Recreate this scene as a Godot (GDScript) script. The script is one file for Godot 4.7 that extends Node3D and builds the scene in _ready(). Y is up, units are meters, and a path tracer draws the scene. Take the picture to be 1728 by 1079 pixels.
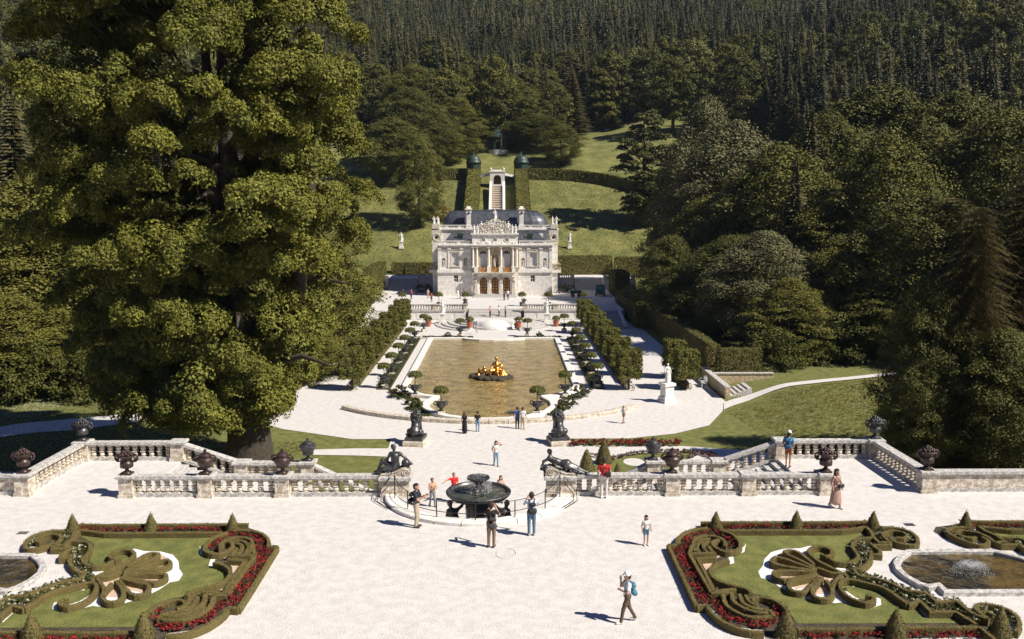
extends Node3D
# Formal garden with a white villa, seen from a high terrace. World: x right, y up, -z away; y 0 is the pool garden.
const F := 1550.0
const UP := 4.7        # upper terrace level
const FC := 1.6        # forecourt level
const AX := 0.0
var cam_basis: Basis
var cam_pos := Vector3(1.05, 17.3, 0)
var names := {}
var M := {}
var R := RandomNumberGenerator.new()
var NZ := FastNoiseLite.new()

class MB:
	var v := PackedVector3Array()
	var n := PackedVector3Array()
	var c := PackedColorArray()
	var col := Color(1, 1, 1)
	var use_col := false
	func t(a: Vector3, b: Vector3, d: Vector3):
		var nn := (b - a).cross(d - a).normalized()
		v.append(a); v.append(d); v.append(b)
		n.append(nn); n.append(nn); n.append(nn)
		if use_col:
			c.append(col); c.append(col); c.append(col)
	func tn(a: Vector3, na: Vector3, b: Vector3, nb: Vector3, d: Vector3, nd: Vector3):
		v.append(a); v.append(d); v.append(b)
		n.append(na); n.append(nd); n.append(nb)
		if use_col:
			c.append(col); c.append(col); c.append(col)
	func q(a: Vector3, b: Vector3, d: Vector3, e: Vector3):
		t(a, b, d); t(a, d, e)
	func hexa(p: Array):   # p[0..3] bottom ring ccw from above, p[4..7] top ring
		q(p[3], p[2], p[1], p[0]); q(p[4], p[5], p[6], p[7])
		for i in 4:
			var j := (i + 1) % 4
			q(p[i], p[j], p[j + 4], p[i + 4])
	func box(ce: Vector3, s: Vector3, yaw := 0.0, top := 1.0):
		var p := []
		for k in 2:
			var w := 1.0 if k == 0 else top
			for e in [[-1, 1], [1, 1], [1, -1], [-1, -1]]:
				p.append(ce + Vector3(e[0] * s.x * 0.5 * w, (k - 0.5) * s.y, e[1] * s.z * 0.5 * w).rotated(Vector3.UP, yaw))
		hexa(p)
	func cbox(ce: Vector3, s: Vector3, ch := 0.02, yaw := 0.0):   # box with chamfered top edge
		box(ce - Vector3(0, ch * 0.5, 0), Vector3(s.x, s.y - ch, s.z), yaw)
		var p := []
		for k in 2:
			var w: float = 0.0 if k == 0 else ch
			for e in [[-1, 1], [1, 1], [1, -1], [-1, -1]]:
				p.append(ce + Vector3(e[0] * (s.x * 0.5 - w), s.y * 0.5 - ch + k * ch, e[1] * (s.z * 0.5 - w)).rotated(Vector3.UP, yaw))
		hexa(p)
	func beam(a: Vector3, b: Vector3, w: float, h: float):   # upright-sided bar whose bottom runs from a to b
		var d := Vector3(b.x - a.x, 0, b.z - a.z).normalized()
		var s := Vector3(-d.z, 0, d.x) * w * 0.5
		var u := Vector3(0, h, 0)
		hexa([a + s, b + s, b - s, a - s, a + s + u, b + s + u, b - s + u, a - s + u] if Vector3.UP.dot((b - a).cross(-s)) > 0 else [a - s, b - s, b + s, a + s, a - s + u, b - s + u, b + s + u, a + s + u])
	func prism(poly: PackedVector2Array, y0: float, y1: float, sides := true):   # poly in (x, z)
		var ix := Geometry2D.triangulate_polygon(poly)
		for i in range(0, ix.size(), 3):
			var a := Vector3(poly[ix[i]].x, y1, poly[ix[i]].y)
			var b := Vector3(poly[ix[i + 1]].x, y1, poly[ix[i + 1]].y)
			var d := Vector3(poly[ix[i + 2]].x, y1, poly[ix[i + 2]].y)
			if (b - a).cross(d - a).y < 0:
				t(a, d, b)
			else:
				t(a, b, d)
		if sides:
			var cw := Geometry2D.is_polygon_clockwise(poly)
			for i in poly.size():
				var p := poly[i]
				var r := poly[(i + 1) % poly.size()]
				var a := Vector3(p.x, y0, p.y)
				var b := Vector3(r.x, y0, r.y)
				var u := Vector3(0, y1 - y0, 0)
				if cw:
					q(a, b, b + u, a + u)
				else:
					q(b, a, a + u, b + u)
	func plate(poly: PackedVector2Array, z0: float, z1: float):   # poly in (x, y), thick from z0 (back) to z1 (front)
		var ix := Geometry2D.triangulate_polygon(poly)
		for i in range(0, ix.size(), 3):
			var a := Vector3(poly[ix[i]].x, poly[ix[i]].y, z1)
			var b := Vector3(poly[ix[i + 1]].x, poly[ix[i + 1]].y, z1)
			var d := Vector3(poly[ix[i + 2]].x, poly[ix[i + 2]].y, z1)
			if (b - a).cross(d - a).z < 0:
				t(a, d, b)
			else:
				t(a, b, d)
		for i in poly.size():
			var p := poly[i]
			var r := poly[(i + 1) % poly.size()]
			q(Vector3(p.x, p.y, z0), Vector3(r.x, r.y, z0), Vector3(r.x, r.y, z1), Vector3(p.x, p.y, z1))
	func lathe(prof: Array, segs: int, at := Vector3.ZERO, sx := 1.0, sz := 1.0):   # prof of [radius, y]
		for i in prof.size() - 1:
			var r0: float = prof[i][0]
			var r1: float = prof[i + 1][0]
			var y0: float = prof[i][1]
			var y1: float = prof[i + 1][1]
			var nd := Vector2(y1 - y0, r0 - r1).normalized()
			for k in segs:
				var a0 := TAU * k / segs
				var a1 := TAU * (k + 1) / segs
				var d0 := Vector3(cos(a0), 0, -sin(a0))
				var d1 := Vector3(cos(a1), 0, -sin(a1))
				var s := Vector3(sx, 1, sz)
				var n0 := (d0 * nd.x + Vector3.UP * nd.y).normalized()
				var n1 := (d1 * nd.x + Vector3.UP * nd.y).normalized()
				var pa := at + d0 * r0 * s + Vector3(0, y0, 0)
				var pb := at + d1 * r0 * s + Vector3(0, y0, 0)
				var pc := at + d1 * r1 * s + Vector3(0, y1, 0)
				var pd := at + d0 * r1 * s + Vector3(0, y1, 0)
				if r0 > 0.0001:
					tn(pa, n0, pb, n1, pc, n1)
				if r1 > 0.0001:
					tn(pa, n0, pc, n1, pd, n0)
	func ball(ce: Vector3, r: Vector3, segs := 8, rings := 5, b := Basis.IDENTITY):
		for i in rings:
			var t0 := PI * i / rings
			var t1 := PI * (i + 1) / rings
			for k in segs:
				var p := []
				for e in [[t0, k], [t1, k], [t1, k + 1], [t0, k + 1]]:
					var a: float = TAU * e[1] / segs
					p.append(Vector3(sin(e[0]) * cos(a), cos(e[0]), -sin(e[0]) * sin(a)))
				var w := []
				for d in p:
					w.append(ce + b * (d * r))
				var m := []
				for d in p:
					m.append((b * (d / r)).normalized())
				if i < rings - 1:
					tn(w[0], m[0], w[1], m[1], w[2], m[2])
				if i > 0:
					tn(w[0], m[0], w[2], m[2], w[3], m[3])
	func tube(pts: Array, rads: Array, segs := 6, cap := true):
		var rings := []
		var up := Vector3(0.31, 0.2, 0.93)
		for i in pts.size():
			var d: Vector3 = (pts[mini(i + 1, pts.size() - 1)] - pts[maxi(i - 1, 0)]).normalized()
			var s := d.cross(up).normalized()
			var w := s.cross(d)
			up = w
			var ring := []
			for k in segs:
				var a := TAU * k / segs
				ring.append(s * cos(a) + w * sin(a))
			rings.append(ring)
		for i in pts.size() - 1:
			for k in segs:
				var j := (k + 1) % segs
				var a: Vector3 = rings[i][k]
				var b: Vector3 = rings[i][j]
				var d: Vector3 = rings[i + 1][j]
				var e: Vector3 = rings[i + 1][k]
				var p0: Vector3 = pts[i]
				var p1: Vector3 = pts[i + 1]
				tn(p0 + b * rads[i], b, p0 + a * rads[i], a, p1 + e * rads[i + 1], e)
				tn(p0 + b * rads[i], b, p1 + e * rads[i + 1], e, p1 + d * rads[i + 1], d)
		if cap:
			for e in [0, pts.size() - 1]:
				for k in range(1, segs - 1):
					var o: Vector3 = pts[e]
					var a: Vector3 = o + rings[e][0] * rads[e]
					var b: Vector3 = o + rings[e][k] * rads[e]
					var d: Vector3 = o + rings[e][k + 1] * rads[e]
					if e == 0:
						t(a, b, d)
					else:
						t(a, d, b)
	func sweep(path: PackedVector2Array, closed: bool, prof: Array, y := 0.0):   # prof of [offset to the left, height], path in (x, z)
		var k := path.size()
		var sd := []
		for i in k:
			var a := path[posmod(i - 1, k)] if closed or i > 0 else path[0] * 2.0 - path[1]
			var b := path[(i + 1) % k] if closed or i < k - 1 else path[k - 1] * 2.0 - path[k - 2]
			var d0 := (path[i] - a).normalized()
			var d1 := (b - path[i]).normalized()
			var m := (d0 + d1).normalized()
			var l := 1.0 / maxf(0.45, m.dot(d0))
			sd.append(Vector2(m.y, -m.x) * l)
		var at := func(i: int, e: Array) -> Vector3:
			return Vector3(path[i].x + sd[i].x * e[0], y + e[1], path[i].y + sd[i].y * e[0])
		for i in (k if closed else k - 1):
			var j := (i + 1) % k
			for e in prof.size() - 1:
				q(at.call(i, prof[e]), at.call(j, prof[e]), at.call(j, prof[e + 1]), at.call(i, prof[e + 1]))
		if not closed:
			for e in range(1, prof.size() - 1):
				t(at.call(0, prof[0]), at.call(0, prof[e]), at.call(0, prof[e + 1]))
				t(at.call(k - 1, prof[0]), at.call(k - 1, prof[e + 1]), at.call(k - 1, prof[e]))
	func done() -> ArrayMesh:
		var m := ArrayMesh.new()
		var a := []
		a.resize(Mesh.ARRAY_MAX)
		a[Mesh.ARRAY_VERTEX] = v
		a[Mesh.ARRAY_NORMAL] = n
		if use_col:
			a[Mesh.ARRAY_COLOR] = c
		m.add_surface_from_arrays(Mesh.PRIMITIVE_TRIANGLES, a)
		return m

func colour_mb() -> MB:
	var b := MB.new()
	b.use_col = true
	return b

# ---------- nodes ----------
func numbered(s: String) -> String:
	var k: int = names.get(s, 0)
	names[s] = k + 1
	return s if k == 0 else "%s_%03d" % [s, k]

func tag(o: Node, label: String, category: String, group := "") -> Node:
	o.set_meta("label", label)
	o.set_meta("category", category)
	if group != "":
		o.set_meta("group", group)
	return o

func thing(called: String, label: String, category: String, at := Vector3.ZERO, turn := 0.0, group := "") -> Node3D:
	var o := Node3D.new()
	o.name = numbered(called)
	add_child(o)
	o.position = at
	o.rotation.y = turn
	tag(o, label, category, group)
	return o

func part(called: String, mesh: Mesh, material: Material, parent: Node, at := Vector3.ZERO) -> MeshInstance3D:
	var o := MeshInstance3D.new()
	o.name = called
	o.mesh = mesh
	o.material_override = material
	o.position = at
	parent.add_child(o, true)
	return o

func solo(called: String, mesh: Mesh, material: Material, label: String, category: String, group := "") -> MeshInstance3D:
	var o := part(numbered(called), mesh, material, self)
	tag(o, label, category, group)
	return o

func setting(called: String, mesh: Mesh, material: Material) -> MeshInstance3D:
	var o := part(numbered(called), mesh, material, self)
	o.set_meta("kind", "structure")
	return o

func again(o: Node3D, at: Vector3, turn := 0.0, label := "", group := "") -> Node3D:
	var base := o.name.rstrip("0123456789").trim_suffix("_")
	var r: Node3D = o.duplicate()
	r.name = numbered(base)
	add_child(r)
	r.position = at
	r.rotation.y = turn
	if label != "":
		r.set_meta("label", label)
	if group != "":
		r.set_meta("group", group)
	return r

func scatter(called: String, mesh: Mesh, material: Material, tf: Array, cols: Array, parent: Node) -> MultiMeshInstance3D:
	var mm := MultiMesh.new()
	mm.transform_format = MultiMesh.TRANSFORM_3D
	mm.use_colors = cols.size() > 0
	mm.mesh = mesh
	mm.instance_count = tf.size()
	for i in tf.size():
		mm.set_instance_transform(i, tf[i])
		if cols.size() > 0:
			mm.set_instance_color(i, cols[i])
	var o := MultiMeshInstance3D.new()
	o.name = called
	o.multimesh = mm
	o.material_override = material
	o.set_meta("kind", "stuff")
	parent.add_child(o, true)
	return o

# ---------- photograph pixel to place ----------
func ray(px: float, py: float) -> Vector3:
	return cam_basis * Vector3((px - 864.0) / F, -(py - 539.5) / F, -1.0)

func P(px: float, py: float, y := 0.0) -> Vector3:
	var d := ray(px, py)
	return cam_pos + d * ((y - cam_pos.y) / d.y)

func Q(px: float, py: float, dist: float) -> Vector3:
	var d := ray(px, py)
	return cam_pos + d * (dist / -d.z)

func poly_px(a: Array, y := 0.0) -> PackedVector2Array:
	var r := PackedVector2Array()
	for e in a:
		var p := P(e[0], e[1], y)
		r.append(Vector2(p.x, p.z))
	return r

func smooth_path(a: PackedVector2Array, step := 0.25, closed := false) -> PackedVector2Array:
	var r := PackedVector2Array()
	var k := a.size()
	for i in (k if closed else k - 1):
		var p0 := a[posmod(i - 1, k)] if closed else a[maxi(i - 1, 0)]
		var p1 := a[i]
		var p2 := a[(i + 1) % k]
		var p3 := a[(i + 2) % k] if closed else a[mini(i + 2, k - 1)]
		var m := maxi(1, int(p1.distance_to(p2) / step))
		for j in m:
			r.append(p1.cubic_interpolate(p2, p0, p3, float(j) / m))
	if not closed:
		r.append(a[k - 1])
	return r

# ---------- materials ----------
func lin(r: float, g: float, b: float) -> Color:
	return Color(r, g, b).linear_to_srgb()

func mat(c: Color, rough := 0.9, metal := 0.0, vc := false) -> StandardMaterial3D:
	var m := StandardMaterial3D.new()
	m.albedo_color = c.linear_to_srgb()
	m.roughness = rough
	m.metallic = metal
	m.vertex_color_use_as_albedo = vc
	return m

func noise_tex(seed_: int, a: Color, b: Color, size: int, fine: float, coarse: float, mixing := 0.5, gain := 1.0) -> ImageTexture:
	var im := Image.create_empty(size, size, false, Image.FORMAT_RGB8)
	var n1 := FastNoiseLite.new()
	n1.seed = seed_
	n1.frequency = fine
	n1.fractal_octaves = 3
	var n2 := FastNoiseLite.new()
	n2.seed = seed_ + 9
	n2.frequency = coarse
	n2.fractal_octaves = 4
	var i1 := n1.get_seamless_image(size, size).get_data()
	var i2 := n2.get_seamless_image(size, size).get_data()
	var d := PackedByteArray()
	d.resize(size * size * 3)
	var sa := a.linear_to_srgb()
	var sb := b.linear_to_srgb()
	for i in size * size:
		var t := clampf(0.5 + gain * ((i1[i] / 255.0 - 0.5) * mixing + (i2[i] / 255.0 - 0.5) * (1.0 - mixing)) * 2.0, 0.0, 1.0)
		d[i * 3] = int(255.0 * lerpf(sa.r, sb.r, t))
		d[i * 3 + 1] = int(255.0 * lerpf(sa.g, sb.g, t))
		d[i * 3 + 2] = int(255.0 * lerpf(sa.b, sb.b, t))
	im.set_data(size, size, false, Image.FORMAT_RGB8, d)
	return ImageTexture.create_from_image(im)

func world_mat(tex: Texture2D, metres: float, rough := 0.95) -> StandardMaterial3D:
	var m := StandardMaterial3D.new()
	m.albedo_texture = tex
	m.roughness = rough
	m.uv1_triplanar = true
	m.uv1_world_triplanar = true
	m.uv1_scale = Vector3.ONE / metres
	return m

func normal_tex(seed_: int, freq: float, size := 512, strength := 4.0) -> ImageTexture:
	var n1 := FastNoiseLite.new()
	n1.seed = seed_
	n1.frequency = freq
	n1.fractal_octaves = 3
	var im := n1.get_seamless_image(size, size)
	im.convert(Image.FORMAT_RGBA8)
	im.bump_map_to_normal_map(strength)
	return ImageTexture.create_from_image(im)

func leaf_mat(back := 0.15) -> StandardMaterial3D:
	var m := mat(Color(1, 1, 1), 0.6, 0.0, true)
	m.backlight_enabled = true
	m.backlight = Color(back, back, back * 0.6)
	m.metallic_specular = 0.3
	m.cull_mode = BaseMaterial3D.CULL_DISABLED
	return m

func make_materials():
	M.gravel = world_mat(noise_tex(3, Color(0.49, 0.47, 0.455), Color(0.7, 0.675, 0.655), 1024, 0.16, 0.018, 0.72, 1.4), 11.0)
	M.lawn = world_mat(noise_tex(5, Color(0.08, 0.096, 0.02), Color(0.2, 0.196, 0.052), 1024, 0.12, 0.012, 0.6, 1.3), 11.0)
	M.meadow = world_mat(noise_tex(6, Color(0.09, 0.104, 0.024), Color(0.215, 0.205, 0.06), 1024, 0.1, 0.006, 0.45, 1.4), 34.0)
	M.soil = world_mat(noise_tex(8, Color(0.03, 0.024, 0.016), Color(0.09, 0.07, 0.045), 512, 0.08, 0.02), 4.0)
	M.woodfloor = world_mat(noise_tex(9, Color(0.06, 0.052, 0.028), Color(0.13, 0.11, 0.06), 512, 0.06, 0.02), 20.0)
	M.stone = world_mat(noise_tex(11, Color(0.36, 0.3, 0.23), Color(0.74, 0.69, 0.6), 512, 0.05, 0.014, 0.45, 1.5), 2.6, 0.85)
	M.marble = world_mat(noise_tex(12, Color(0.68, 0.645, 0.59), Color(0.87, 0.85, 0.815), 512, 0.04, 0.012, 0.4, 1.3), 5.0, 0.75)
	M.marblewhite = world_mat(noise_tex(13, Color(0.66, 0.64, 0.6), Color(0.8, 0.79, 0.76), 256, 0.05, 0.02), 3.0, 0.7)
	M.carved = world_mat(noise_tex(14, Color(0.48, 0.42, 0.33), Color(0.74, 0.7, 0.63), 256, 0.06, 0.02, 0.6, 1.3), 2.0, 0.85)
	M.ochre = world_mat(noise_tex(15, Color(0.33, 0.24, 0.13), Color(0.62, 0.54, 0.42), 256, 0.06, 0.02, 0.6, 1.3), 2.5, 0.85)
	M.cap = world_mat(noise_tex(16, Color(0.27, 0.26, 0.25), Color(0.66, 0.64, 0.61), 512, 0.12, 0.014, 0.5, 1.6), 1.6, 0.9)
	M.bronze = world_mat(noise_tex(17, Color(0.03, 0.03, 0.032), Color(0.12, 0.12, 0.128), 256, 0.05, 0.015, 0.4, 1.3), 1.4, 0.38)
	M.bronze.metallic = 0.4
	M.brownbronze = world_mat(noise_tex(18, Color(0.03, 0.018, 0.016), Color(0.105, 0.066, 0.058), 256, 0.06, 0.02, 0.5, 1.3), 1.0, 0.4)
	M.brownbronze.metallic = 0.35
	M.gold = mat(Color(0.86, 0.43, 0.11), 0.34, 1.0)
	M.slate = world_mat(noise_tex(19, Color(0.05, 0.056, 0.07), Color(0.12, 0.128, 0.15), 256, 0.03, 0.015), 4.0, 0.42)
	M.slate.metallic = 0.25
	M.glass = mat(Color(0.02, 0.022, 0.026), 0.06)
	M.blind = mat(Color(0.55, 0.56, 0.58), 0.5)
	M.darkwood = mat(Color(0.06, 0.025, 0.012), 0.45)
	M.frame = mat(Color(0.62, 0.6, 0.56), 0.6)
	M.iron = mat(Color(0.022, 0.022, 0.024), 0.5, 0.3)
	M.bark = world_mat(noise_tex(21, Color(0.022, 0.018, 0.013), Color(0.09, 0.075, 0.055), 256, 0.08, 0.02), 2.0)
	M.leaf = leaf_mat()
	M.box = leaf_mat(0.2)
	M.boxcore = mat(Color(0.12, 0.095, 0.035), 1.0)
	M.flower = leaf_mat(0.25)
	M.whitegravel = world_mat(noise_tex(23, Color(0.7, 0.69, 0.68), Color(0.86, 0.86, 0.86), 256, 0.25, 0.02), 3.0)
	M.peachgravel = world_mat(noise_tex(24, Color(0.5, 0.36, 0.26), Color(0.66, 0.5, 0.38), 256, 0.25, 0.02), 3.0)
	M.terracotta = mat(Color(0.42, 0.13, 0.06), 0.8)
	M.greenpaint = world_mat(noise_tex(26, Color(0.012, 0.03, 0.023), Color(0.04, 0.072, 0.056), 256, 0.05, 0.02), 3.0, 0.5)
	M.whitepaint = mat(Color(0.75, 0.75, 0.74), 0.5)
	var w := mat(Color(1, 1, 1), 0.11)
	w.albedo_texture = noise_tex(27, Color(0.09, 0.066, 0.02), Color(0.5, 0.375, 0.15), 1024, 0.12, 0.008, 0.75, 1.9)  # fine pale flecks paint the glitter of the ripples into the colour
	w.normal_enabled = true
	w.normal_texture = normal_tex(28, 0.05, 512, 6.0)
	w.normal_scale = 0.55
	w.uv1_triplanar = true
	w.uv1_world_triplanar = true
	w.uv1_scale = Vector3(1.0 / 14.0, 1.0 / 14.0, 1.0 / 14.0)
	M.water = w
	var w2 := w.duplicate()
	w2.albedo_texture = noise_tex(29, Color(0.02, 0.016, 0.006), Color(0.12, 0.08, 0.022), 512, 0.02, 0.006, 0.5, 1.5)
	M.pondwater = w2
	var w3 := w.duplicate()
	w3.albedo_texture = noise_tex(30, Color(0.03, 0.04, 0.03), Color(0.13, 0.13, 0.1), 512, 0.03, 0.008, 0.5, 1.4)
	M.bowlwater = w3
	var s := mat(Color(0.9, 0.93, 0.95), 0.15)
	s.transparency = BaseMaterial3D.TRANSPARENCY_ALPHA
	s.albedo_color.a = 0.6
	M.spray = s

# ---------- figures: tapered bones joined by a smooth minimum, meshed as surface nets ----------
func flesh(bones: Array, cell: float, k := 0.04) -> Dictionary:   # bone: [from, to, radius from, radius to, region]; returns region -> MB
	var lo := Vector3.INF
	var hi := -Vector3.INF
	for b in bones:
		var r: float = maxf(b[2], b[3]) + k + cell * 2.0
		for e in 2:
			var p: Vector3 = b[e]
			lo = lo.min(p - Vector3.ONE * r)
			hi = hi.max(p + Vector3.ONE * r)
	var nx := int((hi.x - lo.x) / cell) + 2
	var ny := int((hi.y - lo.y) / cell) + 2
	var nz := int((hi.z - lo.z) / cell) + 2
	var fld := PackedFloat32Array()
	fld.resize(nx * ny * nz)
	fld.fill(9.0)
	var best := PackedFloat32Array()
	best.resize(nx * ny * nz)
	best.fill(9.0)
	var reg := PackedByteArray()
	reg.resize(nx * ny * nz)
	var regs := []
	for b in bones:
		if not regs.has(b[4]):
			regs.append(b[4])
		var ri := regs.find(b[4])
		var a: Vector3 = b[0]
		var d: Vector3 = b[1] - b[0]
		var dd := maxf(d.length_squared(), 1e-8)
		var ra: float = b[2]
		var rb: float = b[3]
		var m := maxf(ra, rb) + k + cell * 1.6
		var l0: Vector3 = (a.min(b[1]) - Vector3.ONE * m - lo) / cell
		var h0: Vector3 = (a.max(b[1]) + Vector3.ONE * m - lo) / cell
		for ix in range(maxi(0, int(l0.x)), mini(nx - 1, int(h0.x) + 1)):
			for iy in range(maxi(0, int(l0.y)), mini(ny - 1, int(h0.y) + 1)):
				for iz in range(maxi(0, int(l0.z)), mini(nz - 1, int(h0.z) + 1)):
					var p := lo + Vector3(ix, iy, iz) * cell - a
					var t := clampf(p.dot(d) / dd, 0.0, 1.0)
					var s := (p - d * t).length() - ra - (rb - ra) * t
					var i := (ix * ny + iy) * nz + iz
					var o := fld[i]
					if s < best[i]:
						best[i] = s
						reg[i] = ri
					var h := maxf(k - absf(o - s), 0.0) / k
					fld[i] = minf(o, s) - h * h * k * 0.25
	var out := {}
	for e in regs:
		out[e] = MB.new()
	var vid := {}
	var vp := PackedVector3Array()
	var sy := nz
	var sx := ny * nz
	var offs := [0, 1, sy, sy + 1, sx, sx + 1, sx + sy, sx + sy + 1]
	for ix in nx - 1:
		for iy in ny - 1:
			for iz in nz - 1:
				var i := ix * sx + iy * sy + iz
				if best[i] > cell * 3.0 + k:
					continue
				var mask := 0
				for e in 8:
					if fld[i + offs[e]] < 0.0:
						mask |= 1 << e
				if mask == 0 or mask == 255:
					continue
				var g := Vector3.ZERO
				var ct := 0
				for e in [[0, 1], [2, 3], [4, 5], [6, 7], [0, 2], [1, 3], [4, 6], [5, 7], [0, 4], [1, 5], [2, 6], [3, 7]]:
					var f0 := fld[i + offs[e[0]]]
					var f1 := fld[i + offs[e[1]]]
					if (f0 < 0.0) != (f1 < 0.0):
						var t := f0 / (f0 - f1)
						var c0 := Vector3(e[0] >> 2, (e[0] >> 1) & 1, e[0] & 1)
						var c1 := Vector3(e[1] >> 2, (e[1] >> 1) & 1, e[1] & 1)
						g += c0.lerp(c1, t)
						ct += 1
				vid[i] = vp.size()
				vp.append(lo + (Vector3(ix, iy, iz) + g / ct) * cell)
	# normals from the field
	var vn := PackedVector3Array()
	vn.resize(vp.size())
	for i in vid:
		var gx := fld[i + sx] + fld[i + sx + sy] + fld[i + sx + 1] + fld[i + sx + sy + 1] - fld[i] - fld[i + sy] - fld[i + 1] - fld[i + sy + 1]
		var gy := fld[i + sy] + fld[i + sx + sy] + fld[i + sy + 1] + fld[i + sx + sy + 1] - fld[i] - fld[i + sx] - fld[i + 1] - fld[i + sx + 1]
		var gz := fld[i + 1] + fld[i + sx + 1] + fld[i + sy + 1] + fld[i + sx + sy + 1] - fld[i] - fld[i + sx] - fld[i + sy] - fld[i + sx + sy]
		vn[vid[i]] = Vector3(gx, gy, gz).normalized()
	for i in vid:
		for e in [[1, sx, sy], [sy, 1, sx], [sx, sy, 1]]:   # axis, then the two around it
			var i1: int = i + e[0]
			if (fld[i] < 0.0) == (fld[i1] < 0.0):
				continue
			var ja: int = i - e[1]
			var jb: int = i - e[1] - e[2]
			var jc: int = i - e[2]
			if not (vid.has(ja) and vid.has(jb) and vid.has(jc)):
				continue
			var w := [vid[i], vid[ja], vid[jb], vid[jc]]
			if fld[i] >= 0.0:
				w.reverse()
			var mb: MB = out[regs[reg[i] if best[i] < best[i1] else reg[i1]]]
			mb.tn(vp[w[0]], vn[w[0]], vp[w[1]], vn[w[1]], vp[w[2]], vn[w[2]])
			mb.tn(vp[w[0]], vn[w[0]], vp[w[2]], vn[w[2]], vp[w[3]], vn[w[3]])
	return out

func _ready():
	R.seed = 7
	NZ.seed = 4
	NZ.frequency = 1.0
	NZ.fractal_octaves = 2
	# camera
	cam_basis = Basis.from_euler(Vector3(-atan(194.5 / F), -atan(17.5 / F), 0))
	var cam := Camera3D.new()
	cam.name = "camera"
	add_child(cam)
	cam.transform = Transform3D(cam_basis, cam_pos)
	cam.fov = rad_to_deg(2.0 * atan(539.5 / F))
	cam.far = 4000.0
	cam.current = true
	# sky, sun, exposure
	var we := WorldEnvironment.new()
	we.name = "world_environment"
	var env := Environment.new()
	env.background_mode = Environment.BG_SKY
	var sky := Sky.new()
	var sm := ProceduralSkyMaterial.new()
	sm.sky_top_color = Color(0.16, 0.33, 0.66)
	sm.sky_horizon_color = Color(0.55, 0.68, 0.82)
	sm.sky_curve = 0.12
	sm.ground_bottom_color = Color(0.1, 0.12, 0.06)
	sm.ground_horizon_color = Color(0.3, 0.36, 0.36)
	sky.sky_material = sm
	env.sky = sky
	env.background_energy_multiplier = 0.3
	env.tonemap_mode = Environment.TONE_MAPPER_LINEAR
	env.tonemap_exposure = 1.5
	env.sdfgi_enabled = true
	env.ssao_enabled = true
	env.ssil_enabled = true
	env.fog_enabled = true
	env.fog_density = 0.00007
	env.fog_light_color = Color(0.72, 0.8, 0.86)
	we.environment = env
	add_child(we)
	var sun := DirectionalLight3D.new()
	sun.name = "sun"
	add_child(sun)
	sun.look_at_from_position(Vector3.ZERO, Vector3(-0.64, -0.707, -0.3), Vector3.UP)
	sun.light_color = Color(1.0, 0.965, 0.91)
	sun.light_energy = 1.55
	sun.light_angular_distance = 0.5
	sun.shadow_enabled = true

	make_materials()
	build_ground()
	print("ground ", Time.get_ticks_msec())
	build_parterres()
	print("parterres ", Time.get_ticks_msec())
	build_terrace()
	print("terrace ", Time.get_ticks_msec())
	build_pool_garden()
	print("pool ", Time.get_ticks_msec())
	build_palace()
	build_forecourt()
	build_hill()
	print("palace ", Time.get_ticks_msec())
	build_trees()
	print("trees ", Time.get_ticks_msec())
	build_people()
	print("people ", Time.get_ticks_msec())

# ---------- ground ----------
func prof(d: float) -> float:   # height of the hillside on the axis at distance d
	var a := [[0, 0], [150, 0], [174, 0.9], [183, 3.2], [235, 22.2], [250, 27.0], [262, 31.5], [280, 36], [330, 48], [420, 68], [520, 98], [700, 165], [900, 252], [1200, 345], [1700, 460], [3000, 600]]
	for i in a.size() - 1:
		if d < a[i + 1][0]:
			return lerpf(a[i][1], a[i + 1][1], (d - a[i][0]) / (a[i + 1][0] - a[i][0]))
	return 600.0

func ground_at(x: float, z: float) -> float:
	var d := -z
	var h := prof(d)
	var out := maxf(0.0, absf(x) - 34.0)
	if d < 300.0:
		h += (out * 0.07 + 0.0006 * out * out) * smoothstep(80.0, 104.0, d)
	else:
		h += (out * 0.07 + 0.0006 * minf(out, 150.0) * minf(out, 150.0)) * (1.0 - smoothstep(300.0, 600.0, d))
	if d > 262.0:
		h += NZ.get_noise_2d(x * 0.012, z * 0.012) * minf(12.0, (d - 262.0) * 0.08)
	if x > 0 and d > 58 and d < 110:   # the grassy rise beside the flower garden
		h += 0.7 * smoothstep(lerpf(19.0, 22.0, smoothstep(73.0, 79.0, d)), 28.0, x) * smoothstep(108.0, 94.0, d) * smoothstep(58.0, 68.0, d)
	return h - 0.02

func grid_mesh(x0: float, x1: float, d0: float, d1: float, nx: int, nd: int) -> ArrayMesh:
	var st := SurfaceTool.new()
	st.begin(Mesh.PRIMITIVE_TRIANGLES)
	for j in nd + 1:
		for i in nx + 1:
			var x := lerpf(x0, x1, float(i) / nx)
			var d := lerpf(d0, d1, float(j) / nd)
			st.add_vertex(Vector3(x, ground_at(x, -d), -d))
	for j in nd:
		for i in nx:
			var a := j * (nx + 1) + i
			for e in [a, a + nx + 1, a + 1, a + 1, a + nx + 1, a + nx + 2]:
				st.add_index(e)
	st.generate_normals()
	return st.commit()

func sheet(poly: PackedVector2Array, y: float) -> ArrayMesh:
	var b := MB.new()
	b.prism(poly, y - 0.1, y, false)
	return b.done()

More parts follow.
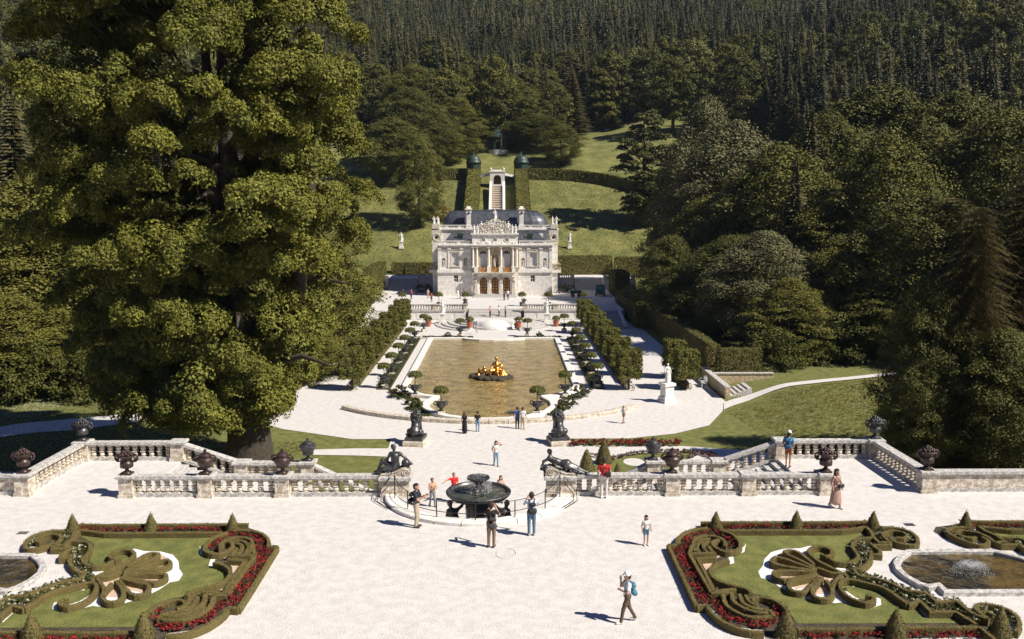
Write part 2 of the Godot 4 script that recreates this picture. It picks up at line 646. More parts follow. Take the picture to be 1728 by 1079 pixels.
func build_ground():
	setting("ground", grid_mesh(-190, 190, 36, 184, 152, 74), M.lawn)
	setting("hillside", grid_mesh(-62, 76, 184, 300, 80, 60), M.meadow)
	setting("wood_floor", grid_mesh(-190, -62, 184, 300, 40, 30), M.woodfloor)
	setting("wood_floor", grid_mesh(76, 190, 184, 300, 40, 30), M.woodfloor)
	setting("wood_floor", grid_mesh(-190, 190, 300, 330, 60, 8), M.woodfloor)
	setting("mountain", grid_mesh(-1500, 1500, 330, 2600, 120, 100), M.woodfloor)
	for s in [-1, 1]:
		setting("valley_side", grid_mesh(190.0 * s if s > 0 else -1500.0, 1500.0 if s > 0 else -190.0, 36, 330, 40, 40), M.woodfloor)
	# gravel of the pool garden
	setting("gravel_garden", sheet(PackedVector2Array([Vector2(-18.9, -72.6), Vector2(-16, -69.8), Vector2(-10, -66.6), Vector2(10.5, -66.6), Vector2(14.2, -68.0), Vector2(17.4, -70.6), Vector2(19.6, -75.5), Vector2(20.8, -79), Vector2(20.8, -156), Vector2(-20.8, -156), Vector2(-20.8, -80)]), 0.012), M.gravel)
	setting("gravel_garden", sheet(poly_px([[690, 960], [560, 960], [655, 800], [652, 771], [600, 769], [528, 768], [528, 759], [600, 757], [655, 757], [662, 733], [955, 733], [957, 752], [1150, 753], [1260, 760], [1330, 768], [1330, 800], [1100, 900], [1000, 960]], 0.02), 0.02), M.gravel)
	setting("path", sheet(smooth_path(poly_px([[-260, 800], [0, 738], [130, 725], [230, 712], [330, 702], [430, 700], [530, 712], [548, 690], [430, 680], [320, 688], [200, 700], [100, 709], [0, 720], [-260, 770]], 0.02), 1.0, true), 0.016), M.gravel)
	# lawns and beds of the flower garden behind the balustrade
	var flat := func(a: Array, y: float) -> ArrayMesh:
		return sheet(smooth_path(poly_px(a, y), 0.4, true), y)
	solo("garden_lawn", flat.call([[985, 782], [1010, 772], [1050, 768], [1090, 765], [1140, 762], [1180, 764], [1165, 775], [1140, 790], [1080, 800], [1000, 800]], 0.026), M.lawn, "small curved lawn inside the flower garden behind the balustrade", "lawn")
	for e in [[998, 779, 15, 7], [1070, 780, 17, 7], [1185, 780, 12, 8]]:
		var c := P(e[0], e[1], 0.03)
		var pl := PackedVector2Array()
		for k in 24:
			pl.append(Vector2(c.x + cos(TAU * k / 24) * e[2] * 0.042, c.z + sin(TAU * k / 24) * e[2] * 0.055))
		setting("gravel_island", sheet(pl, 0.031), M.gravel)
	# right hand path behind the hedge, stone edge and steps
	var far_edge := smooth_path(poly_px([[1222, 668], [1240, 661], [1300, 651], [1400, 640], [1520, 630]], 0.72), 0.8)
	var near_edge := smooth_path(poly_px([[1222, 679], [1245, 670], [1300, 657], [1400, 645], [1520, 634]], 0.72), 0.8)
	var pb := MB.new()
	for k in 60:
		var q := []
		for e in [[near_edge, k], [near_edge, k + 1], [far_edge, k + 1], [far_edge, k]]:
			var f: float = e[1] / 60.0 * (e[0].size() - 1)
			var a: Vector2 = e[0][int(f)].lerp(e[0][mini(int(f) + 1, e[0].size() - 1)], f - int(f))
			q.append(a)
		for m in 3:
			var r := []
			for e in [[0, 3, m], [1, 2, m], [1, 2, m + 1], [0, 3, m + 1]]:
				var a: Vector2 = q[e[0]].lerp(q[e[1]], e[2] / 3.0)
				r.append(Vector3(a.x, ground_at(a.x, a.y) + 0.09, a.y))
			pb.q(r[0], r[1], r[2], r[3])
	setting("path", pb.done(), M.gravel)
	# tall grass on the rise and tufts along the lawns
	var blade := colour_mb()
	for k in 9:
		var a := TAU * k / 9.0 + R.randf()
		var d := Vector3(cos(a), 0, sin(a))
		var r := R.randf_range(0.02, 0.07)
		var hgt := R.randf_range(0.07, 0.16)
		blade.col = Color(1, 1, 1) * R.randf_range(0.7, 1.2)
		blade.t(d * r - d.cross(Vector3.UP) * 0.012, d * r + d.cross(Vector3.UP) * 0.012, d * (r + R.randf_range(0.02, 0.08)) + Vector3(0, hgt, 0))
	var bm := blade.done()
	var tf := []
	var cl := []
	var rise := poly_px([[1228, 688], [1250, 679], [1300, 666], [1400, 652], [1520, 640], [1560, 650], [1600, 780], [1330, 760], [1280, 722]], 0.4)
	while tf.size() < 10000:
		var p := Vector2(R.randf_range(17, 50), R.randf_range(-96, -58))
		if Geometry2D.is_point_in_polygon(p, rise):
			var s := R.randf_range(0.5, 1.05)
			tf.append(Transform3D(Basis(Vector3.UP, R.randf() * TAU).scaled(Vector3(s, s, s)), Vector3(p.x, ground_at(p.x, p.y), p.y)))
			var w := R.randf()
			var patch := 0.75 + 0.5 * NZ.get_noise_2d(p.x * 0.5, p.y * 0.5)
			cl.append(Color(0.22, 0.21, 0.055).lerp(Color(0.4, 0.34, 0.1), w) * patch)
	var g := scatter("tall_grass", bm, M.box, tf, cl, self)
	tag(g, "rough tall grass on the rise beyond the flower garden", "grass")
	tf = []
	cl = []
	for k in 26000:
		var p := P(R.randf_range(-60, 660), R.randf_range(640, 800))
		if p.x > -13.2 or (p.x > -20 and p.z < -66):
			continue
		var s := R.randf_range(0.5, 1.0)
		tf.append(Transform3D(Basis(Vector3.UP, R.randf() * TAU).scaled(Vector3(s, s * 0.7, s)), Vector3(p.x, ground_at(p.x, p.z), p.z)))
		var white: bool = p.z < -74 and p.x < -37 and R.randf() < 0.5
		cl.append(Color(0.6, 0.6, 0.55) if white else Color(0.075, 0.085, 0.02).lerp(Color(0.16, 0.15, 0.045), R.randf()))
	g = scatter("lawn_grass", bm, M.box, tf, cl, self)
	tag(g, "mown grass under the great maple with pale wild flowers by the path", "grass")
	# tufts on the hill meadow
	tf = []
	cl = []
	for k in 36000:
		var d := R.randf_range(180, 245)
		var x := R.randf_range(-40, 60)
		var s := R.randf_range(1.2, 2.4)
		tf.append(Transform3D(Basis(Vector3.UP, R.randf() * TAU).scaled(Vector3(s, s * 0.5, s)), Vector3(x, ground_at(x, -d), -d)))
		var patch := 0.95 + 0.15 * NZ.get_noise_2d(x * 0.12, d * 0.12)
		cl.append((Color(0.35, 0.33, 0.2) if R.randf() < 0.02 else Color(0.14, 0.14, 0.034).lerp(Color(0.23, 0.2, 0.06), R.randf())) * patch)
	g = scatter("meadow_grass", bm, M.box, tf, cl, self)
	tag(g, "uncut meadow grass on the hillside behind the villa", "grass")
	# loose stones and bits lying on the terrace gravel
	var bit := colour_mb()
	for k in 5:
		bit.col = Color(1, 1, 1) * R.randf_range(0.7, 1.2)
		leaf(bit, Vector3(R.randf_range(-0.05, 0.05), 0.004, R.randf_range(-0.05, 0.05)), (Vector3.UP + Vector3(R.randfn(), 0, R.randfn()) * 0.2).normalized(), R.randf_range(0.012, 0.03))
	tf = []
	cl = []
	for k in 5200:
		var x := R.randf_range(-26, 26)
		var z := R.randf_range(-38.3, -22.0)
		if Vector2(x, z + 38.85).length() < 4.2 or NZ.get_noise_2d(x * 0.25, z * 0.25) < R.randf_range(-0.5, 0.4):
			continue
		tf.append(Transform3D(Basis(Vector3.UP, R.randf() * TAU).scaled(Vector3.ONE * R.randf_range(0.6, 1.5)), Vector3(x, UP + 0.003, z)))
		cl.append(Color(0.2, 0.16, 0.11).lerp(Color(0.42, 0.39, 0.36), R.randf()))
	g = scatter("loose_stones", bit.done(), M.box, tf, cl, self)
	tag(g, "loose darker stones and bits scattered over the pale terrace gravel", "gravel")

# ---------- foliage ----------
func leaf(b: MB, p: Vector3, nrm: Vector3, s: float):
	var t := nrm.cross(Vector3(R.randf() - 0.5, R.randf() - 0.5, R.randf() - 0.5)).normalized()
	var w := nrm.cross(t)
	var a := p + t * s * 0.5
	var e := p - t * s * 0.5
	var l := p + w * s * 0.36 - nrm * s * 0.1
	var r := p - w * s * 0.36 - nrm * s * 0.1
	var n1 := (l - e).cross(a - e).normalized()
	var n2 := (a - e).cross(r - e).normalized()
	b.v.append(e); b.v.append(a); b.v.append(l); b.v.append(e); b.v.append(r); b.v.append(a)
	b.n.append(n1); b.n.append(n1); b.n.append(n1); b.n.append(n2); b.n.append(n2); b.n.append(n2)
	for k in 6:
		b.c.append(b.col)

func crown(w: float, h: float, shape: Array, clumps: int, leaves: int, ls: float, c0: Color, c1: Color, flat := 0.5, cs := 0.11, open := 0.55) -> MB:
	# shape: list of [height fraction, width fraction]; clumps of leaves sit through the outer volume
	var b := colour_mb()
	var seed3 := Vector3(R.randf(), R.randf(), R.randf()) * 50.0
	for i in clumps:
		var y := 0.0
		var rr := 0.0
		while true:
			var k := R.randf() * (shape.size() - 1)
			var f := k - int(k)
			y = lerpf(shape[int(k)][0], shape[int(k) + 1][0], f)
			rr = lerpf(shape[int(k)][1], shape[int(k) + 1][1], f)
			if R.randf() < rr + 0.08:
				break
		var a := R.randf() * TAU
		var lump := 1.0 + 0.62 * NZ.get_noise_3dv(seed3 + Vector3(cos(a) * 1.3, y * h / w * 2.6, sin(a) * 1.3))
		var rad := rr * w * 0.5 * lump * lerpf(open, 1.0, sqrt(R.randf()))
		var ce := Vector3(cos(a) * rad, y * h, sin(a) * rad)
		var sz := w * cs * R.randf_range(0.6, 1.35)
		var out := Vector3(cos(a), 0.0, sin(a))
		var tone := R.randf()
		for j in int(leaves * R.randf_range(0.6, 1.4)):
			var d := Vector3(R.randfn(), R.randfn(), R.randfn()).normalized()
			d.y = absf(d.y) * 1.1 - 0.35
			var q := d * sz * pow(R.randf(), 0.4)
			q.y *= flat
			q += out * q.y * 0.1 - Vector3(0, (q.x * q.x + q.z * q.z) / sz * 0.25, 0)
			var nn := (d * 0.75 + Vector3(0, 0.5, 0) + Vector3(R.randfn(), R.randfn(), R.randfn()) * 0.42).normalized()
			b.col = c0.lerp(c1, clampf(tone * 0.7 + R.randf() * 0.45 - 0.08, 0, 1))
			leaf(b, ce + q, nn, ls * R.randf_range(0.65, 1.35))
	return b

func conifer(w: float, h: float, whorls: int, per: int, seg: int, c0: Color, c1: Color, droop := 0.45, base := 0.06, taper := 0.8) -> MB:
	var b := colour_mb()
	for i in whorls:
		var f := float(i) / whorls
		var y := h * (base + (1.0 - base) * f)
		var l := w * 0.5 * pow(1.0 - f, taper) * (1.0 if taper > 0.6 else R.randf_range(0.75, 1.1)) + 0.25
		var turn := R.randf() * TAU
		for k in per:
			var a := turn + TAU * k / per + R.randf_range(-0.25, 0.25)
			var d := Vector3(cos(a), 0, sin(a))
			var sd := Vector3(-sin(a), 0, cos(a))
			var ln := l * R.randf_range(0.7, 1.15)
			var tone := R.randf()
			for s in seg:
				var u := (s + R.randf()) / seg
				var p := d * ln * u + Vector3(0, y - droop * ln * u * u + R.randf_range(-0.1, 0.1), 0)
				var wd := ln * 0.3 * (1.05 - u) + 0.1
				b.col = c0.lerp(c1, clampf(tone * 0.6 + R.randf() * 0.5, 0, 1))
				for e in [-1.0, 1.0]:
					var tip: Vector3 = p + sd * wd * e * R.randf_range(0.6, 1.3) + d * wd * 0.8 - Vector3(0, wd * R.randf_range(0.25, 0.75), 0)
					var m := p + d * ln * 0.65 / seg
					if e > 0:
						b.t(p, m, tip)
					else:
						b.t(p, tip, m)
	return b

func spruce_mesh(w: float, h: float, tiers: int, points: int, c0: Color, c1: Color) -> MB:
	# tiers of drooping branches, each branch a narrow tent from the stem to a hanging tip
	var b := colour_mb()
	for i in tiers:
		var f := float(i) / tiers
		var y := h * (0.08 + 0.92 * f)
		var r := w * 0.5 * pow(1.0 - f, 0.85) + 0.15
		var th := h / tiers * R.randf_range(1.5, 2.0)
		var turn := R.randf() * TAU
		var n := maxi(5, int(points * (0.5 + 0.5 * (1.0 - f))))
		for k in n:
			var a := turn + TAU * (k + R.randf_range(-0.3, 0.3)) / n
			var ln := r * R.randf_range(0.45, 1.2)
			var d := Vector3(cos(a), 0, sin(a))
			var sd := Vector3(-sin(a), 0, cos(a)) * (PI * r / n * R.randf_range(0.55, 1.0))
			var top := Vector3(0, y + th * 0.55, 0)
			var mid := d * ln * 0.55 + Vector3(0, y + th * 0.12, 0)
			var tip := d * ln + Vector3(0, y - th * R.randf_range(0.2, 0.42), 0)
			b.col = c0.lerp(c1, R.randf())
			b.t(top, mid, mid - sd - Vector3(0, th * 0.35, 0))
			b.t(top, mid + sd - Vector3(0, th * 0.35, 0), mid)
			b.col = b.col * 1.15
			b.t(mid, tip, mid - sd - Vector3(0, th * 0.35, 0))
			b.t(mid, mid + sd - Vector3(0, th * 0.35, 0), tip)
	return b

func trunk_mesh(h: float, r: float, limbs: int, w: float, start := 0.3) -> ArrayMesh:
	var b := MB.new()
	var lean := Vector3(R.randf_range(-0.03, 0.03), 0, R.randf_range(-0.03, 0.03)) * h
	b.tube([Vector3(0, -1.0, 0), Vector3(0, 0.35, 0), lean * 0.2 + Vector3(0, h * 0.25, 0), lean * 0.6 + Vector3(0, h * 0.55, 0), lean + Vector3(0, h * 0.9, 0)], [r * 1.5, r * 1.1, r * 0.85, r * 0.5, r * 0.1], 9)
	for i in limbs:
		var y := h * lerpf(start, 0.8, float(i) / limbs)
		var a := i * 2.4 + R.randf()
		var d := Vector3(cos(a), 0, sin(a)) * w * R.randf_range(0.25, 0.42)
		var o := lean * (y / h) + Vector3(0, y, 0)
		b.tube([o, o + d * 0.45 + Vector3(0, h * 0.05, 0), o + d + Vector3(0, h * 0.13, 0)], [r * 0.38 * (1.1 - y / h), r * 0.22 * (1.1 - y / h), r * 0.05], 6)
	return b.done()

func plant_tree(called: String, label: String, cat: String, crown_mesh: Mesh, trunk: Mesh, at: Vector3, sx: float, sy: float, group := "", mt: Material = null) -> Node3D:
	var o := thing(called, label, cat, at, R.randf() * TAU, group)
	part("trunk", trunk, M.bark, o).scale = Vector3((sx + sy) * 0.5, sy, (sx + sy) * 0.5)
	part("crown", crown_mesh, mt if mt else M.leaf, o).scale = Vector3(sx, sy, sx)
	return o

const OVAL := [[0.12, 0.35], [0.25, 0.8], [0.45, 1.0], [0.62, 0.95], [0.8, 0.7], [0.92, 0.4], [1.0, 0.08]]
const ROUND := [[0.2, 0.45], [0.32, 0.85], [0.5, 1.0], [0.7, 0.95], [0.86, 0.65], [0.96, 0.3], [1.0, 0.05]]
const SKIRT := [[0.02, 0.7], [0.15, 1.0], [0.4, 0.98], [0.6, 0.85], [0.8, 0.55], [0.95, 0.2], [1.0, 0.03]]

func build_trees():
	# the great maple
	var hero := thing("maple_tree", "huge old maple with layered sunlit foliage rising over the garden wall", "tree", Vector3(-15.2, 0, -57.5))
	var hb := MB.new()
	var hh := 37.0
	hb.tube([Vector3(0, -1, 0), Vector3(0, 0.3, 0), Vector3(0.1, 2.5, 0), Vector3(0, 8, 0.2), Vector3(-0.4, 16, 0), Vector3(-0.6, 24, 0.3), Vector3(-0.8, 33, 0)], [2.2, 1.75, 1.35, 1.05, 0.7, 0.4, 0.1], 14)
	var limbs := []
	for i in 26:
		var y := lerpf(6.0, 30.0, i / 26.0)
		var a := i * 2.4 + 0.4
		var l := lerpf(7.0, 4.5, i / 26.0) * R.randf_range(0.75, 1.05)
		var d := Vector3(cos(a), 0, sin(a)) * l
		var o := Vector3(-0.2, y, 0)
		limbs.append([o, o + d + Vector3(0, l * 0.25, 0)])
		hb.tube([o, o + d * 0.35 + Vector3(0, l * 0.22, 0), o + d * 0.7 + Vector3(0, l * 0.32, 0), o + d + Vector3(0, l * 0.25, 0)], [0.42 - i * 0.009, 0.3 - i * 0.006, 0.17, 0.05], 7)
	for e in [[-0.9, 0.3, 13.0, 33.0], [1.4, -0.2, 9.0, 30.0], [3.0, 0.6, 12.0, 27.0]]:   # the stems it forks into
		hb.tube([Vector3(0, 6, 0), Vector3(e[0] * 1.2, e[2], e[1]), Vector3(e[0] * 1.6, (e[2] + e[3]) * 0.5, e[1] * 2.0), Vector3(e[0] * 1.9, e[3], e[1])], [0.7, 0.5, 0.32, 0.08], 9)
	part("trunk", hb.done(), M.bark, hero)
	var hshape := [[0.1, 0.3], [0.15, 0.54], [0.26, 0.76], [0.4, 0.92], [0.55, 1.0], [0.72, 0.97], [0.86, 0.78], [0.95, 0.45], [1.0, 0.1]]
	var twigs := MB.new()
	var clump_tf := [[], [], []]
	var clump_cl := [[], [], []]
	var sd3 := Vector3(3.1, 7.7, 1.9)
	var slot := 0
	for i in 450:   # boughs: domes of leaf clusters with air between them
		var y := 0.0
		var rr := 0.0
		while true:
			var k := R.randf() * (hshape.size() - 1)
			y = lerpf(hshape[int(k)][0], hshape[int(k) + 1][0], k - int(k))
			rr = lerpf(hshape[int(k)][1], hshape[int(k) + 1][1], k - int(k))
			if R.randf() < rr + 0.08:
				break
		var a := R.randf() * TAU
		var lump := 1.0 + 0.4 * NZ.get_noise_3dv(sd3 + Vector3(cos(a) * 1.7, y * 5.0, sin(a) * 1.7))
		var rad := rr * 9.2 * lump * lerpf(0.3, 1.0, pow(R.randf(), 0.45))
		var out := Vector3(cos(a), 0, sin(a))
		var ce := Vector3(out.x * rad, y * 37.5, out.z * rad * 0.84)
		var st := ce - out * R.randf_range(1.6, 2.6) - Vector3(0, 1.1, 0)
		twigs.tube([st, st.lerp(ce, 0.5) + Vector3(0, 0.3, 0), ce], [0.06, 0.045, 0.02], 5)
		var tint := Color(1, 1, 1).lerp(Color(1.12, 1.08, 0.9), R.randf()) * R.randf_range(0.82, 1.12)
		var rb := lerpf(0.8, 2.4, pow(R.randf(), 1.3))
		for m in int(5.0 + rb * rb * 3.0):
			var dd := (Vector3(R.randfn(), absf(R.randfn()) * 0.9, R.randfn()).normalized() + out * 0.35).normalized()
			var off := dd * rb * R.randf_range(0.75, 1.05)
			off.y *= 0.72
			var s := R.randf_range(0.36, 0.62)
			var q := Quaternion(Vector3.UP, (dd + Vector3(0, 0.6, 0)).normalized())
			clump_tf[slot % 3].append(Transform3D((Basis(q) * Basis(Vector3.UP, R.randf() * TAU)).scaled(Vector3(s, s, s)), ce + off))
			clump_cl[slot % 3].append(tint * R.randf_range(0.85, 1.1))
			slot += 1
	for i in 620:   # loose sprays between the boughs
		var k := R.randf() * (hshape.size() - 1)
		var y := lerpf(hshape[int(k)][0], hshape[int(k) + 1][0], k - int(k))
		var rr := lerpf(hshape[int(k)][1], hshape[int(k) + 1][1], k - int(k))
		var a := R.randf() * TAU
		var rad := rr * 9.4 * lerpf(0.25, 1.0, sqrt(R.randf()))
		var s := R.randf_range(0.4, 0.8)
		clump_tf[slot % 3].append(Transform3D((Basis(Vector3(-sin(a), 0, cos(a)), R.randf_range(-0.5, 0.1)) * Basis(Vector3.UP, R.randf() * TAU)).scaled(Vector3(s, s, s)), Vector3(cos(a) * rad, y * 37.5, sin(a) * rad * 0.84)))
		clump_cl[slot % 3].append(Color(1, 1, 1) * R.randf_range(0.75, 1.05))
		slot += 1
	var hcr := part("crown", twigs.done(), M.bark, hero, Vector3(-2.2, 0, 0))
	for k in 3:
		var cb := colour_mb()
		for j in 250:
			var d := Vector3(R.randfn(), R.randfn(), R.randfn()).normalized()
			d.y = absf(d.y) * 1.1 - 0.4
			var q := d * 1.55 * pow(R.randf(), 0.42)
			q.y = q.y * 0.8 - (q.x * q.x + q.z * q.z) * 0.16
			cb.col = Color(0.08, 0.092, 0.016).lerp(Color(0.2, 0.198, 0.038), R.randf())
			leaf(cb, q, (d * 0.75 + Vector3(0, 0.5, 0) + Vector3(R.randfn(), R.randfn(), R.randfn()) * 0.4).normalized(), R.randf_range(0.2, 0.42))
		scatter("leaf_clusters", cb.done(), M.leaf, clump_tf[k], clump_cl[k], hcr)
	# kinds shared between trees
	var kinds := []
	var greens := [[Color(0.072, 0.08, 0.017), Color(0.175, 0.168, 0.038)], [Color(0.058, 0.066, 0.016), Color(0.148, 0.146, 0.036)], [Color(0.082, 0.088, 0.019), Color(0.205, 0.188, 0.04)], [Color(0.09, 0.092, 0.04), Color(0.2, 0.19, 0.088)]]
	for k in 4:
		kinds.append([crown(12, 20, [OVAL, ROUND, SKIRT, OVAL][k], 520, 120, 0.23, greens[k][0], greens[k][1], [0.7, 0.8, 0.6, 0.8][k], 0.115, 0.5).done(), trunk_mesh(20, 0.42, 12, 12)])
	# layered tree and dark drooping evergreens
	var spruce := spruce_mesh(8.5, 26, 64, 34, Color(0.028, 0.03, 0.011), Color(0.1, 0.085, 0.032)).done()
	var spruce_trunk := trunk_mesh(26, 0.35, 0, 8)
	var yew := conifer(15, 26, 46, 14, 26, Color(0.026, 0.024, 0.008), Color(0.11, 0.085, 0.028), 0.32, 0.01, 0.42).done()
	kinds.append([spruce, spruce_trunk])   # 4
	kinds.append([yew, trunk_mesh(26, 0.5, 0, 8)])   # 5
	var poplar := crown(6, 20, [[0.1, 0.5], [0.25, 0.95], [0.5, 1.0], [0.75, 0.8], [1.0, 0.15]], 200, 110, 0.34, Color(0.05, 0.058, 0.016), Color(0.125, 0.122, 0.04), 0.8, 0.15, 0.4).done()
	kinds.append([poplar, trunk_mesh(20, 0.5, 16, 6, 0.14)])   # 6
	var nominal := [Vector2(12, 20), Vector2(12, 20), Vector2(12, 20), Vector2(12, 20), Vector2(8.5, 26), Vector2(15, 26), Vector2(6, 20)]
	var dotree := func(kind: int, px: float, top: float, wide: float, dist: float, label: String, group: String):
		var p := Q(px, top, dist)
		var gy := ground_at(p.x, -dist)
		var hgt := maxf(4.0, p.y - gy)
		var w := wide * dist / F
		label = label.replace("~", ["mid green", "dark green", "bright yellow green", "silvery grey green", "spiky spruce like", "drooping", "upright"][kind])
		plant_tree(["broadleaf_tree", "broadleaf_tree", "broadleaf_tree", "broadleaf_tree", "spruce_tree", "yew_tree", "poplar_tree"][kind], label, "tree", kinds[kind][0], kinds[kind][1], Vector3(p.x, gy, -dist), w / nominal[kind].x, hgt / nominal[kind].y, group)
	var LG := "dense broadleaf trees beside the great maple"
	for e in [[2, 60, 296, 290, 98], [2, -70, 330, 290, 94], [0, 215, 400, 250, 100], [1, 380, 270, 280, 98], [2, 500, 300, 230, 104], [0, 560, 420, 120, 118], [1, 150, 250, 260, 112], [0, 300, 330, 260, 108], [2, 480, 520, 200, 92], [2, 330, 540, 200, 88], [2, 10, 500, 240, 86], [2, 150, 530, 190, 87], [2, -90, 520, 200, 84], [0, -160, 250, 300, 100], [2, 240, 575, 140, 85]]:
		dotree.call(e[0], e[1], e[2], e[3], e[4], "~ broadleaf tree in the wood beside the great maple", LG)
	dotree.call(4, 15, 130, 130, 130, "brownish spruce standing behind the broadleaf wood", "")
	dotree.call(4, 70, 160, 110, 140, "dark spruce standing behind the broadleaf wood", "")
	# hillside trees
	dotree.call(0, 705, 232, 78, 207, "single round tree standing on the hill lawn by an orange shrub", "")
	dotree.call(2, 775, 165, 85, 262, "bright green tree beside the music pavilion", "")
	dotree.call(1, 905, 193, 95, 266, "dark broad tree beside the music pavilion with full skirt", "")
	dotree.call(0, 948, 212, 68, 252, "low wide tree at the edge of the dark pavilion trees", "")
	dotree.call(6, 1092, 186, 84, 208, "tall upright tree with pale trunk base on the hill lawn", "")
	dotree.call(4, 1032, 196, 44, 300, "small spruce at the back edge of the clearing", "")
	dotree.call(4, 1000, 92, 70, 305, "tall dark spruce at the head of the clearing", "")
	dotree.call(4, 965, 110, 66, 296, "tall dark spruce beside the head of the clearing", "")
	var HG := "broadleaf trees around the music pavilion"
	for e in [[1, 690, 150, 110, 246], [0, 735, 190, 80, 250], [0, 660, 200, 110, 236], [1, 840, 120, 110, 296], [0, 885, 150, 90, 290], [1, 810, 150, 70, 285], [0, 750, 120, 100, 290], [1, 930, 150, 80, 300], [0, 700, 110, 100, 280], [1, 780, 110, 90, 310], [2, 750, 225, 60, 254], [0, 870, 205, 60, 272]]:
		dotree.call(e[0], e[1], e[2], e[3], e[4], "~ broadleaf tree around the music pavilion on the hill", HG)
	var RG := "broadleaf trees filling the wood beside the clipped hedges"
	for e in [[3, 1235, 212, 230, 145], [3, 1195, 172, 150, 160], [4, 1440, 130, 90, 160], [4, 1540, 120, 90, 165], [0, 1150, 235, 90, 165], [0, 1320, 250, 220, 128], [3, 1290, 395, 190, 106], [1, 1480, 150, 250, 158], [1, 1610, 160, 230, 150], [0, 1500, 232, 190, 116], [1, 1400, 200, 190, 150], [0, 1700, 190, 240, 120], [2, 1420, 400, 170, 104], [0, 1205, 330, 170, 135], [1, 1135, 400, 120, 128], [0, 1160, 300, 130, 160], [2, 1335, 470, 150, 97], [1, 1560, 330, 220, 100], [0, 1480, 480, 170, 98], [1, 1170, 440, 130, 122], [3, 1260, 300, 170, 132], [1, 1260, 480, 130, 108], [0, 1580, 220, 200, 128], [2, 1400, 330, 190, 118], [1, 1750, 330, 240, 92], [1, 1540, 480, 170, 96], [1, 1590, 430, 190, 98], [0, 1660, 400, 200, 97], [1, 1240, 400, 160, 118]]:
		dotree.call(e[0], e[1], e[2], e[3], e[4], "~ tree in the wood beside the clipped hedges", RG)
	dotree.call(4, 1370, 175, 110, 138, "reddish brown spruce among the broadleaf wood", "")
	dotree.call(4, 1345, 260, 90, 118, "second reddish spruce deep in the broadleaf wood", "")
	dotree.call(5, 1612, 330, 240, 96, "big dark yew with drooping brown green sprays behind the urn", "")
	dotree.call(5, 1745, 300, 300, 93, "big dark yew rising behind the plain parapet wall", "")
	var YG := "low dark yews behind the plain parapet"
	for e in [[1655, 340, 240, 56], [1755, 260, 280, 58], [1850, 350, 300, 57], [1960, 330, 300, 56], [2290, 265, 320, 58], [2150, 265, 320, 68]]:
		dotree.call(5, e[0], e[1], e[2], e[3], "low dark yew growing behind the plain parapet wall", YG)
	for e in [[1575, 470, 150, 57], [1700, 560, 180, 54], [1555, 610, 110, 55]]:
		dotree.call(1, e[0], e[1], e[2], e[3], "dark bushy tree in the shade behind the plain parapet wall", "bushy trees behind the plain parapet")
	# belt of broadleaf trees behind the hill lawn
	var bk := []
	for k in 3:
		bk.append(crown(12, 18, [OVAL, ROUND, OVAL][k], 150, 85, 0.42, greens[k][0] * 0.95, greens[k][1] * 0.95, 0.6, 0.13, 0.5).done())
	var belt := 0
	for k in 900:
		var d := R.randf_range(270, 350)
		var x := R.randf_range(-0.6, 0.62) * d
		if belt >= 290:
			break
		if d < 300 and absf(x - 36) < 16:
			continue
		var s := R.randf_range(0.75, 1.3)
		belt += 1
		plant_tree("belt_tree", "broadleaf tree in the belt at the foot of the spruce forest", "tree", bk[k % 3], kinds[0][1], Vector3(x, ground_at(x, -d), -d), s, s * R.randf_range(0.85, 1.15), "broadleaf belt below the forest")
	# the forest on the mountain: one mass
	var far_spruce := spruce_mesh(8.8, 24, 25, 15, Color(0.5, 0.55, 0.5), Color(1.4, 1.35, 1.25))
	var fb := crown(11, 16, ROUND, 80, 60, 0.5, Color(0.75, 0.75, 0.75), Color(1.25, 1.25, 1.25), 0.6, 0.14, 0.5)
	var tf := []
	var cl := []
	var tb := []
	var cb := []
	var row := 186.0
	while row < 1150.0:
		var step := 5.6 + row * 0.001
		var x := -0.63 * row - 10.0
		while x < 0.63 * row + 10.0:
			var px := x + R.randf_range(-2.2, 2.2)
			var d := row + R.randf_range(-2.5, 2.5)
			if d < 300.0 and px > -62.0 - (d - 186.0) * 0.1 and px < 76.0:
				x += step
				continue
			var patch := NZ.get_noise_2d(px * 0.011 + 20.0, d * 0.008)
			var leafy := patch + (0.8 if d < 320.0 else 0.0) + (d - 560.0) * 0.0016 + R.randf_range(-0.25, 0.25) > 0.28
			var gy := ground_at(px, -d)
			if leafy:
				if R.randf() < 0.8:
					var s := R.randf_range(0.7, 1.25)
					tb.append(Transform3D(Basis(Vector3.UP, R.randf() * TAU).scaled(Vector3(s, s * R.randf_range(0.9, 1.3), s)), Vector3(px, gy, -d)))
					cb.append(Color(0.08, 0.088, 0.026).lerp(Color(0.19, 0.185, 0.06), R.randf()))
			else:
				var s := R.randf_range(0.55, 1.25)
				tf.append(Transform3D(Basis(Vector3.UP, R.randf() * TAU).scaled(Vector3(0.45 + s * 0.5, s, 0.45 + s * 0.5)), Vector3(px, gy, -d)))
				cl.append(Color(0.032, 0.042, 0.015).lerp(Color(0.1, 0.088, 0.034), pow(R.randf(), 1.3)))
			x += step * R.randf_range(0.8, 1.2)
		row += step
	var near_spruce := spruce_mesh(8.8, 24, 44, 26, Color(0.45, 0.5, 0.45), Color(1.45, 1.4, 1.3))
	var nt := [[], []]
	var nc := [[], []]
	for i in tf.size():
		var near := 0 if tf[i].origin.z > -440.0 else 1
		nt[near].append(tf[i])
		nc[near].append(cl[i])
	var fo := scatter("spruce_forest", near_spruce.done(), M.leaf, nt[0], nc[0], self)
	tag(fo, "dark spruce forest on the lower mountain slope above the broadleaf belt", "forest")
	fo = scatter(numbered("spruce_forest_slope"), far_spruce.done(), M.leaf, nt[1], nc[1], self)
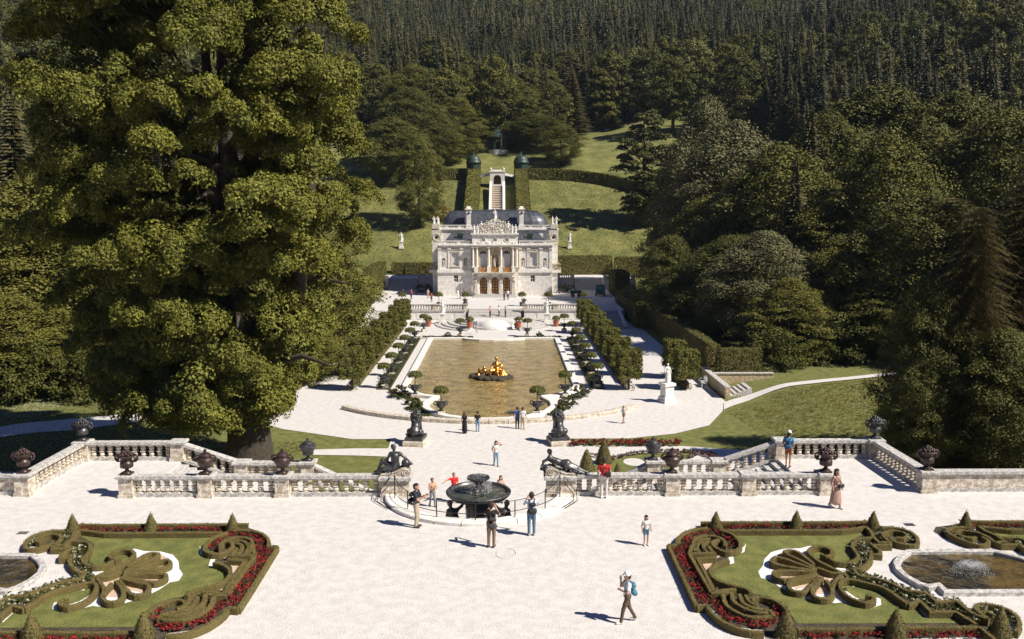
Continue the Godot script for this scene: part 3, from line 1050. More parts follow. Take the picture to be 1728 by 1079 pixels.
	tag(fo, "dark spruce forest high on the mountain slope", "forest")
	fo = scatter("broadleaf_forest", fb.done(), M.leaf, tb, cb, self)
	tag(fo, "pale broadleaf patches of forest between the spruces on the mountain", "forest")
	# shrubs
	var shrub := crown(4, 3, [[0.0, 0.8], [0.3, 1.0], [0.7, 0.8], [1.0, 0.2]], 60, 90, 0.16, Color(0.04, 0.05, 0.01), Color(0.11, 0.11, 0.025), 0.7, 0.16, 0.5).done()
	for e in [[745, 352, 34, 212, 1], [60, 640, 120, 81, 0], [150, 650, 110, 81, 0], [250, 650, 120, 82, 0], [1300, 640, 90, 92, 0], [1400, 630, 110, 95, 0]]:
		var p := Q(e[0], e[1], e[3])
		var gy := ground_at(p.x, p.z)
		var s: float = e[2] * e[3] / F / 4.0
		var o := thing("shrub", "orange tinged round shrub on the hill lawn" if e[4] == 1 else "loose green shrub at the edge of the wood", "shrub", Vector3(p.x, gy, p.z), R.randf() * TAU, "" if e[4] == 1 else "shrubs at the wood edge")
		part("foliage", shrub if e[4] == 0 else crown(4, 3, [[0.0, 0.8], [0.3, 1.0], [0.7, 0.8], [1.0, 0.2]], 60, 90, 0.16, Color(0.1, 0.06, 0.01), Color(0.2, 0.12, 0.02), 0.7, 0.16, 0.5).done(), M.leaf, o).scale = Vector3(s, s, s)

# ---------- box parterres on the upper terrace, traced from the photograph's one in full view ----------
func z7(a: Array) -> Array:
	var r := []
	for e in a:
		r.append([1110.0 + e[0] / 4.713, 850.0 + e[1] / 4.713])
	return r

func z8(a: Array) -> Array:
	var r := []
	for e in a:
		r.append([1418.0 + e[0] / 4.713, 850.0 + e[1] / 4.713])
	return r

func hedge(path: PackedVector2Array, w: float, h: float, y: float, density := 480.0, ls := 0.036, c0 := Color(0.09, 0.082, 0.02), c1 := Color(0.26, 0.2, 0.055)) -> Array:
	# [dark twiggy core, leafy surface]
	var core := MB.new()
	var hw := w * 0.5
	core.sweep(path, false, [[-hw * 0.88, 0], [-hw * 0.92, h * 0.8], [-hw * 0.7, h * 0.93], [hw * 0.7, h * 0.93], [hw * 0.92, h * 0.8], [hw * 0.88, 0]], y)
	var b := colour_mb()
	var rim := [[-hw, 0.02], [-hw, h * 0.9], [-hw * 0.85, h], [hw * 0.85, h], [hw, h * 0.9], [hw, 0.02]]
	for i in path.size() - 1:
		var p := path[i]
		var d := path[i + 1] - p
		var l := d.length()
		if l < 0.001:
			continue
		var s := Vector2(d.y, -d.x) / l
		for e in rim.size() - 1:
			var span := Vector2(rim[e + 1][0] - rim[e][0], rim[e + 1][1] - rim[e][1])
			var nn2 := Vector2(-span.y, span.x).normalized()   # out of the hedge in (offset, height)
			var amount := density * l * span.length()
			var k := int(amount) + (1 if R.randf() < amount - int(amount) else 0)
			for j in k:
				var u := R.randf()
				var t := R.randf()
				var off: float = rim[e][0] + span.x * t
				var hh: float = rim[e][1] + span.y * t
				var bump := 1.0 + 0.06 * NZ.get_noise_2d(p.x * 2.0 + d.x * u * 2.0, p.y * 2.0 + hh * 3.0)
				var q := p + d * u + s * off * bump
				var nn := Vector3(s.x * nn2.x, nn2.y, s.y * nn2.x)
				b.col = c0.lerp(c1, clampf(R.randf() * 0.8 + NZ.get_noise_2d(q.x * 1.5, q.y * 1.5) * 0.5 + 0.1, 0, 1))
				leaf(b, Vector3(q.x, y + hh * bump, q.y) + nn * R.randf_range(-0.3, 0.35) * ls, (nn + Vector3(R.randfn(), R.randfn(), R.randfn()) * 0.45).normalized(), ls * R.randf_range(0.7, 1.4))
	for e in [[0, 1], [path.size() - 1, path.size() - 2]]:   # the cut ends
		var o := (path[e[0]] - path[e[1]]).normalized()
		var s := Vector2(o.y, -o.x)
		for j in int(density * w * h):
			var q := path[e[0]] + s * R.randf_range(-hw, hw)
			b.col = c0.lerp(c1, R.randf())
			leaf(b, Vector3(q.x, y + R.randf() * h, q.y), (Vector3(o.x, 0, o.y) + Vector3(R.randfn(), R.randfn(), R.randfn()) * 0.4).normalized(), ls)
	return [core.done(), b.done()]

func bed_plants(poly: PackedVector2Array, count: float, y: float, tf: Array, cl: Array, cols: Array, h := 0.14):
	var lo := Vector2.INF
	var hi := -Vector2.INF
	for p in poly:
		lo = lo.min(p)
		hi = hi.max(p)
	var n := int((hi.x - lo.x) * (hi.y - lo.y) * count)
	for i in n:
		var p := Vector2(R.randf_range(lo.x, hi.x), R.randf_range(lo.y, hi.y))
		if Geometry2D.is_point_in_polygon(p, poly):
			var s := R.randf_range(0.7, 1.25)
			tf.append(Transform3D(Basis(Vector3.UP, R.randf() * TAU).scaled(Vector3.ONE * s), Vector3(p.x, y + h * R.randf_range(0.5, 1.1), p.y)))
			var k := R.randf()
			cl.append((cols[0] if k < 0.4 else cols[1] if k < 0.72 else cols[2]) * R.randf_range(0.7, 1.3))

func tuft(n: int, r: float, ls: float) -> ArrayMesh:
	var b := colour_mb()
	for i in n:
		var d := Vector3(R.randfn(), absf(R.randfn()) + 0.3, R.randfn()).normalized()
		b.col = Color(1, 1, 1) * R.randf_range(0.7, 1.2)
		leaf(b, d * r * R.randf_range(0.3, 1.0), (d + Vector3(R.randfn(), R.randfn(), R.randfn()) * 0.4).normalized(), ls)
	return b.done()

func cone_mesh(h: float, r: float, dens := 520.0, ls := 0.045) -> Array:
	var core := MB.new()
	core.lathe([[r * 0.9, 0], [r * 0.92, h * 0.12], [r * 0.62, h * 0.5], [r * 0.25, h * 0.83], [0, h * 0.96]], 12)
	var b := colour_mb()
	var pr := [[r, 0.0], [r * 1.02, 0.12], [r * 0.85, 0.3], [r * 0.68, 0.5], [r * 0.45, 0.7], [r * 0.2, 0.9], [0.01, 1.0]]
	for i in int(dens * h * r * 5.0):
		var t := 1.0 - sqrt(R.randf())
		var rad := 0.0
		for k in pr.size() - 1:
			if t <= pr[k + 1][1]:
				rad = lerpf(pr[k][0], pr[k + 1][0], (t - pr[k][1]) / (pr[k + 1][1] - pr[k][1]))
				break
		var a := R.randf() * TAU
		var d := Vector3(cos(a), 0.45, sin(a)).normalized()
		b.col = Color(0.055, 0.058, 0.017).lerp(Color(0.15, 0.13, 0.042), R.randf())
		leaf(b, Vector3(cos(a) * rad, t * h, sin(a) * rad) * (1.0 + 0.03 * R.randfn()), (d + Vector3(R.randfn(), R.randfn(), R.randfn()) * 0.4).normalized(), ls * R.randf_range(0.7, 1.4))
	return [core.done(), b.done()]

func build_parterres():
	var yt := UP + 0.25
	var lines := [
		[z7([[345, 141], [430, 141]]), 0], [z7([[430, 141], [900, 140], [1461, 139]]) + z8([[215, 133]]), 0],
		[z7([[540, 206], [1000, 205], [1461, 203]]) + z8([[205, 178], [245, 212], [262, 256]]), 0],
		[z8([[262, 262], [150, 268], [105, 290]]), 0],
		[z7([[400, 186], [300, 196], [215, 224], [165, 268], [158, 312]]), 1], [z7([[158, 318], [84, 322]]), 0], [z7([[84, 322], [200, 572], [312, 806]]), 0], [z7([[312, 806], [392, 800]]), 0],
		[z7([[392, 800], [430, 858], [520, 928], [640, 982], [760, 1008], [842, 1010]]), 1],
		[z7([[500, 205], [590, 235], [648, 290], [655, 340], [610, 368], [540, 372], [478, 352], [438, 318], [452, 288], [490, 278]]), 1],
		[z7([[250, 388], [285, 310], [300, 268], [360, 248], [430, 248], [500, 268], [540, 305], [530, 330]]), 1],
		[z7([[300, 372], [300, 330], [330, 300]]), 1], [z7([[330, 380], [310, 330], [320, 300], [370, 275], [420, 272]]), 1], [z7([[400, 385], [365, 340], [370, 305], [410, 292]]), 1], [z7([[455, 388], [420, 360], [405, 330]]), 1],
		[z7([[250, 388], [380, 386], [462, 384]]), 0], [z7([[252, 392], [340, 548], [425, 692]]), 0], [z7([[318, 430], [390, 566], [452, 690]]), 0], [z7([[318, 430], [462, 418]]), 0],
		[z7([[566, 442], [490, 462], [436, 498], [424, 545], [470, 598], [560, 632], [640, 650], [712, 672], [742, 700]]), 1],
		[z7([[452, 690], [540, 678], [622, 672]]), 0], [z7([[425, 700], [510, 702], [600, 690]]), 0],
		[z7([[520, 712], [540, 790], [620, 850], [720, 888], [850, 892], [915, 880]]), 1], [z7([[590, 690], [600, 760], [680, 820], [800, 856], [880, 858]]), 1], [z7([[650, 712], [680, 780], [760, 822], [850, 832]]), 1], [z7([[700, 720], [735, 775], [800, 805]]), 1],
		[z7([[742, 752], [800, 732], [900, 750], [980, 790], [1030, 840], [1048, 895]]), 1], [z7([[850, 832], [905, 850], [918, 890]]), 1],
		[z7([[1110, 985], [1461, 988]]) + z8([[300, 978], [1110, 972]]), 0],
		[z7([[860, 1075], [1110, 1090], [1461, 1094]]) + z8([[300, 1088], [1200, 1086]]), 0],
		[z8([[1110, 972], [1180, 1030], [1230, 1070]]), 0],
		# links to the pond side
		[z8([[100, 345], [142, 405], [128, 440], [60, 462], [-40, 452], [-90, 420]]), 1], [z8([[245, 372], [245, 430], [205, 478], [150, 512], [110, 505]]), 1],
		[z8([[105, 298], [100, 345]]), 0], [z8([[240, 310], [320, 368], [320, 398], [245, 392]]), 0], [z8([[262, 256], [310, 300], [398, 300], [398, 322], [250, 322]]), 0],
		[z8([[330, 182], [450, 186], [555, 216], [612, 265], [608, 316], [520, 318], [425, 292], [402, 262]]), 1], [z8([[398, 300], [345, 250], [352, 222], [420, 206], [500, 222], [538, 248], [500, 268], [450, 262]]), 1],
		[z8([[110, 510], [150, 560], [270, 580], [400, 622], [520, 680]]), 1], [z8([[520, 680], [680, 698], [765, 768], [930, 768], [1050, 862], [1190, 918]]), 0],
		[z8([[80, 592], [200, 620], [350, 662], [470, 742], [540, 790]]), 1], [z8([[540, 790], [640, 768], [722, 850], [920, 850], [1085, 952]]), 0],
		[z8([[80, 592], [18, 600], [0, 650], [40, 710], [110, 752], [200, 778], [268, 760], [262, 728], [200, 720]]), 1],
		[z8([[1190, 918], [1140, 880], [1080, 830], [1090, 796], [1180, 790], [1300, 820], [1400, 880], [1430, 950], [1400, 1010]]), 1], [z8([[1120, 850], [1170, 850], [1230, 880]]), 1],
		# shell
		[z7([[1262, 510], [1130, 440], [1040, 400], [1010, 372], [1060, 362], [1130, 385], [1240, 470]]), 1], [z7([[1258, 520], [1120, 470], [990, 425], [930, 420], [905, 445], [930, 470], [1050, 495], [1255, 525]]), 1],
		[z7([[1260, 535], [1100, 525], [980, 525], [930, 530], [925, 560], [980, 590], [1050, 590], [1270, 548]]), 1], [z7([[1275, 560], [1150, 590], [1060, 610], [1042, 640], [1065, 680], [1140, 692], [1180, 680], [1290, 575]]), 1],
		[z7([[1310, 580], [1250, 640], [1232, 690], [1260, 735], [1340, 745], [1390, 715], [1385, 660], [1340, 600]]), 1],
		[z7([[1461, 540], [1380, 500], [1290, 455], [1230, 410], [1200, 370], [1235, 340], [1310, 335], [1380, 360], [1385, 395], [1340, 410], [1300, 395]]), 1], [z7([[1270, 500], [1380, 540], [1450, 545]]) + z8([[60, 570]]), 1], [z7([[1385, 660], [1420, 600], [1461, 560]]) + z8([[40, 540]]), 1],
	]
	var cores := []
	var skins := []
	for e in lines:
		var pl := poly_px(e[0], yt)
		pl = smooth_path(pl, 0.12) if e[1] == 1 else smooth_path(pl, 0.6)
		var hm := hedge(pl, 0.145, 0.24, UP)
		cores.append(hm[0])
		skins.append(hm[1])
	var lawn := sheet(poly_px(z7([[520, 236], [1461, 232]]) + z8([[225, 225], [80, 300], [95, 440], [20, 480], [-30, 560], [100, 640], [300, 680], [480, 780], [640, 800], [720, 880], [910, 880], [1040, 955]]) + z7([[1110, 960], [1030, 840], [880, 740], [740, 720], [720, 690], [560, 650], [440, 590], [420, 520], [470, 470], [560, 440], [520, 400], [650, 345], [640, 290]]), UP), UP + 0.016)
	var soil := sheet(poly_px(z7([[345, 145], [1461, 142]]) + z8([[330, 180], [450, 190], [560, 225], [605, 270], [600, 315], [520, 315], [425, 300], [395, 320], [320, 330], [320, 395], [245, 400], [240, 440], [150, 515], [270, 590], [400, 630], [520, 690], [680, 705], [760, 775], [930, 780], [1050, 870], [1180, 930], [1230, 1060]]) + z8([[300, 1085]]) + z7([[1461, 1085], [860, 1070], [842, 1010], [640, 985], [520, 930], [392, 800], [312, 806], [200, 572], [84, 322], [158, 318], [165, 268], [215, 224], [300, 196], [345, 180]]), UP), UP + 0.008)
	var white := sheet(Geometry2D.offset_polygon(poly_px(z7([[1215, 355], [1150, 372], [1020, 376], [930, 400], [880, 450], [865, 510], [832, 550], [850, 592], [912, 602], [990, 662], [1100, 722], [1250, 768], [1400, 784], [1461, 776]]) + z8([[110, 802], [220, 828], [292, 802], [288, 768], [200, 795], [100, 760], [0, 690], [-20, 560], [30, 520]]) + z7([[1340, 560], [1260, 500], [1180, 420]]), UP), 0.13)[0], UP + 0.021)
	var white2 := [sheet(poly_px(z7([[590, 228], [1461, 224]]) + z8([[215, 214], [215, 226]]) + z7([[1461, 240], [590, 243]]), UP), UP + 0.021), sheet(poly_px(z7([[560, 400], [640, 380], [690, 345], [705, 320], [690, 390], [600, 425], [610, 480], [520, 500], [470, 530], [450, 520], [480, 480], [570, 460]]), UP), UP + 0.021), sheet(poly_px(z8([[490, 770], [530, 812], [620, 800], [700, 895], [900, 895], [900, 910], [690, 912], [610, 825], [500, 830], [420, 740]]), UP), UP + 0.021), sheet(poly_px(z8([[95, 640], [200, 640], [340, 690], [330, 705], [200, 660], [100, 670]]), UP), UP + 0.024)]
	var peach := [sheet(poly_px(z7([[330, 450], [480, 430], [420, 500], [410, 560], [470, 610], [620, 660], [470, 680], [400, 560]]), UP), UP + 0.022), sheet(poly_px(z7([[460, 400], [540, 390], [480, 440]]), UP), UP + 0.024), sheet(poly_px(z7([[1010, 380], [920, 430], [940, 560], [1060, 650], [1100, 690], [1240, 660], [1260, 730], [1380, 720], [1400, 610], [1440, 560], [1290, 500], [1200, 470]]), UP), UP + 0.025)]
	var red := []
	red.append(poly_px(z7([[500, 150], [1461, 148]]) + z8([[200, 145], [200, 172]]) + z7([[1461, 190], [540, 192]]), UP + 0.1))
	red.append(poly_px(z7([[105, 330], [190, 330], [190, 280], [240, 235], [330, 205], [430, 198], [520, 212], [620, 270], [635, 320], [600, 345], [545, 345], [560, 300], [500, 250], [400, 235], [300, 250], [270, 310], [238, 395], [412, 700], [520, 800], [620, 870], [720, 905], [880, 905], [930, 880], [930, 850], [880, 800], [980, 810], [1000, 860], [960, 930], [860, 985], [760, 985], [640, 960], [520, 900], [410, 790], [320, 785], [200, 540]]), UP + 0.1))
	red.append(poly_px(z7([[1120, 1010], [1461, 1015]]) + z8([[300, 1005], [1130, 1000], [1190, 1060]]) + z7([[1461, 1065], [1100, 1065]]), UP + 0.1))
	var green := []
	green.append(poly_px(z8([[265, 190], [330, 195], [450, 195], [550, 225], [600, 270], [600, 305], [560, 310], [540, 270], [500, 225], [420, 215], [350, 230], [360, 280], [390, 295], [310, 295], [290, 250]]), UP + 0.1))
	green.append(poly_px(z8([[120, 300], [240, 318], [310, 370], [250, 375], [235, 440], [150, 500], [120, 510], [160, 550], [270, 570], [400, 612], [520, 670], [680, 690], [765, 760], [930, 760], [1050, 850], [1180, 905], [1090, 945], [920, 855], [722, 855], [640, 775], [540, 795], [470, 745], [350, 665], [200, 625], [80, 600], [30, 610], [20, 650], [60, 710], [20, 700], [-10, 640], [10, 590], [60, 540], [60, 480], [130, 445], [148, 405], [110, 345]]), UP + 0.1))
	green.append(poly_px(z8([[1190, 905], [1110, 830], [1120, 800], [1200, 800], [1300, 830], [1390, 890], [1410, 950], [1380, 990], [1330, 960], [1300, 900], [1220, 860]]), UP + 0.1))
	var rt := []
	var rc := []
	for p in red:
		bed_plants(p, 130.0, UP, rt, rc, [Color(0.36, 0.024, 0.026), Color(0.14, 0.014, 0.018), Color(0.055, 0.05, 0.016)], 0.12)
	var gt := []
	var gc := []
	for p in green:
		bed_plants(p, 120.0, UP, gt, gc, [Color(0.045, 0.055, 0.012), Color(0.09, 0.095, 0.03), Color(0.42, 0.42, 0.3)], 0.16)
	var tuft_mesh := tuft(9, 0.07, 0.06)
	var cone := cone_mesh(0.78, 0.27)
	var bigcone := cone_mesh(0.92, 0.33)
	var mid := P(1563, 903, UP).x
	var cones := [[z7([[462, 195]])[0], 0], [z7([[1103, 185]])[0], 0], [z8([[262, 190]])[0], 0], [z7([[1018, 1040]])[0], 1], [z8([[440, 1040]])[0], 1], [z8([[1275, 1030]])[0], 1]]
	var places := [[1.0, 0.0, "beside the small foaming pond"], [-1.0, 0.0, "beside the plain shallow pond"], [-1.0, 2.0 * mid, "beyond the small fountain pond"]]
	for k in 3:
		var tf := Transform3D(Basis.from_scale(Vector3(places[k][0], 1, 1)), Vector3(places[k][1], 0, 0))
		var o := thing("box_parterre", "clipped box scroll parterre with red flowers " + places[k][2], "flower bed")
		o.transform = tf
		part("bed_soil", soil, M.soil, o)
		part("lawn", lawn, M.lawn, o)
		part("white_gravel", white, M.whitegravel, o)
		for w in white2:
			part("white_gravel", w, M.whitegravel, o)
		for w in peach:
			part("peach_gravel", w, M.peachgravel, o)
		for i in cores.size():
			var hg := part("box_hedge", skins[i], M.box, o)
			part("hedge_core", cores[i], M.boxcore, hg)
		scatter("red_begonias", tuft_mesh, M.flower, rt, rc, o)
		scatter("silver_green_plants", tuft_mesh, M.flower, gt, gc, o)
		for e in cones:
			var p := P(e[0][0], e[0][1], UP + 0.1)
			p = tf * Vector3(p.x, UP, p.z)
			if k == 2 and e[1] == 1:
				continue
			var cm: Array = cone if e[1] == 0 else bigcone
			var t := thing("topiary_cone", ["clipped box cone on the back border of a parterre", "larger clipped box cone on the front border of a parterre"][e[1]], "topiary", p, R.randf() * TAU, ["box cones along the back borders", "box cones along the front borders"][e[1]])
			var skin := part("foliage", cm[1], M.box, t)
			part("foliage_core", cm[0], M.boxcore, skin)
	# ponds
	var half := poly_px(z8([[888, 382], [560, 388], [540, 402], [498, 432], [466, 476], [482, 526], [545, 582], [640, 634], [700, 652], [792, 640], [852, 694], [1000, 694]]), UP + 0.12)
	var outl := PackedVector2Array()
	half[0].x = mid
	half[half.size() - 1].x = mid
	for i in range(0, half.size()):
		outl.append(half[i])
	for i in range(half.size() - 2, 0, -1):
		outl.append(Vector2(2.0 * mid - half[i].x, half[i].y))
	var pond_poly := smooth_path(outl, 0.3, true)
	for s in [1.0, -1.0]:
		var pl := PackedVector2Array()
		for p in outl:
			pl.append(Vector2(p.x * s, p.y))
		if not Geometry2D.is_polygon_clockwise(pl):
			pl.reverse()
		var o := thing("garden_pond", "low stone rimmed pond with a foaming fountain between the parterres" if s > 0 else "low stone rimmed still pond beside a box parterre", "pond", Vector3.ZERO)
		var b := MB.new()
		b.sweep(pl, true, [[-0.2, 0.0], [-0.2, 0.13], [-0.17, 0.16], [0.02, 0.16], [0.05, 0.13], [0.05, -0.5]], UP)
		part("rim", b.done(), M.cap, o)
		part("water", sheet(pl, UP + 0.03), M.pondwater, o)
	# the fountain's foam: falling drops
	var drop := MB.new()
	drop.ball(Vector3.ZERO, Vector3(0.0055, 0.012, 0.0055), 5, 3)
	var dt := []
	for i in 2600:
		var a := R.randf() * TAU
		var u := R.randf()
		var r := R.randf_range(0.35, 0.62)
		dt.append(Transform3D(Basis.from_scale(Vector3.ONE * R.randf_range(0.5, 1.5)), Vector3(mid - 0.25 + cos(a) * r * u * 1.5, UP + 0.05 + (0.42 * (1.0 - pow(2.0 * u - 0.75, 2.0))) * R.randf_range(0.8, 1.05), P(1632, 972, UP).z + sin(a) * r * u * 1.1)))
	for t in dt:
		t.origin.y = maxf(t.origin.y, UP + 0.035)
	var foam := scatter("fountain_spray", drop.done(), M.spray, dt, [], self)
	tag(foam, "white foaming spray falling on the small pond", "water spray")

# ---------- upper terrace: gravel, balustrades, urns, nymphs, niche fountain ----------
func arc(cx: float, cz: float, r: float, a0: float, a1: float, n: int) -> PackedVector2Array:
	var p := PackedVector2Array()
	for i in n + 1:
		var a := lerpf(a0, a1, float(i) / n)
		p.append(Vector2(cx + cos(a) * r, cz + sin(a) * r))
	return p

var baluster_mesh: ArrayMesh

func make_baluster(h: float, r: float) -> ArrayMesh:
	var b := MB.new()
	b.box(Vector3(0, h * 0.04, 0), Vector3(r * 1.9, h * 0.08, r * 1.9))
	b.lathe([[r * 0.6, h * 0.08], [r * 0.95, h * 0.2], [r * 0.9, h * 0.3], [r * 0.55, h * 0.42], [r * 0.5, h * 0.46]], 8)
	b.box(Vector3(0, h * 0.49, 0), Vector3(r * 1.7, h * 0.07, r * 1.7))
	b.lathe([[r * 0.5, h * 0.52], [r * 0.55, h * 0.56], [r * 0.9, h * 0.7], [r * 0.95, h * 0.8], [r * 0.6, h * 0.92]], 8)
	b.box(Vector3(0, h * 0.96, 0), Vector3(r * 1.9, h * 0.08, r * 1.9))
	return b.done()

func balustrade(o: Node3D, pts: Array, spans: Array, pw := 0.58, h := 0.98, step := 0.4, bal: Mesh = null):
	# pts: pier feet; spans[i] true where balusters run from pier i to i+1 (false: plain parapet, null: nothing)
	var k := h / 0.98
	for i in pts.size():
		var p: Vector3 = pts[i]
		if pw > 0.0:
			var pb := MB.new()
			pb.box(p + Vector3(0, 0.07 * k, 0), Vector3(pw + 0.1, 0.14 * k, pw + 0.1))
			pb.box(p + Vector3(0, 0.48 * k, 0), Vector3(pw, 0.7 * k, pw))
			var cb := MB.new()
			cb.box(p + Vector3(0, 0.85 * k, 0), Vector3(pw + 0.08, 0.05 * k, pw + 0.08))
			cb.cbox(p + Vector3(0, 0.935 * k, 0), Vector3(pw + 0.2, 0.12 * k, pw + 0.2), 0.03)
			part("pier_cap", cb.done(), M.cap, part("pier", pb.done(), M.stone, o))
	for i in spans.size():
		if spans[i] == null:
			continue
		var a: Vector3 = pts[i]
		var b: Vector3 = pts[i + 1]
		var d := Vector3(b.x - a.x, 0, b.z - a.z)
		var l := d.length()
		var g := (b - a) / l * (pw * 0.5 + 0.003)
		a += g
		b -= g
		l -= pw
		var bb := MB.new()
		bb.beam(a, b, 0.34 * k, 0.17 * k)
		part("base_rail", bb.done(), M.cap, o)
		var tb := MB.new()
		tb.beam(a + Vector3(0, 0.75 * k, 0), b + Vector3(0, 0.75 * k, 0), 0.3 * k, 0.06 * k)
		tb.beam(a + Vector3(0, 0.81 * k, 0), b + Vector3(0, 0.81 * k, 0), 0.46 * k, 0.13 * k)
		part("top_rail", tb.done(), M.cap, o)
		if spans[i]:
			var n := maxi(1, int(l / step))
			for j in n:
				part("baluster", bal if bal else baluster_mesh, M.stone, o, a.lerp(b, (j + 0.5) / n) + Vector3(0, 0.16 * k, 0))
			for e in [[a, 0.04], [b, -0.04]]:   # half pilasters against the piers
				var hb := MB.new()
				hb.box(e[0] + (b - a).normalized() * e[1] + Vector3(0, 0.46 * k, 0), Vector3(0.075, 0.58 * k, 0.2), atan2(-(b - a).z, (b - a).x))
				part("half_baluster", hb.done(), M.stone, o)
		else:
			var wb := MB.new()
			wb.beam(a + Vector3(0, 0.17 * k, 0), b + Vector3(0, 0.17 * k, 0), 0.26, 0.58 * k)
			part("parapet_panel", wb.done(), M.stone, o)

func urn(called: String, label: String, style: int, mt: Material, s := 1.0, group := "") -> Node3D:
	var o := thing(called, label, "urn", Vector3.ZERO, 0.0, group)
	var b := MB.new()
	b.box(Vector3(0, 0.03, 0) * s, Vector3(0.4, 0.06, 0.4) * s)
	b.lathe([[0.19 * s, 0.06 * s], [0.17 * s, 0.1 * s], [0.08 * s, 0.15 * s], [0.065 * s, 0.2 * s], [0.12 * s, 0.24 * s]], 14)
	part("foot", b.done(), mt, o)
	b = MB.new()
	var body := [[0.1, 0.23], [0.2, 0.29], [0.25, 0.38], [0.25, 0.46], [0.21, 0.54], [0.2, 0.6], [0.25, 0.66], [0.34, 0.71], [0.36, 0.745], [0.33, 0.77], [0.1, 0.78]]
	if style == 1:
		body = [[0.1, 0.23], [0.2, 0.3], [0.3, 0.42], [0.345, 0.54], [0.34, 0.62], [0.28, 0.69], [0.22, 0.72], [0.25, 0.75], [0.24, 0.78], [0.1, 0.8]]
	if style == 2:
		body = [[0.1, 0.23], [0.17, 0.3], [0.26, 0.42], [0.34, 0.56], [0.38, 0.66], [0.36, 0.74], [0.3, 0.77], [0.2, 0.79], [0.1, 0.8]]
	var bs := []
	for e in body:
		bs.append([e[0] * s, e[1] * s])
	b.lathe(bs, 18)
	for i in 14:   # gadroons on the belly
		var a := TAU * i / 14.0
		b.ball(Vector3(cos(a) * 0.21, 0.36, sin(a) * 0.21) * s, Vector3(0.045, 0.1, 0.045) * s, 5, 4)
	part("bowl", b.done(), mt, o)
	for e in [-1.0, 1.0]:
		if style == 2:
			continue
		var pts := []
		var rd := []
		for i in 9:
			var a := lerpf(-2.3, 2.1, i / 8.0)
			pts.append(Vector3(e * (0.3 + 0.14 * cos(a)), 0.66 + (0.15 if style == 0 else 0.13) * sin(a), 0) * s)
			rd.append((0.045 if i > 1 and i < 7 else 0.03) * s)
		b = MB.new()
		b.tube(pts, rd, 6)
		b.ball(Vector3(e * 0.33, 0.62, 0) * s, Vector3(0.06, 0.08, 0.09) * s, 6, 4)
		part("handle", b.done(), mt, o)
	b = MB.new()
	if style == 0:   # heaped fruit
		for i in 26:
			var a := i * 2.4
			var rr := 0.25 * sqrt((25.5 - i) / 26.0)
			b.ball(Vector3(cos(a) * rr, 0.78 + 0.2 * (1.0 - rr / 0.25), sin(a) * rr) * s, Vector3.ONE * R.randf_range(0.05, 0.075) * s, 6, 4)
		part("fruit_heap", b.done(), mt, o)
	else:
		b.lathe([[0.24 * s, 0.78 * s], [0.25 * s, 0.8 * s], [0.19 * s, 0.86 * s], [0.09 * s, 0.91 * s], [0.05 * s, 0.94 * s], [0.075 * s, 0.97 * s], [0.06 * s, 1.02 * s], [0.0, 1.07 * s]], 14)
		part("lid", b.done(), mt, o)
	return o

func body_part(o: Node3D, called: String, bones: Array, cell: float, mt: Material, k := 0.04) -> void:
	var f := flesh(bones, cell, k)
	for e in f:
		part(called if e == 0 else str(e), f[e].done(), mt, o)

func V(x: float, y: float, z: float) -> Vector3:
	return Vector3(x, y, z)

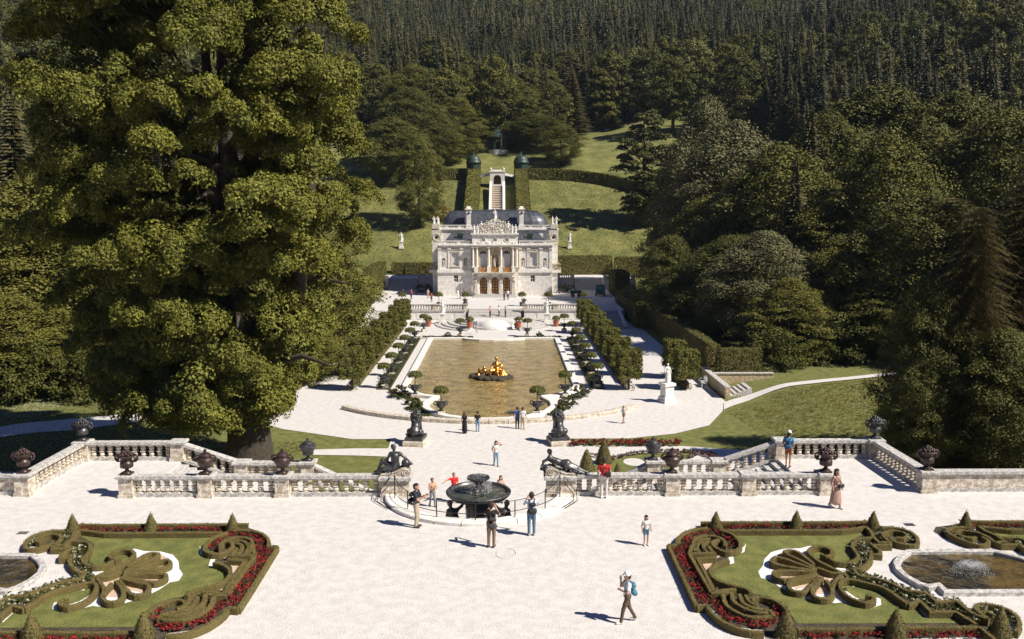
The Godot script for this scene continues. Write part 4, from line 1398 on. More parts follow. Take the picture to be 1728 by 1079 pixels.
func build_terrace():
	baluster_mesh = make_baluster(0.59, 0.135)
	var zf := -38.85
	# gravel floor with the niche cut out
	var pl := PackedVector2Array([Vector2(-60, 4), Vector2(60, 4), Vector2(60, -39.6), Vector2(20.2, -39.6), Vector2(20.2, -45), Vector2(14.8, -45), Vector2(14.8, zf - 0.3), Vector2(3.5, zf - 0.3)])
	pl.append_array(arc(0, zf, 3.5, 0.0, PI, 28))
	pl.append_array(PackedVector2Array([Vector2(-3.5, zf - 0.3), Vector2(-14.8, zf - 0.3), Vector2(-14.8, -45), Vector2(-20.2, -45), Vector2(-20.2, -39.6), Vector2(-60, -39.6)]))
	var b := MB.new()
	b.prism(pl, 0.0, UP)
	setting("upper_terrace", b.done(), M.gravel)
	# stairs down both sides
	for s in [-1.0, 1.0]:
		var st := thing("garden_staircase", "stone staircase running down behind the balustrade towards the " + ("seated nymph" if s < 0 else "lying nymph"), "stairs")
		for i in 7:
			var y := UP - 0.15 * (i + 1)
			var tb := MB.new()
			tb.cbox(Vector3(s * (14.8 - 0.385 * (i + 0.5)), y - 0.6, -41.75), Vector3(0.384, 1.2, 5.1), 0.015)
			part("step", tb.done(), M.cap, st)
		var lb := MB.new()
		lb.box(Vector3(s * 10.4, 3.65 - 1.0, -41.75), Vector3(3.4, 2.0, 5.1))
		part("landing", lb.done(), M.gravel, st)
		for i in 14:
			var tb := MB.new()
			var y := 3.65 - 0.16 * (i + 1)
			tb.cbox(Vector3(s * (8.7 - 0.33 * (i + 0.5)), y - 0.6, -41.75), Vector3(0.329, 1.2, 5.1), 0.015)
			part("step", tb.done(), M.cap, st)
		var near := "seated nymph" if s < 0 else "lying nymph"
		var f := thing("balustrade", "front stone balustrade of the upper terrace ending at the %s" % near, "balustrade")
		balustrade(f, [V(s * 15.2, UP, zf), V(s * 11.8, UP, zf), V(s * 8.47, UP, zf)], [true, true])
		var last := thing("balustrade", "last bay of stone balustrade joining the pier of the %s" % near, "balustrade")
		balustrade(last, [V(s * 8.17, UP, zf), V(s * 4.2, UP, zf)], [true], 0.0)
		var r := thing("balustrade", "rear stone balustrade following the staircase down towards the %s" % near, "balustrade")
		var zr := -44.6
		balustrade(r, [V(s * 19.8, UP, -39.15), V(s * 19.7, UP, zr), V(s * 15.0, UP, zr), V(s * 11.9, 3.65, zr), V(s * 8.6, 3.65, zr), V(s * 4.4, 1.6, zr)], [true, true, true, true, true], 0.62)
		var w := thing("parapet_wall", "plain stone parapet wall with wide coping beside the %s" % ("fruit urn pier and great maple" if s < 0 else "fruit urn pier and dark yew"), "wall")
		balustrade(w, [V(s * 20.15, UP, -39.2), V(s * 34.0, UP, -39.2)], [false], 0.0)
		# scroll pier with nymph
		var p := thing("scroll_pier", "stone pier with a carved scroll carrying the %s" % near, "pier")
		p.position = Vector3(s * 3.58, UP, zf)
		b = MB.new()
		b.box(V(0, 0.08, 0), V(1.28, 0.16, 0.7))
		b.box(V(0, 0.46, 0), V(1.18, 0.6, 0.62))
		part("shaft", b.done(), M.stone, p)
		b = MB.new()
		b.cbox(V(0, 0.84, 0), V(1.4, 0.16, 0.84), 0.03)
		part("pier_cap", b.done(), M.cap, p)
		b = MB.new()
		var sc := PackedVector2Array([Vector2(-0.62, 0.92), Vector2(0.62, 0.92), Vector2(0.66, 1.05), Vector2(0.62, 1.22), Vector2(0.46, 1.33), Vector2(0.28, 1.3), Vector2(0.05, 1.17), Vector2(-0.25, 1.08), Vector2(-0.55, 1.08), Vector2(-0.66, 1.0)])
		if s > 0:
			for i in sc.size():
				sc[i].x = -sc[i].x
			sc.reverse()
		b.plate(sc, -0.3, 0.3)
		var q := sc.duplicate()
		q.reverse()
		b.plate(q, 0.3, -0.3)
		var spiral := []
		for i in 22:
			var a := i * 0.55
			var rr := 0.17 * (1.0 - i / 24.0)
			spiral.append(V(-s * (0.45 + cos(a) * rr), 1.1 + sin(a) * rr, 0.31))
		var radii := []
		radii.resize(22)
		radii.fill(0.022)
		b.tube(spiral, radii, 5)
		b.tube([V(s * 0.6, 1.03, 0.31), V(s * 0.25, 1.04, 0.31), V(-s * 0.1, 1.14, 0.31), V(-s * 0.35, 1.26, 0.31)], [0.02, 0.022, 0.022, 0.02], 5)
		part("scroll", b.done(), M.stone, p)
	# nymphs
	var nl := thing("nymph_statue", "dark bronze nymph sitting upright seen from behind, one arm on a round jug", "statue", Vector3(-3.62, UP + 1.05, zf - 0.02))
	body_part(nl, "figure", [
		[V(0.0, 0.2, 0), V(0.02, 0.28, 0), 0.19, 0.19, 0], [V(0.02, 0.3, 0), V(0.03, 0.62, 0.0), 0.15, 0.17, 0], [V(-0.12, 0.72, 0), V(0.2, 0.72, 0), 0.085, 0.085, 0],
		[V(0.02, 0.74, 0), V(-0.02, 0.88, -0.02), 0.06, 0.05, 0], [V(-0.03, 0.97, -0.03), V(-0.05, 1.01, -0.03), 0.1, 0.095, 0], [V(-0.01, 0.96, 0.08), V(-0.01, 1.0, 0.09), 0.055, 0.05, 0],
		[V(-0.16, 0.72, 0), V(-0.28, 0.5, -0.05), 0.065, 0.052, 0], [V(-0.28, 0.5, -0.05), V(-0.3, 0.36, -0.22), 0.05, 0.036, 0],
		[V(0.22, 0.72, 0), V(0.43, 0.55, 0.02), 0.065, 0.054, 0], [V(0.43, 0.55, 0.02), V(0.56, 0.42, -0.02), 0.05, 0.04, 0],
		[V(-0.08, 0.2, 0), V(-0.48, 0.42, -0.1), 0.15, 0.09, 0], [V(-0.48, 0.42, -0.1), V(-0.66, 0.04, -0.06), 0.085, 0.045, 0], [V(-0.66, 0.04, -0.06), V(-0.8, 0.0, -0.06), 0.045, 0.03, 0],
		[V(-0.05, 0.16, 0.08), V(-0.42, 0.14, 0.1), 0.14, 0.1, 0], [V(-0.42, 0.14, 0.1), V(-0.72, 0.02, 0.1), 0.09, 0.05, 0],
	], 0.026, M.bronze)
	nl.scale = Vector3.ONE * 1.12
	b = MB.new()
	b.ball(V(0.44, 0.36, 0.04), V(0.17, 0.17, 0.17), 14, 9)
	b.lathe([[0.17, 0.3], [0.12, 0.16], [0.1, 0.08]], 12, V(0.44, -0.02, 0.04))
	b.tube([V(0.52, 0.42, 0.04), V(0.64, 0.38, 0.04), V(0.66, 0.3, 0.04)], [0.06, 0.05, 0.07], 9)
	part("jug", b.done(), M.bronze, nl)
	b = MB.new()
	for i in 16:
		b.ball(V(R.randf_range(-0.75, 0.3), R.randf_range(0.0, 0.1), R.randf_range(-0.12, 0.2)), V(0.1, 0.05, 0.09), 6, 4)
	part("drapery", b.done(), M.bronze, nl)
	var nr := thing("nymph_statue", "dark bronze nymph lying on her side seen from behind, arm round a jug", "statue", Vector3(3.6, UP + 1.04, zf - 0.02))
	body_part(nr, "figure", [
		[V(-0.4, 0.5, 0), V(-0.42, 0.56, 0), 0.11, 0.1, 0], [V(-0.16, 0.4, 0), V(-0.3, 0.46, 0), 0.14, 0.13, 0], [V(-0.16, 0.4, 0), V(0.12, 0.3, 0), 0.135, 0.13, 0], [V(0.12, 0.32, 0), V(0.25, 0.32, 0), 0.16, 0.17, 0],
		[V(-0.36, 0.52, 0), V(-0.4, 0.7, -0.02), 0.06, 0.05, 0], [V(-0.42, 0.78, -0.02), V(-0.44, 0.82, -0.02), 0.1, 0.09, 0], [V(-0.38, 0.84, 0.03), V(-0.37, 0.86, 0.05), 0.05, 0.045, 0],
		[V(-0.4, 0.56, 0.02), V(-0.66, 0.42, 0.06), 0.065, 0.055, 0], [V(-0.66, 0.42, 0.06), V(-0.72, 0.2, 0.1), 0.05, 0.04, 0], [V(-0.72, 0.2, 0.1), V(-0.45, 0.2, 0.16), 0.04, 0.035, 0],
		[V(-0.34, 0.46, -0.05), V(-0.2, 0.24, 0.16), 0.06, 0.05, 0], [V(-0.2, 0.24, 0.16), V(0.02, 0.16, 0.18), 0.048, 0.036, 0],
		[V(0.22, 0.32, 0.02), V(0.62, 0.16, 0.02), 0.15, 0.095, 0], [V(0.62, 0.16, 0.02), V(1.0, -0.02, 0.02), 0.09, 0.045, 0], [V(1.0, -0.02, 0.02), V(1.13, -0.04, 0.02), 0.04, 0.028, 0],
		[V(0.2, 0.26, 0.08), V(0.56, 0.1, 0.12), 0.14, 0.09, 0], [V(0.56, 0.1, 0.12), V(0.92, -0.05, 0.12), 0.08, 0.045, 0],
	], 0.026, M.bronze)
	nr.scale = Vector3.ONE * 1.12
	b = MB.new()
	b.ball(V(-0.55, 0.16, 0.1), V(0.2, 0.16, 0.16), 14, 9)
	b.tube([V(-0.7, 0.18, 0.1), V(-0.78, 0.2, 0.1)], [0.1, 0.12], 10)
	part("jug", b.done(), M.bronze, nr)
	b = MB.new()
	for i in 26:
		b.ball(V(R.randf_range(0.0, 0.75), R.randf_range(0.0, 0.12), R.randf_range(0.1, 0.24)), V(0.07, 0.06, 0.05), 6, 4)
	part("drapery", b.done(), M.bronze, nr)
	# urns on the piers
	var cap := UP + 0.995
	var u0 := urn("bronze_urn", "brown bronze fruit urn with high handles on an outer balustrade pier", 0, M.brownbronze, 1.1, "fruit urns on the balustrades")
	u0.position = V(-19.8, cap, -39.15)
	again(u0, V(-15.2, cap, zf), 0.0)
	again(u0, V(19.8, cap, -39.15), 0.0)
	again(u0, V(15.2, cap, zf), 0.0)
	var u1 := urn("bronze_urn", "brown bronze lidded urn with ring handles on a front balustrade pier", 1, M.brownbronze, 1.05, "ring handled urns on the front piers")
	u1.position = V(-11.8, cap, zf)
	again(u1, V(-8.47, cap, zf))
	again(u1, V(8.47, cap, zf))
	var u2 := urn("bronze_urn", "grey bronze lidded urn without handles on a stair landing pier", 2, M.bronze, 1.1, "handleless urns on the stair landings")
	u2.position = V(-8.6, 3.65 + 0.995, -44.6)
	again(u2, V(8.6, 3.65 + 0.995, -44.6))
	var u3 := urn("bronze_urn", "grey bronze round bellied urn with figures on a rear corner pier", 0, M.bronze, 1.15, "round bellied urns on the rear corner piers")
	u3.position = V(-19.7, cap, -44.6)
	again(u3, V(19.7, cap, -44.6))
	# niche kerb, railing and the bowl fountain
	var nk := thing("niche_kerb", "curved white stone kerb edging the fountain niche", "kerb")
	for i in 11:
		b = MB.new()
		var seg := arc(0, zf, 3.5, PI * i / 11.0 + 0.003, PI * (i + 1) / 11.0 - 0.003, 5)
		b.sweep(seg, false, [[-0.05, -4.6], [-0.05, 0.16], [0.48, 0.16], [0.52, 0.13], [0.52, 0.0]], UP)
		part("kerb_stone", b.done(), M.marble, nk)
	var rl := thing("iron_railing", "thin black iron railing curving round the fountain niche", "railing")
	for y in [0.66, 0.24]:
		var pts := []
		var rd := []
		for i in 31:
			var a := PI * i / 30.0
			pts.append(V(cos(a) * 3.62, UP + 0.16 + y + (0.5 * pow(1.0 - sin(a), 2.0) if y > 0.5 else 0.0), zf + sin(a) * 3.62))
			rd.append(0.028 if y > 0.9 else 0.015)
		b = MB.new()
		b.tube(pts, rd, 6)
		part("rail", b.done(), M.iron, rl)
	for i in 7:
		var a := PI * (i + 0.5) / 7.0
		b = MB.new()
		b.tube([V(cos(a) * 3.62, UP + 0.14, zf + sin(a) * 3.62), V(cos(a) * 3.62, UP + 0.82 + 0.5 * pow(1.0 - sin(a), 2.0), zf + sin(a) * 3.62)], [0.024, 0.024], 6)
		part("post", b.done(), M.iron, rl)
	for s in [-1.0, 1.0]:
		var hp := thing("iron_hoop", "bent black iron hoop guard at the end of the niche railing by the %s" % ("seated nymph" if s < 0 else "lying nymph"), "railing")
		for e in [[0.0, 0.95], [0.16, 0.7]]:
			b = MB.new()
			b.tube([V(s * 3.75, UP + e[1], zf + 0.42 + e[0]), V(s * (4.25 - e[0]), UP + 0.35, zf + 0.75 + e[0]), V(s * (4.25 - e[0]), UP + 0.1, zf + 1.1), V(s * (3.7 - e[0]), UP + 0.05, zf + 1.9)], [0.018, 0.018, 0.018, 0.018], 5)
			part("bar", b.done(), M.iron, hp)
	var fz := -39.7
	var fo := thing("bowl_fountain", "dark bronze bowl fountain with a small scalloped bowl and naiads below", "fountain", V(0.0, 0.0, fz))
	b = MB.new()
	b.lathe([[0.95, 0.0], [0.95, 0.5], [0.6, 0.7], [0.5, 1.6], [0.62, 2.2], [0.55, 3.2], [0.6, 3.9], [0.5, 4.15]], 16)
	part("pedestal", b.done(), M.bronze, fo)
	b = MB.new()
	b.lathe([[0.4, 4.1], [0.9, 4.2], [1.3, 4.38], [1.44, 4.52], [1.46, 4.6], [1.42, 4.64], [1.3, 4.63], [1.24, 4.55], [1.0, 4.46], [0.3, 4.4]], 40)
	part("bowl", b.done(), M.bronze, fo)
	b = MB.new()
	b.prism(arc(0, 0, 1.24, 0, TAU, 36).slice(0, 36), 4.4, 4.55, false)
	part("water", b.done(), M.bowlwater, fo)
	b = MB.new()
	b.lathe([[0.22, 4.45], [0.16, 4.7], [0.12, 4.85], [0.2, 4.98], [0.12, 5.05], [0.1, 5.12]], 12)
	for i in 7:
		var a := TAU * i / 7.0
		b.ball(V(cos(a) * 0.26, 4.62, sin(a) * 0.26), V(0.14, 0.17, 0.14), 7, 5)
		b.ball(V(cos(a) * 0.4, 4.56, sin(a) * 0.4), V(0.1, 0.09, 0.1), 7, 5)
	part("stem", b.done(), M.bronze, fo)
	b = MB.new()
	for i in 24:   # scalloped little bowl
		var a := TAU * i / 24.0
		var d := V(cos(a), 0, sin(a))
		b.tube([d * 0.1 + V(0, 5.1, 0), d * 0.3 + V(0, 5.14, 0), d * 0.44 + V(0, 5.22, 0), d * 0.5 + V(0, 5.24, 0)], [0.03, 0.045, 0.065, 0.05], 6)
	b.lathe([[0.1, 5.1], [0.3, 5.12], [0.46, 5.24], [0.3, 5.22], [0.0, 5.2]], 24)
	part("small_bowl", b.done(), M.bronze, fo)
	for s in [-1.0, 1.0]:
		var bones := []
		for e in [[V(0.6, 3.0, 0.35), V(0.95, 3.1, 0.3), 0.24, 0.26], [V(0.95, 3.15, 0.3), V(1.15, 3.65, 0.25), 0.22, 0.22], [V(0.98, 3.8, 0.25), V(1.32, 3.78, 0.25), 0.11, 0.11], [V(1.2, 3.85, 0.25), V(1.25, 4.02, 0.25), 0.075, 0.07], [V(1.27, 4.12, 0.22), V(1.27, 4.16, 0.22), 0.13, 0.12], [V(0.98, 3.8, 0.25), V(0.75, 3.95, 0.1), 0.08, 0.065], [V(0.75, 3.95, 0.1), V(0.6, 4.15, 0.0), 0.06, 0.05], [V(1.32, 3.76, 0.28), V(1.45, 3.45, 0.4), 0.08, 0.065], [V(1.45, 3.45, 0.4), V(1.2, 3.25, 0.55), 0.06, 0.05], [V(0.9, 3.05, 0.4), V(0.5, 3.0, 0.75), 0.18, 0.13], [V(0.5, 3.0, 0.75), V(0.3, 2.5, 0.7), 0.12, 0.08], [V(1.05, 3.0, 0.45), V(0.7, 2.8, 0.8), 0.18, 0.13], [V(0.9, 2.9, 0.3), V(0.8, 2.2, 0.4), 0.3, 0.35]]:
			bones.append([e[0] * V(s, 1, 1), e[1] * V(s, 1, 1), e[2], e[3], 0])
		var f := flesh(bones, 0.045, 0.07)
		part("naiad", f[0].done(), M.bronze, fo)
	var bb := thing("fountain_basin", "round stone basin rim on the lower garden floor around the bowl fountain", "basin")
	b = MB.new()
	var ring := arc(0, -41.5, 5.0, 0, TAU, 48).slice(0, 48)
	if not Geometry2D.is_polygon_clockwise(ring):
		ring.reverse()
	b.sweep(ring, true, [[-0.35, 0], [-0.35, 0.5], [0.05, 0.5], [0.05, -0.2]], 0.0)
	part("rim", b.done(), M.stone, bb)
	part("water", sheet(ring, 0.2), M.bowlwater, bb)
	var drop := MB.new()
	drop.ball(Vector3.ZERO, Vector3(0.0045, 0.016, 0.0045), 5, 3)
	var dt := []
	for i in 1500:
		var a := R.randf() * TAU
		var rr := R.randf_range(0.42, 0.62)
		dt.append(Transform3D(Basis.from_scale(Vector3.ONE * R.randf_range(0.5, 1.3)), V(cos(a) * rr, R.randf_range(4.57, 5.18), fz + sin(a) * rr)))
	for i in 120:
		var a := R.randf() * TAU
		var t := R.randf()
		dt.append(Transform3D(Basis.from_scale(Vector3.ONE * 1.4), V(cos(a) * t * 0.28, 5.24 + 0.2 * (1.0 - t * t), fz + sin(a) * t * 0.28)))
	tag(scatter("falling_water", drop.done(), M.spray, dt, [], self), "thin curtain of drops falling from the small scalloped bowl", "water spray")
	# manhole cover
	b = MB.new()
	var mp := P(854, 935, UP)
	var ringp := []
	var rad := []
	for i in 33:
		ringp.append(V(mp.x + cos(TAU * i / 32) * 0.36, UP + 0.002, mp.z + sin(TAU * i / 32) * 0.52))
		rad.append(0.014)
	b.tube(ringp, rad, 5, false)
	var mh := solo("manhole_frame", b.done(), M.cap, "thin oval manhole frame set in the terrace gravel", "manhole")
	# drain grates by the ponds
	for e in [[38, 900], [1535, 886]]:
		b = MB.new()
		var g := P(e[0], e[1], UP)
		for i in 5:
			b.box(V(g.x - 0.16 + 0.08 * i, UP + 0.006, g.z), V(0.05, 0.012, 0.3))
		solo("drain_grate", b.done(), M.iron, "small iron drain grate in the gravel by a box scroll", "drain", "drain grates beside the ponds")

# ---------- the pool garden ----------
func leaf_box(w: float, h: float, d: float, n: int, ls: float, c0: Color, c1: Color, rough := 0.12) -> ArrayMesh:
	var b := colour_mb()
	var sd := Vector3(R.randf(), R.randf(), R.randf()) * 40.0
	for i in n:
		var f := R.randf() * (w * h * 2.0 + d * h * 2.0 + w * d)
		var p := Vector3(R.randf_range(-0.5, 0.5), R.randf(), R.randf_range(-0.5, 0.5))
		var nn := Vector3.UP
		if f < w * h * 2.0:
			nn = Vector3(0, 0, 1 if f < w * h else -1)
			p.z = nn.z * 0.5
		elif f < (w * h + d * h) * 2.0:
			nn = Vector3(1 if f < w * h * 2.0 + d * h else -1, 0, 0)
			p.x = nn.x * 0.5
		else:
			p.y = 1.0
		p = p * Vector3(w, h, d)
		p *= 1.0 - 0.1 * pow(clampf(p.y / h, 0, 1), 6.0) * 0.6
		p += nn * (NZ.get_noise_3dv(sd + p * 1.4) * rough + R.randf_range(-0.08, 0.05))
		b.col = c0.lerp(c1, clampf(R.randf() * 0.75 + 0.4 * NZ.get_noise_3dv(sd + p * 0.9) + 0.15, 0, 1))
		leaf(b, p, (nn + Vector3(0, 0.12, 0) + Vector3(R.randfn(), R.randfn(), R.randfn()) * 0.36).normalized(), ls * R.randf_range(0.7, 1.4))
	return b.done()

func core_box(w: float, h: float, d: float) -> ArrayMesh:
	var b := MB.new()
	b.box(V(0, h * 0.47, 0), V(w * 0.88, h * 0.9, d * 0.88), 0.0, 0.94)
	return b.done()

func hedge_wall(called: String, label: String, at: Vector3, w: float, h: float, d: float, turn := 0.0, dens := 60.0, ls := 0.16, group := "") -> Node3D:
	var o := thing(called, label, "hedge", at, turn, group)
	var area := (w + d) * 2.0 * h + w * d
	var s := part("foliage", leaf_box(w, h, d, int(area * dens), ls, Color(0.055, 0.063, 0.013), Color(0.145, 0.138, 0.034)), M.leaf, o)
	part("hedge_core", core_box(w, h, d), M.boxcore, s)
	return o

func ball_crown(r: float, h: float, n: int, ls: float) -> ArrayMesh:
	var b := colour_mb()
	for i in n:
		var d := Vector3(R.randfn(), R.randfn(), R.randfn()).normalized()
		if d.y < -0.5:
			d.y *= -0.6
		var p := d * Vector3(r, h, r) * pow(R.randf(), 0.25) * (1.0 + 0.15 * NZ.get_noise_3dv(d * 3.0))
		b.col = Color(0.05, 0.06, 0.014).lerp(Color(0.145, 0.145, 0.038), R.randf())
		leaf(b, p, (d + Vector3(0, 0.4, 0) + Vector3(R.randfn(), R.randfn(), R.randfn()) * 0.4).normalized(), ls * R.randf_range(0.7, 1.4))
	return b.done()

func potted_tree(label: String, group: String, big := true) -> Node3D:
	var o := thing("potted_tree", label, "potted tree", Vector3.ZERO, 0.0, group)
	var b := MB.new()
	b.cbox(V(0, 0.2, 0), V(0.62, 0.4, 0.62), 0.03)
	part("pedestal", b.done(), M.stone, o)
	b = MB.new()
	b.lathe([[0.26, 0.4], [0.24, 0.46], [0.12, 0.52], [0.1, 0.58], [0.2, 0.66], [0.34, 0.78], [0.4, 0.92], [0.38, 1.02], [0.44, 1.1], [0.46, 1.14], [0.4, 1.15], [0.34, 1.1], [0.0, 1.06]], 16)
	var urn_part := part("urn", b.done(), M.bronze, o)
	for s in [-1.0, 1.0]:
		var pts := []
		var rd := []
		for i in 8:
			var a := lerpf(-1.9, 2.0, i / 7.0)
			pts.append(V(s * (0.44 + 0.15 * cos(a)), 1.08 + 0.17 * sin(a), 0))
			rd.append(0.045)
		b = MB.new()
		b.tube(pts, rd, 6)
		part("handle", b.done(), M.bronze, urn_part)
	b = MB.new()
	b.tube([V(0, 1.05, 0), V(0.02, 1.5, 0.01), V(0, 2.0, 0)], [0.045, 0.035, 0.03], 6)
	part("trunk", b.done(), M.bark, o)
	part("crown", ball_crown(0.66, 0.42, 900, 0.13), M.leaf, o, V(0, 2.1, 0))
	return o

func bush(called: String, label: String, at: Vector3, r: float, h: float, group := "") -> Node3D:
	var o := thing(called, label, "bush", at, R.randf() * TAU, group)
	part("foliage", crown(r * 2.0, h, [[0.0, 0.8], [0.3, 1.0], [0.7, 0.7], [1.0, 0.15]], 26, 34, 0.13, Color(0.03, 0.038, 0.01), Color(0.09, 0.09, 0.025), 0.8, 0.16, 0.4).done(), M.leaf, o)
	return o

var statue_meshes := []

func statue_figure(s: int) -> ArrayMesh:   # draped standing figure, 1.8 m
	if statue_meshes.is_empty():
		for k in 2:
			var e := 1.0 if k == 0 else -1.0
			var f := flesh([
				[V(0, 0.05, 0), V(0, 0.5, 0), 0.23, 0.2, 0], [V(0, 0.5, 0), V(0, 0.95, 0), 0.19, 0.17, 0], [V(0.06 * e, 0.1, 0.12), V(0.08 * e, 0.9, 0.08), 0.1, 0.12, 0], [V(0, 0.95, 0), V(0.02 * e, 1.3, 0), 0.15, 0.16, 0],
				[V(-0.17, 1.38, 0), V(0.17, 1.38, 0), 0.08, 0.08, 0], [V(0, 1.4, 0), V(0, 1.56, 0.02), 0.06, 0.055, 0], [V(0.01, 1.64, 0.03), V(0.01, 1.7, 0.02), 0.095, 0.095, 0],
				[V(-0.19 * e, 1.38, 0), V(-0.32 * e, 1.12, 0.06), 0.07, 0.06, 0], [V(-0.32 * e, 1.12, 0.06), V(-0.14 * e, 1.0, 0.2), 0.055, 0.045, 0],
				[V(0.19 * e, 1.38, 0), V(0.3 * e, 1.15, -0.02), 0.07, 0.06, 0], [V(0.3 * e, 1.15, -0.02), V(0.33 * e, 0.9, 0.08), 0.055, 0.045, 0], [V(0.3 * e, 1.2, -0.05), V(0.3 * e, 0.2, -0.08), 0.07, 0.12, 0]], 0.05, 0.05)
			statue_meshes.append(f[0].done())
	return statue_meshes[s]

func pedestal_statue(label: String, at: Vector3, turn: float, ph: float, pw: float, sc: float, k: int, group := "") -> Node3D:
	var o := thing("marble_statue", label, "statue", at, turn, group)
	var b := MB.new()
	b.box(V(0, ph * 0.07, 0), V(pw * 1.25, ph * 0.14, pw * 1.25))
	b.box(V(0, ph * 0.22, 0), V(pw * 1.1, ph * 0.16, pw * 1.1))
	b.box(V(0, ph * 0.58, 0), V(pw * 0.86, ph * 0.56, pw * 0.86))
	b.cbox(V(0, ph * 0.93, 0), V(pw * 1.1, ph * 0.14, pw * 1.1), 0.03)
	part("pedestal", b.done(), M.marble, o)
	part("figure", statue_figure(k), M.marblewhite, o, V(0, ph - 0.01, 0)).scale = Vector3.ONE * sc
	return o

func build_pool_garden():
	# pool
	var hf := [Vector2(0, -115.2), Vector2(1.8, -115.4), Vector2(3.4, -116.1), Vector2(4.0, -116.7), Vector2(7.85, -116.7), Vector2(7.85, -85.4), Vector2(7.2, -83.3), Vector2(5.9, -81.6), Vector2(4.55, -80.9), Vector2(4.65, -80.2), Vector2(5.2, -78.6), Vector2(5.25, -76.9), Vector2(4.55, -74.9), Vector2(3.2, -73.4), Vector2(1.6, -72.5), Vector2(0, -72.25)]
	var pl := PackedVector2Array()
	for p in hf:
		pl.append(p)
	for i in range(hf.size() - 2, 0, -1):
		pl.append(Vector2(-hf[i].x, hf[i].y))
	if not Geometry2D.is_polygon_clockwise(pl):
		pl.reverse()
	var o := thing("garden_pool", "large rectangular garden pool with rounded front and white marble rim", "pool")
	var b := MB.new()
	b.sweep(pl, true, [[-0.6, 0.0], [-0.6, 0.27], [-0.55, 0.3], [-0.03, 0.3], [0.03, 0.26], [0.03, -0.5]], 0.0)
	part("rim", b.done(), M.marblewhite, o)
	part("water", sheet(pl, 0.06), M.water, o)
	# low curved kerb wall in front
	var a0 := PI * 0.5 - asin(12.4 / 16.9)
	var kw := thing("curved_kerb_wall", "long low curved stone kerb in front of the pool", "kerb")
	for i in 18:
		b = MB.new()
		b.sweep(arc(0, -88.3, 16.9, lerpf(a0, PI - a0, i / 18.0) + 0.001, lerpf(a0, PI - a0, (i + 1) / 18.0) - 0.001, 3), false, [[-0.28, 0.0], [-0.28, 0.34], [0.24, 0.34], [0.28, 0.3], [0.28, 0.0]], 0.0)
		part("kerb_stone", b.done(), M.stone, kw)
	# gilded group on its rock
	var fg := thing("gilded_statue_group", "gilded seated goddess with cherubs on a rock in the pool", "statue", V(0.05, 0.0, -90.2))
	fg.scale = Vector3.ONE * 1.15
	b = MB.new()
	for i in 34:
		var a := TAU * i / 34.0
		var rr := R.randf_range(1.1, 1.6) if i % 2 == 0 else R.randf_range(0.2, 1.0)
		b.ball(V(cos(a) * rr * 1.05, 0.1 + R.randf() * 0.1, sin(a) * rr * 0.8), V(0.42, R.randf_range(0.2, 0.36), 0.38), 7, 5)
	part("rock", b.done(), M.bark, fg)
	var f := flesh([
		[V(0.35, 0.3, 0), V(0.4, 0.75, 0), 0.5, 0.36, 0], [V(0.4, 0.8, 0), V(0.42, 1.25, 0.02), 0.24, 0.22, 0], [V(0.22, 1.4, 0), V(0.62, 1.4, 0), 0.11, 0.11, 0], [V(0.42, 1.45, 0), V(0.42, 1.62, 0.02), 0.08, 0.075, 0], [V(0.42, 1.76, 0.04), V(0.42, 1.84, 0.02), 0.14, 0.13, 0],
		[V(0.2, 1.4, 0), V(-0.05, 1.1, 0.12), 0.1, 0.08, 0], [V(-0.05, 1.1, 0.12), V(0.08, 0.86, 0.3), 0.075, 0.06, 0], [V(0.64, 1.4, 0), V(0.9, 1.12, -0.02), 0.1, 0.08, 0], [V(0.9, 1.12, 0), V(0.98, 0.8, 0.1), 0.075, 0.06, 0],
		[V(0.3, 0.8, 0.1), V(-0.1, 0.78, 0.45), 0.22, 0.17, 0], [V(-0.1, 0.78, 0.45), V(-0.15, 0.3, 0.6), 0.16, 0.12, 0], [V(0.5, 0.8, 0.1), V(0.45, 0.7, 0.55), 0.22, 0.17, 0], [V(0.45, 0.7, 0.55), V(0.6, 0.25, 0.7), 0.16, 0.12, 0], [V(0.8, 0.8, -0.1), V(1.15, 0.3, 0.1), 0.2, 0.3, 0],
		[V(-0.7, 0.35, 0.1), V(-0.65, 0.75, 0.1), 0.22, 0.18, 1], [V(-0.65, 0.95, 0.1), V(-0.65, 1.0, 0.1), 0.15, 0.14, 1], [V(-0.7, 0.4, 0.2), V(-0.95, 0.3, 0.5), 0.13, 0.09, 1], [V(-0.55, 0.75, 0.15), V(-0.3, 0.65, 0.4), 0.08, 0.06, 1], [V(-0.8, 0.75, 0.1), V(-1.05, 0.9, 0.1), 0.08, 0.06, 1],
		[V(-1.1, 0.35, -0.1), V(-1.1, 0.6, -0.1), 0.2, 0.16, 2], [V(-1.12, 0.8, -0.05), V(-1.12, 0.84, -0.05), 0.13, 0.12, 2], [V(-1.1, 0.4, 0), V(-1.3, 0.25, 0.3), 0.12, 0.08, 2],
		[V(0.95, 0.35, 0.45), V(0.85, 0.65, 0.4), 0.2, 0.16, 3], [V(0.82, 0.82, 0.42), V(0.82, 0.86, 0.42), 0.13, 0.12, 3], [V(0.95, 0.35, 0.5), V(0.7, 0.25, 0.8), 0.12, 0.08, 3]], 0.06, 0.08)
	for e in f:
		part(["goddess", "cherub", "cherub", "cherub"][e], f[e].done(), M.gold, fg)
	# potted trees
	var pt := potted_tree("small round headed tree in a bronze urn on the front curve of the pool", "urn trees on the front curve of the pool")
	pt.position = V(-6.75, 0, -81.2)
	again(pt, V(6.75, 0, -81.2), 0.3)
	again(pt, V(-3.95, 0.05, -74.0), 0.2)
	again(pt, V(3.95, 0.05, -74.0), -0.2)
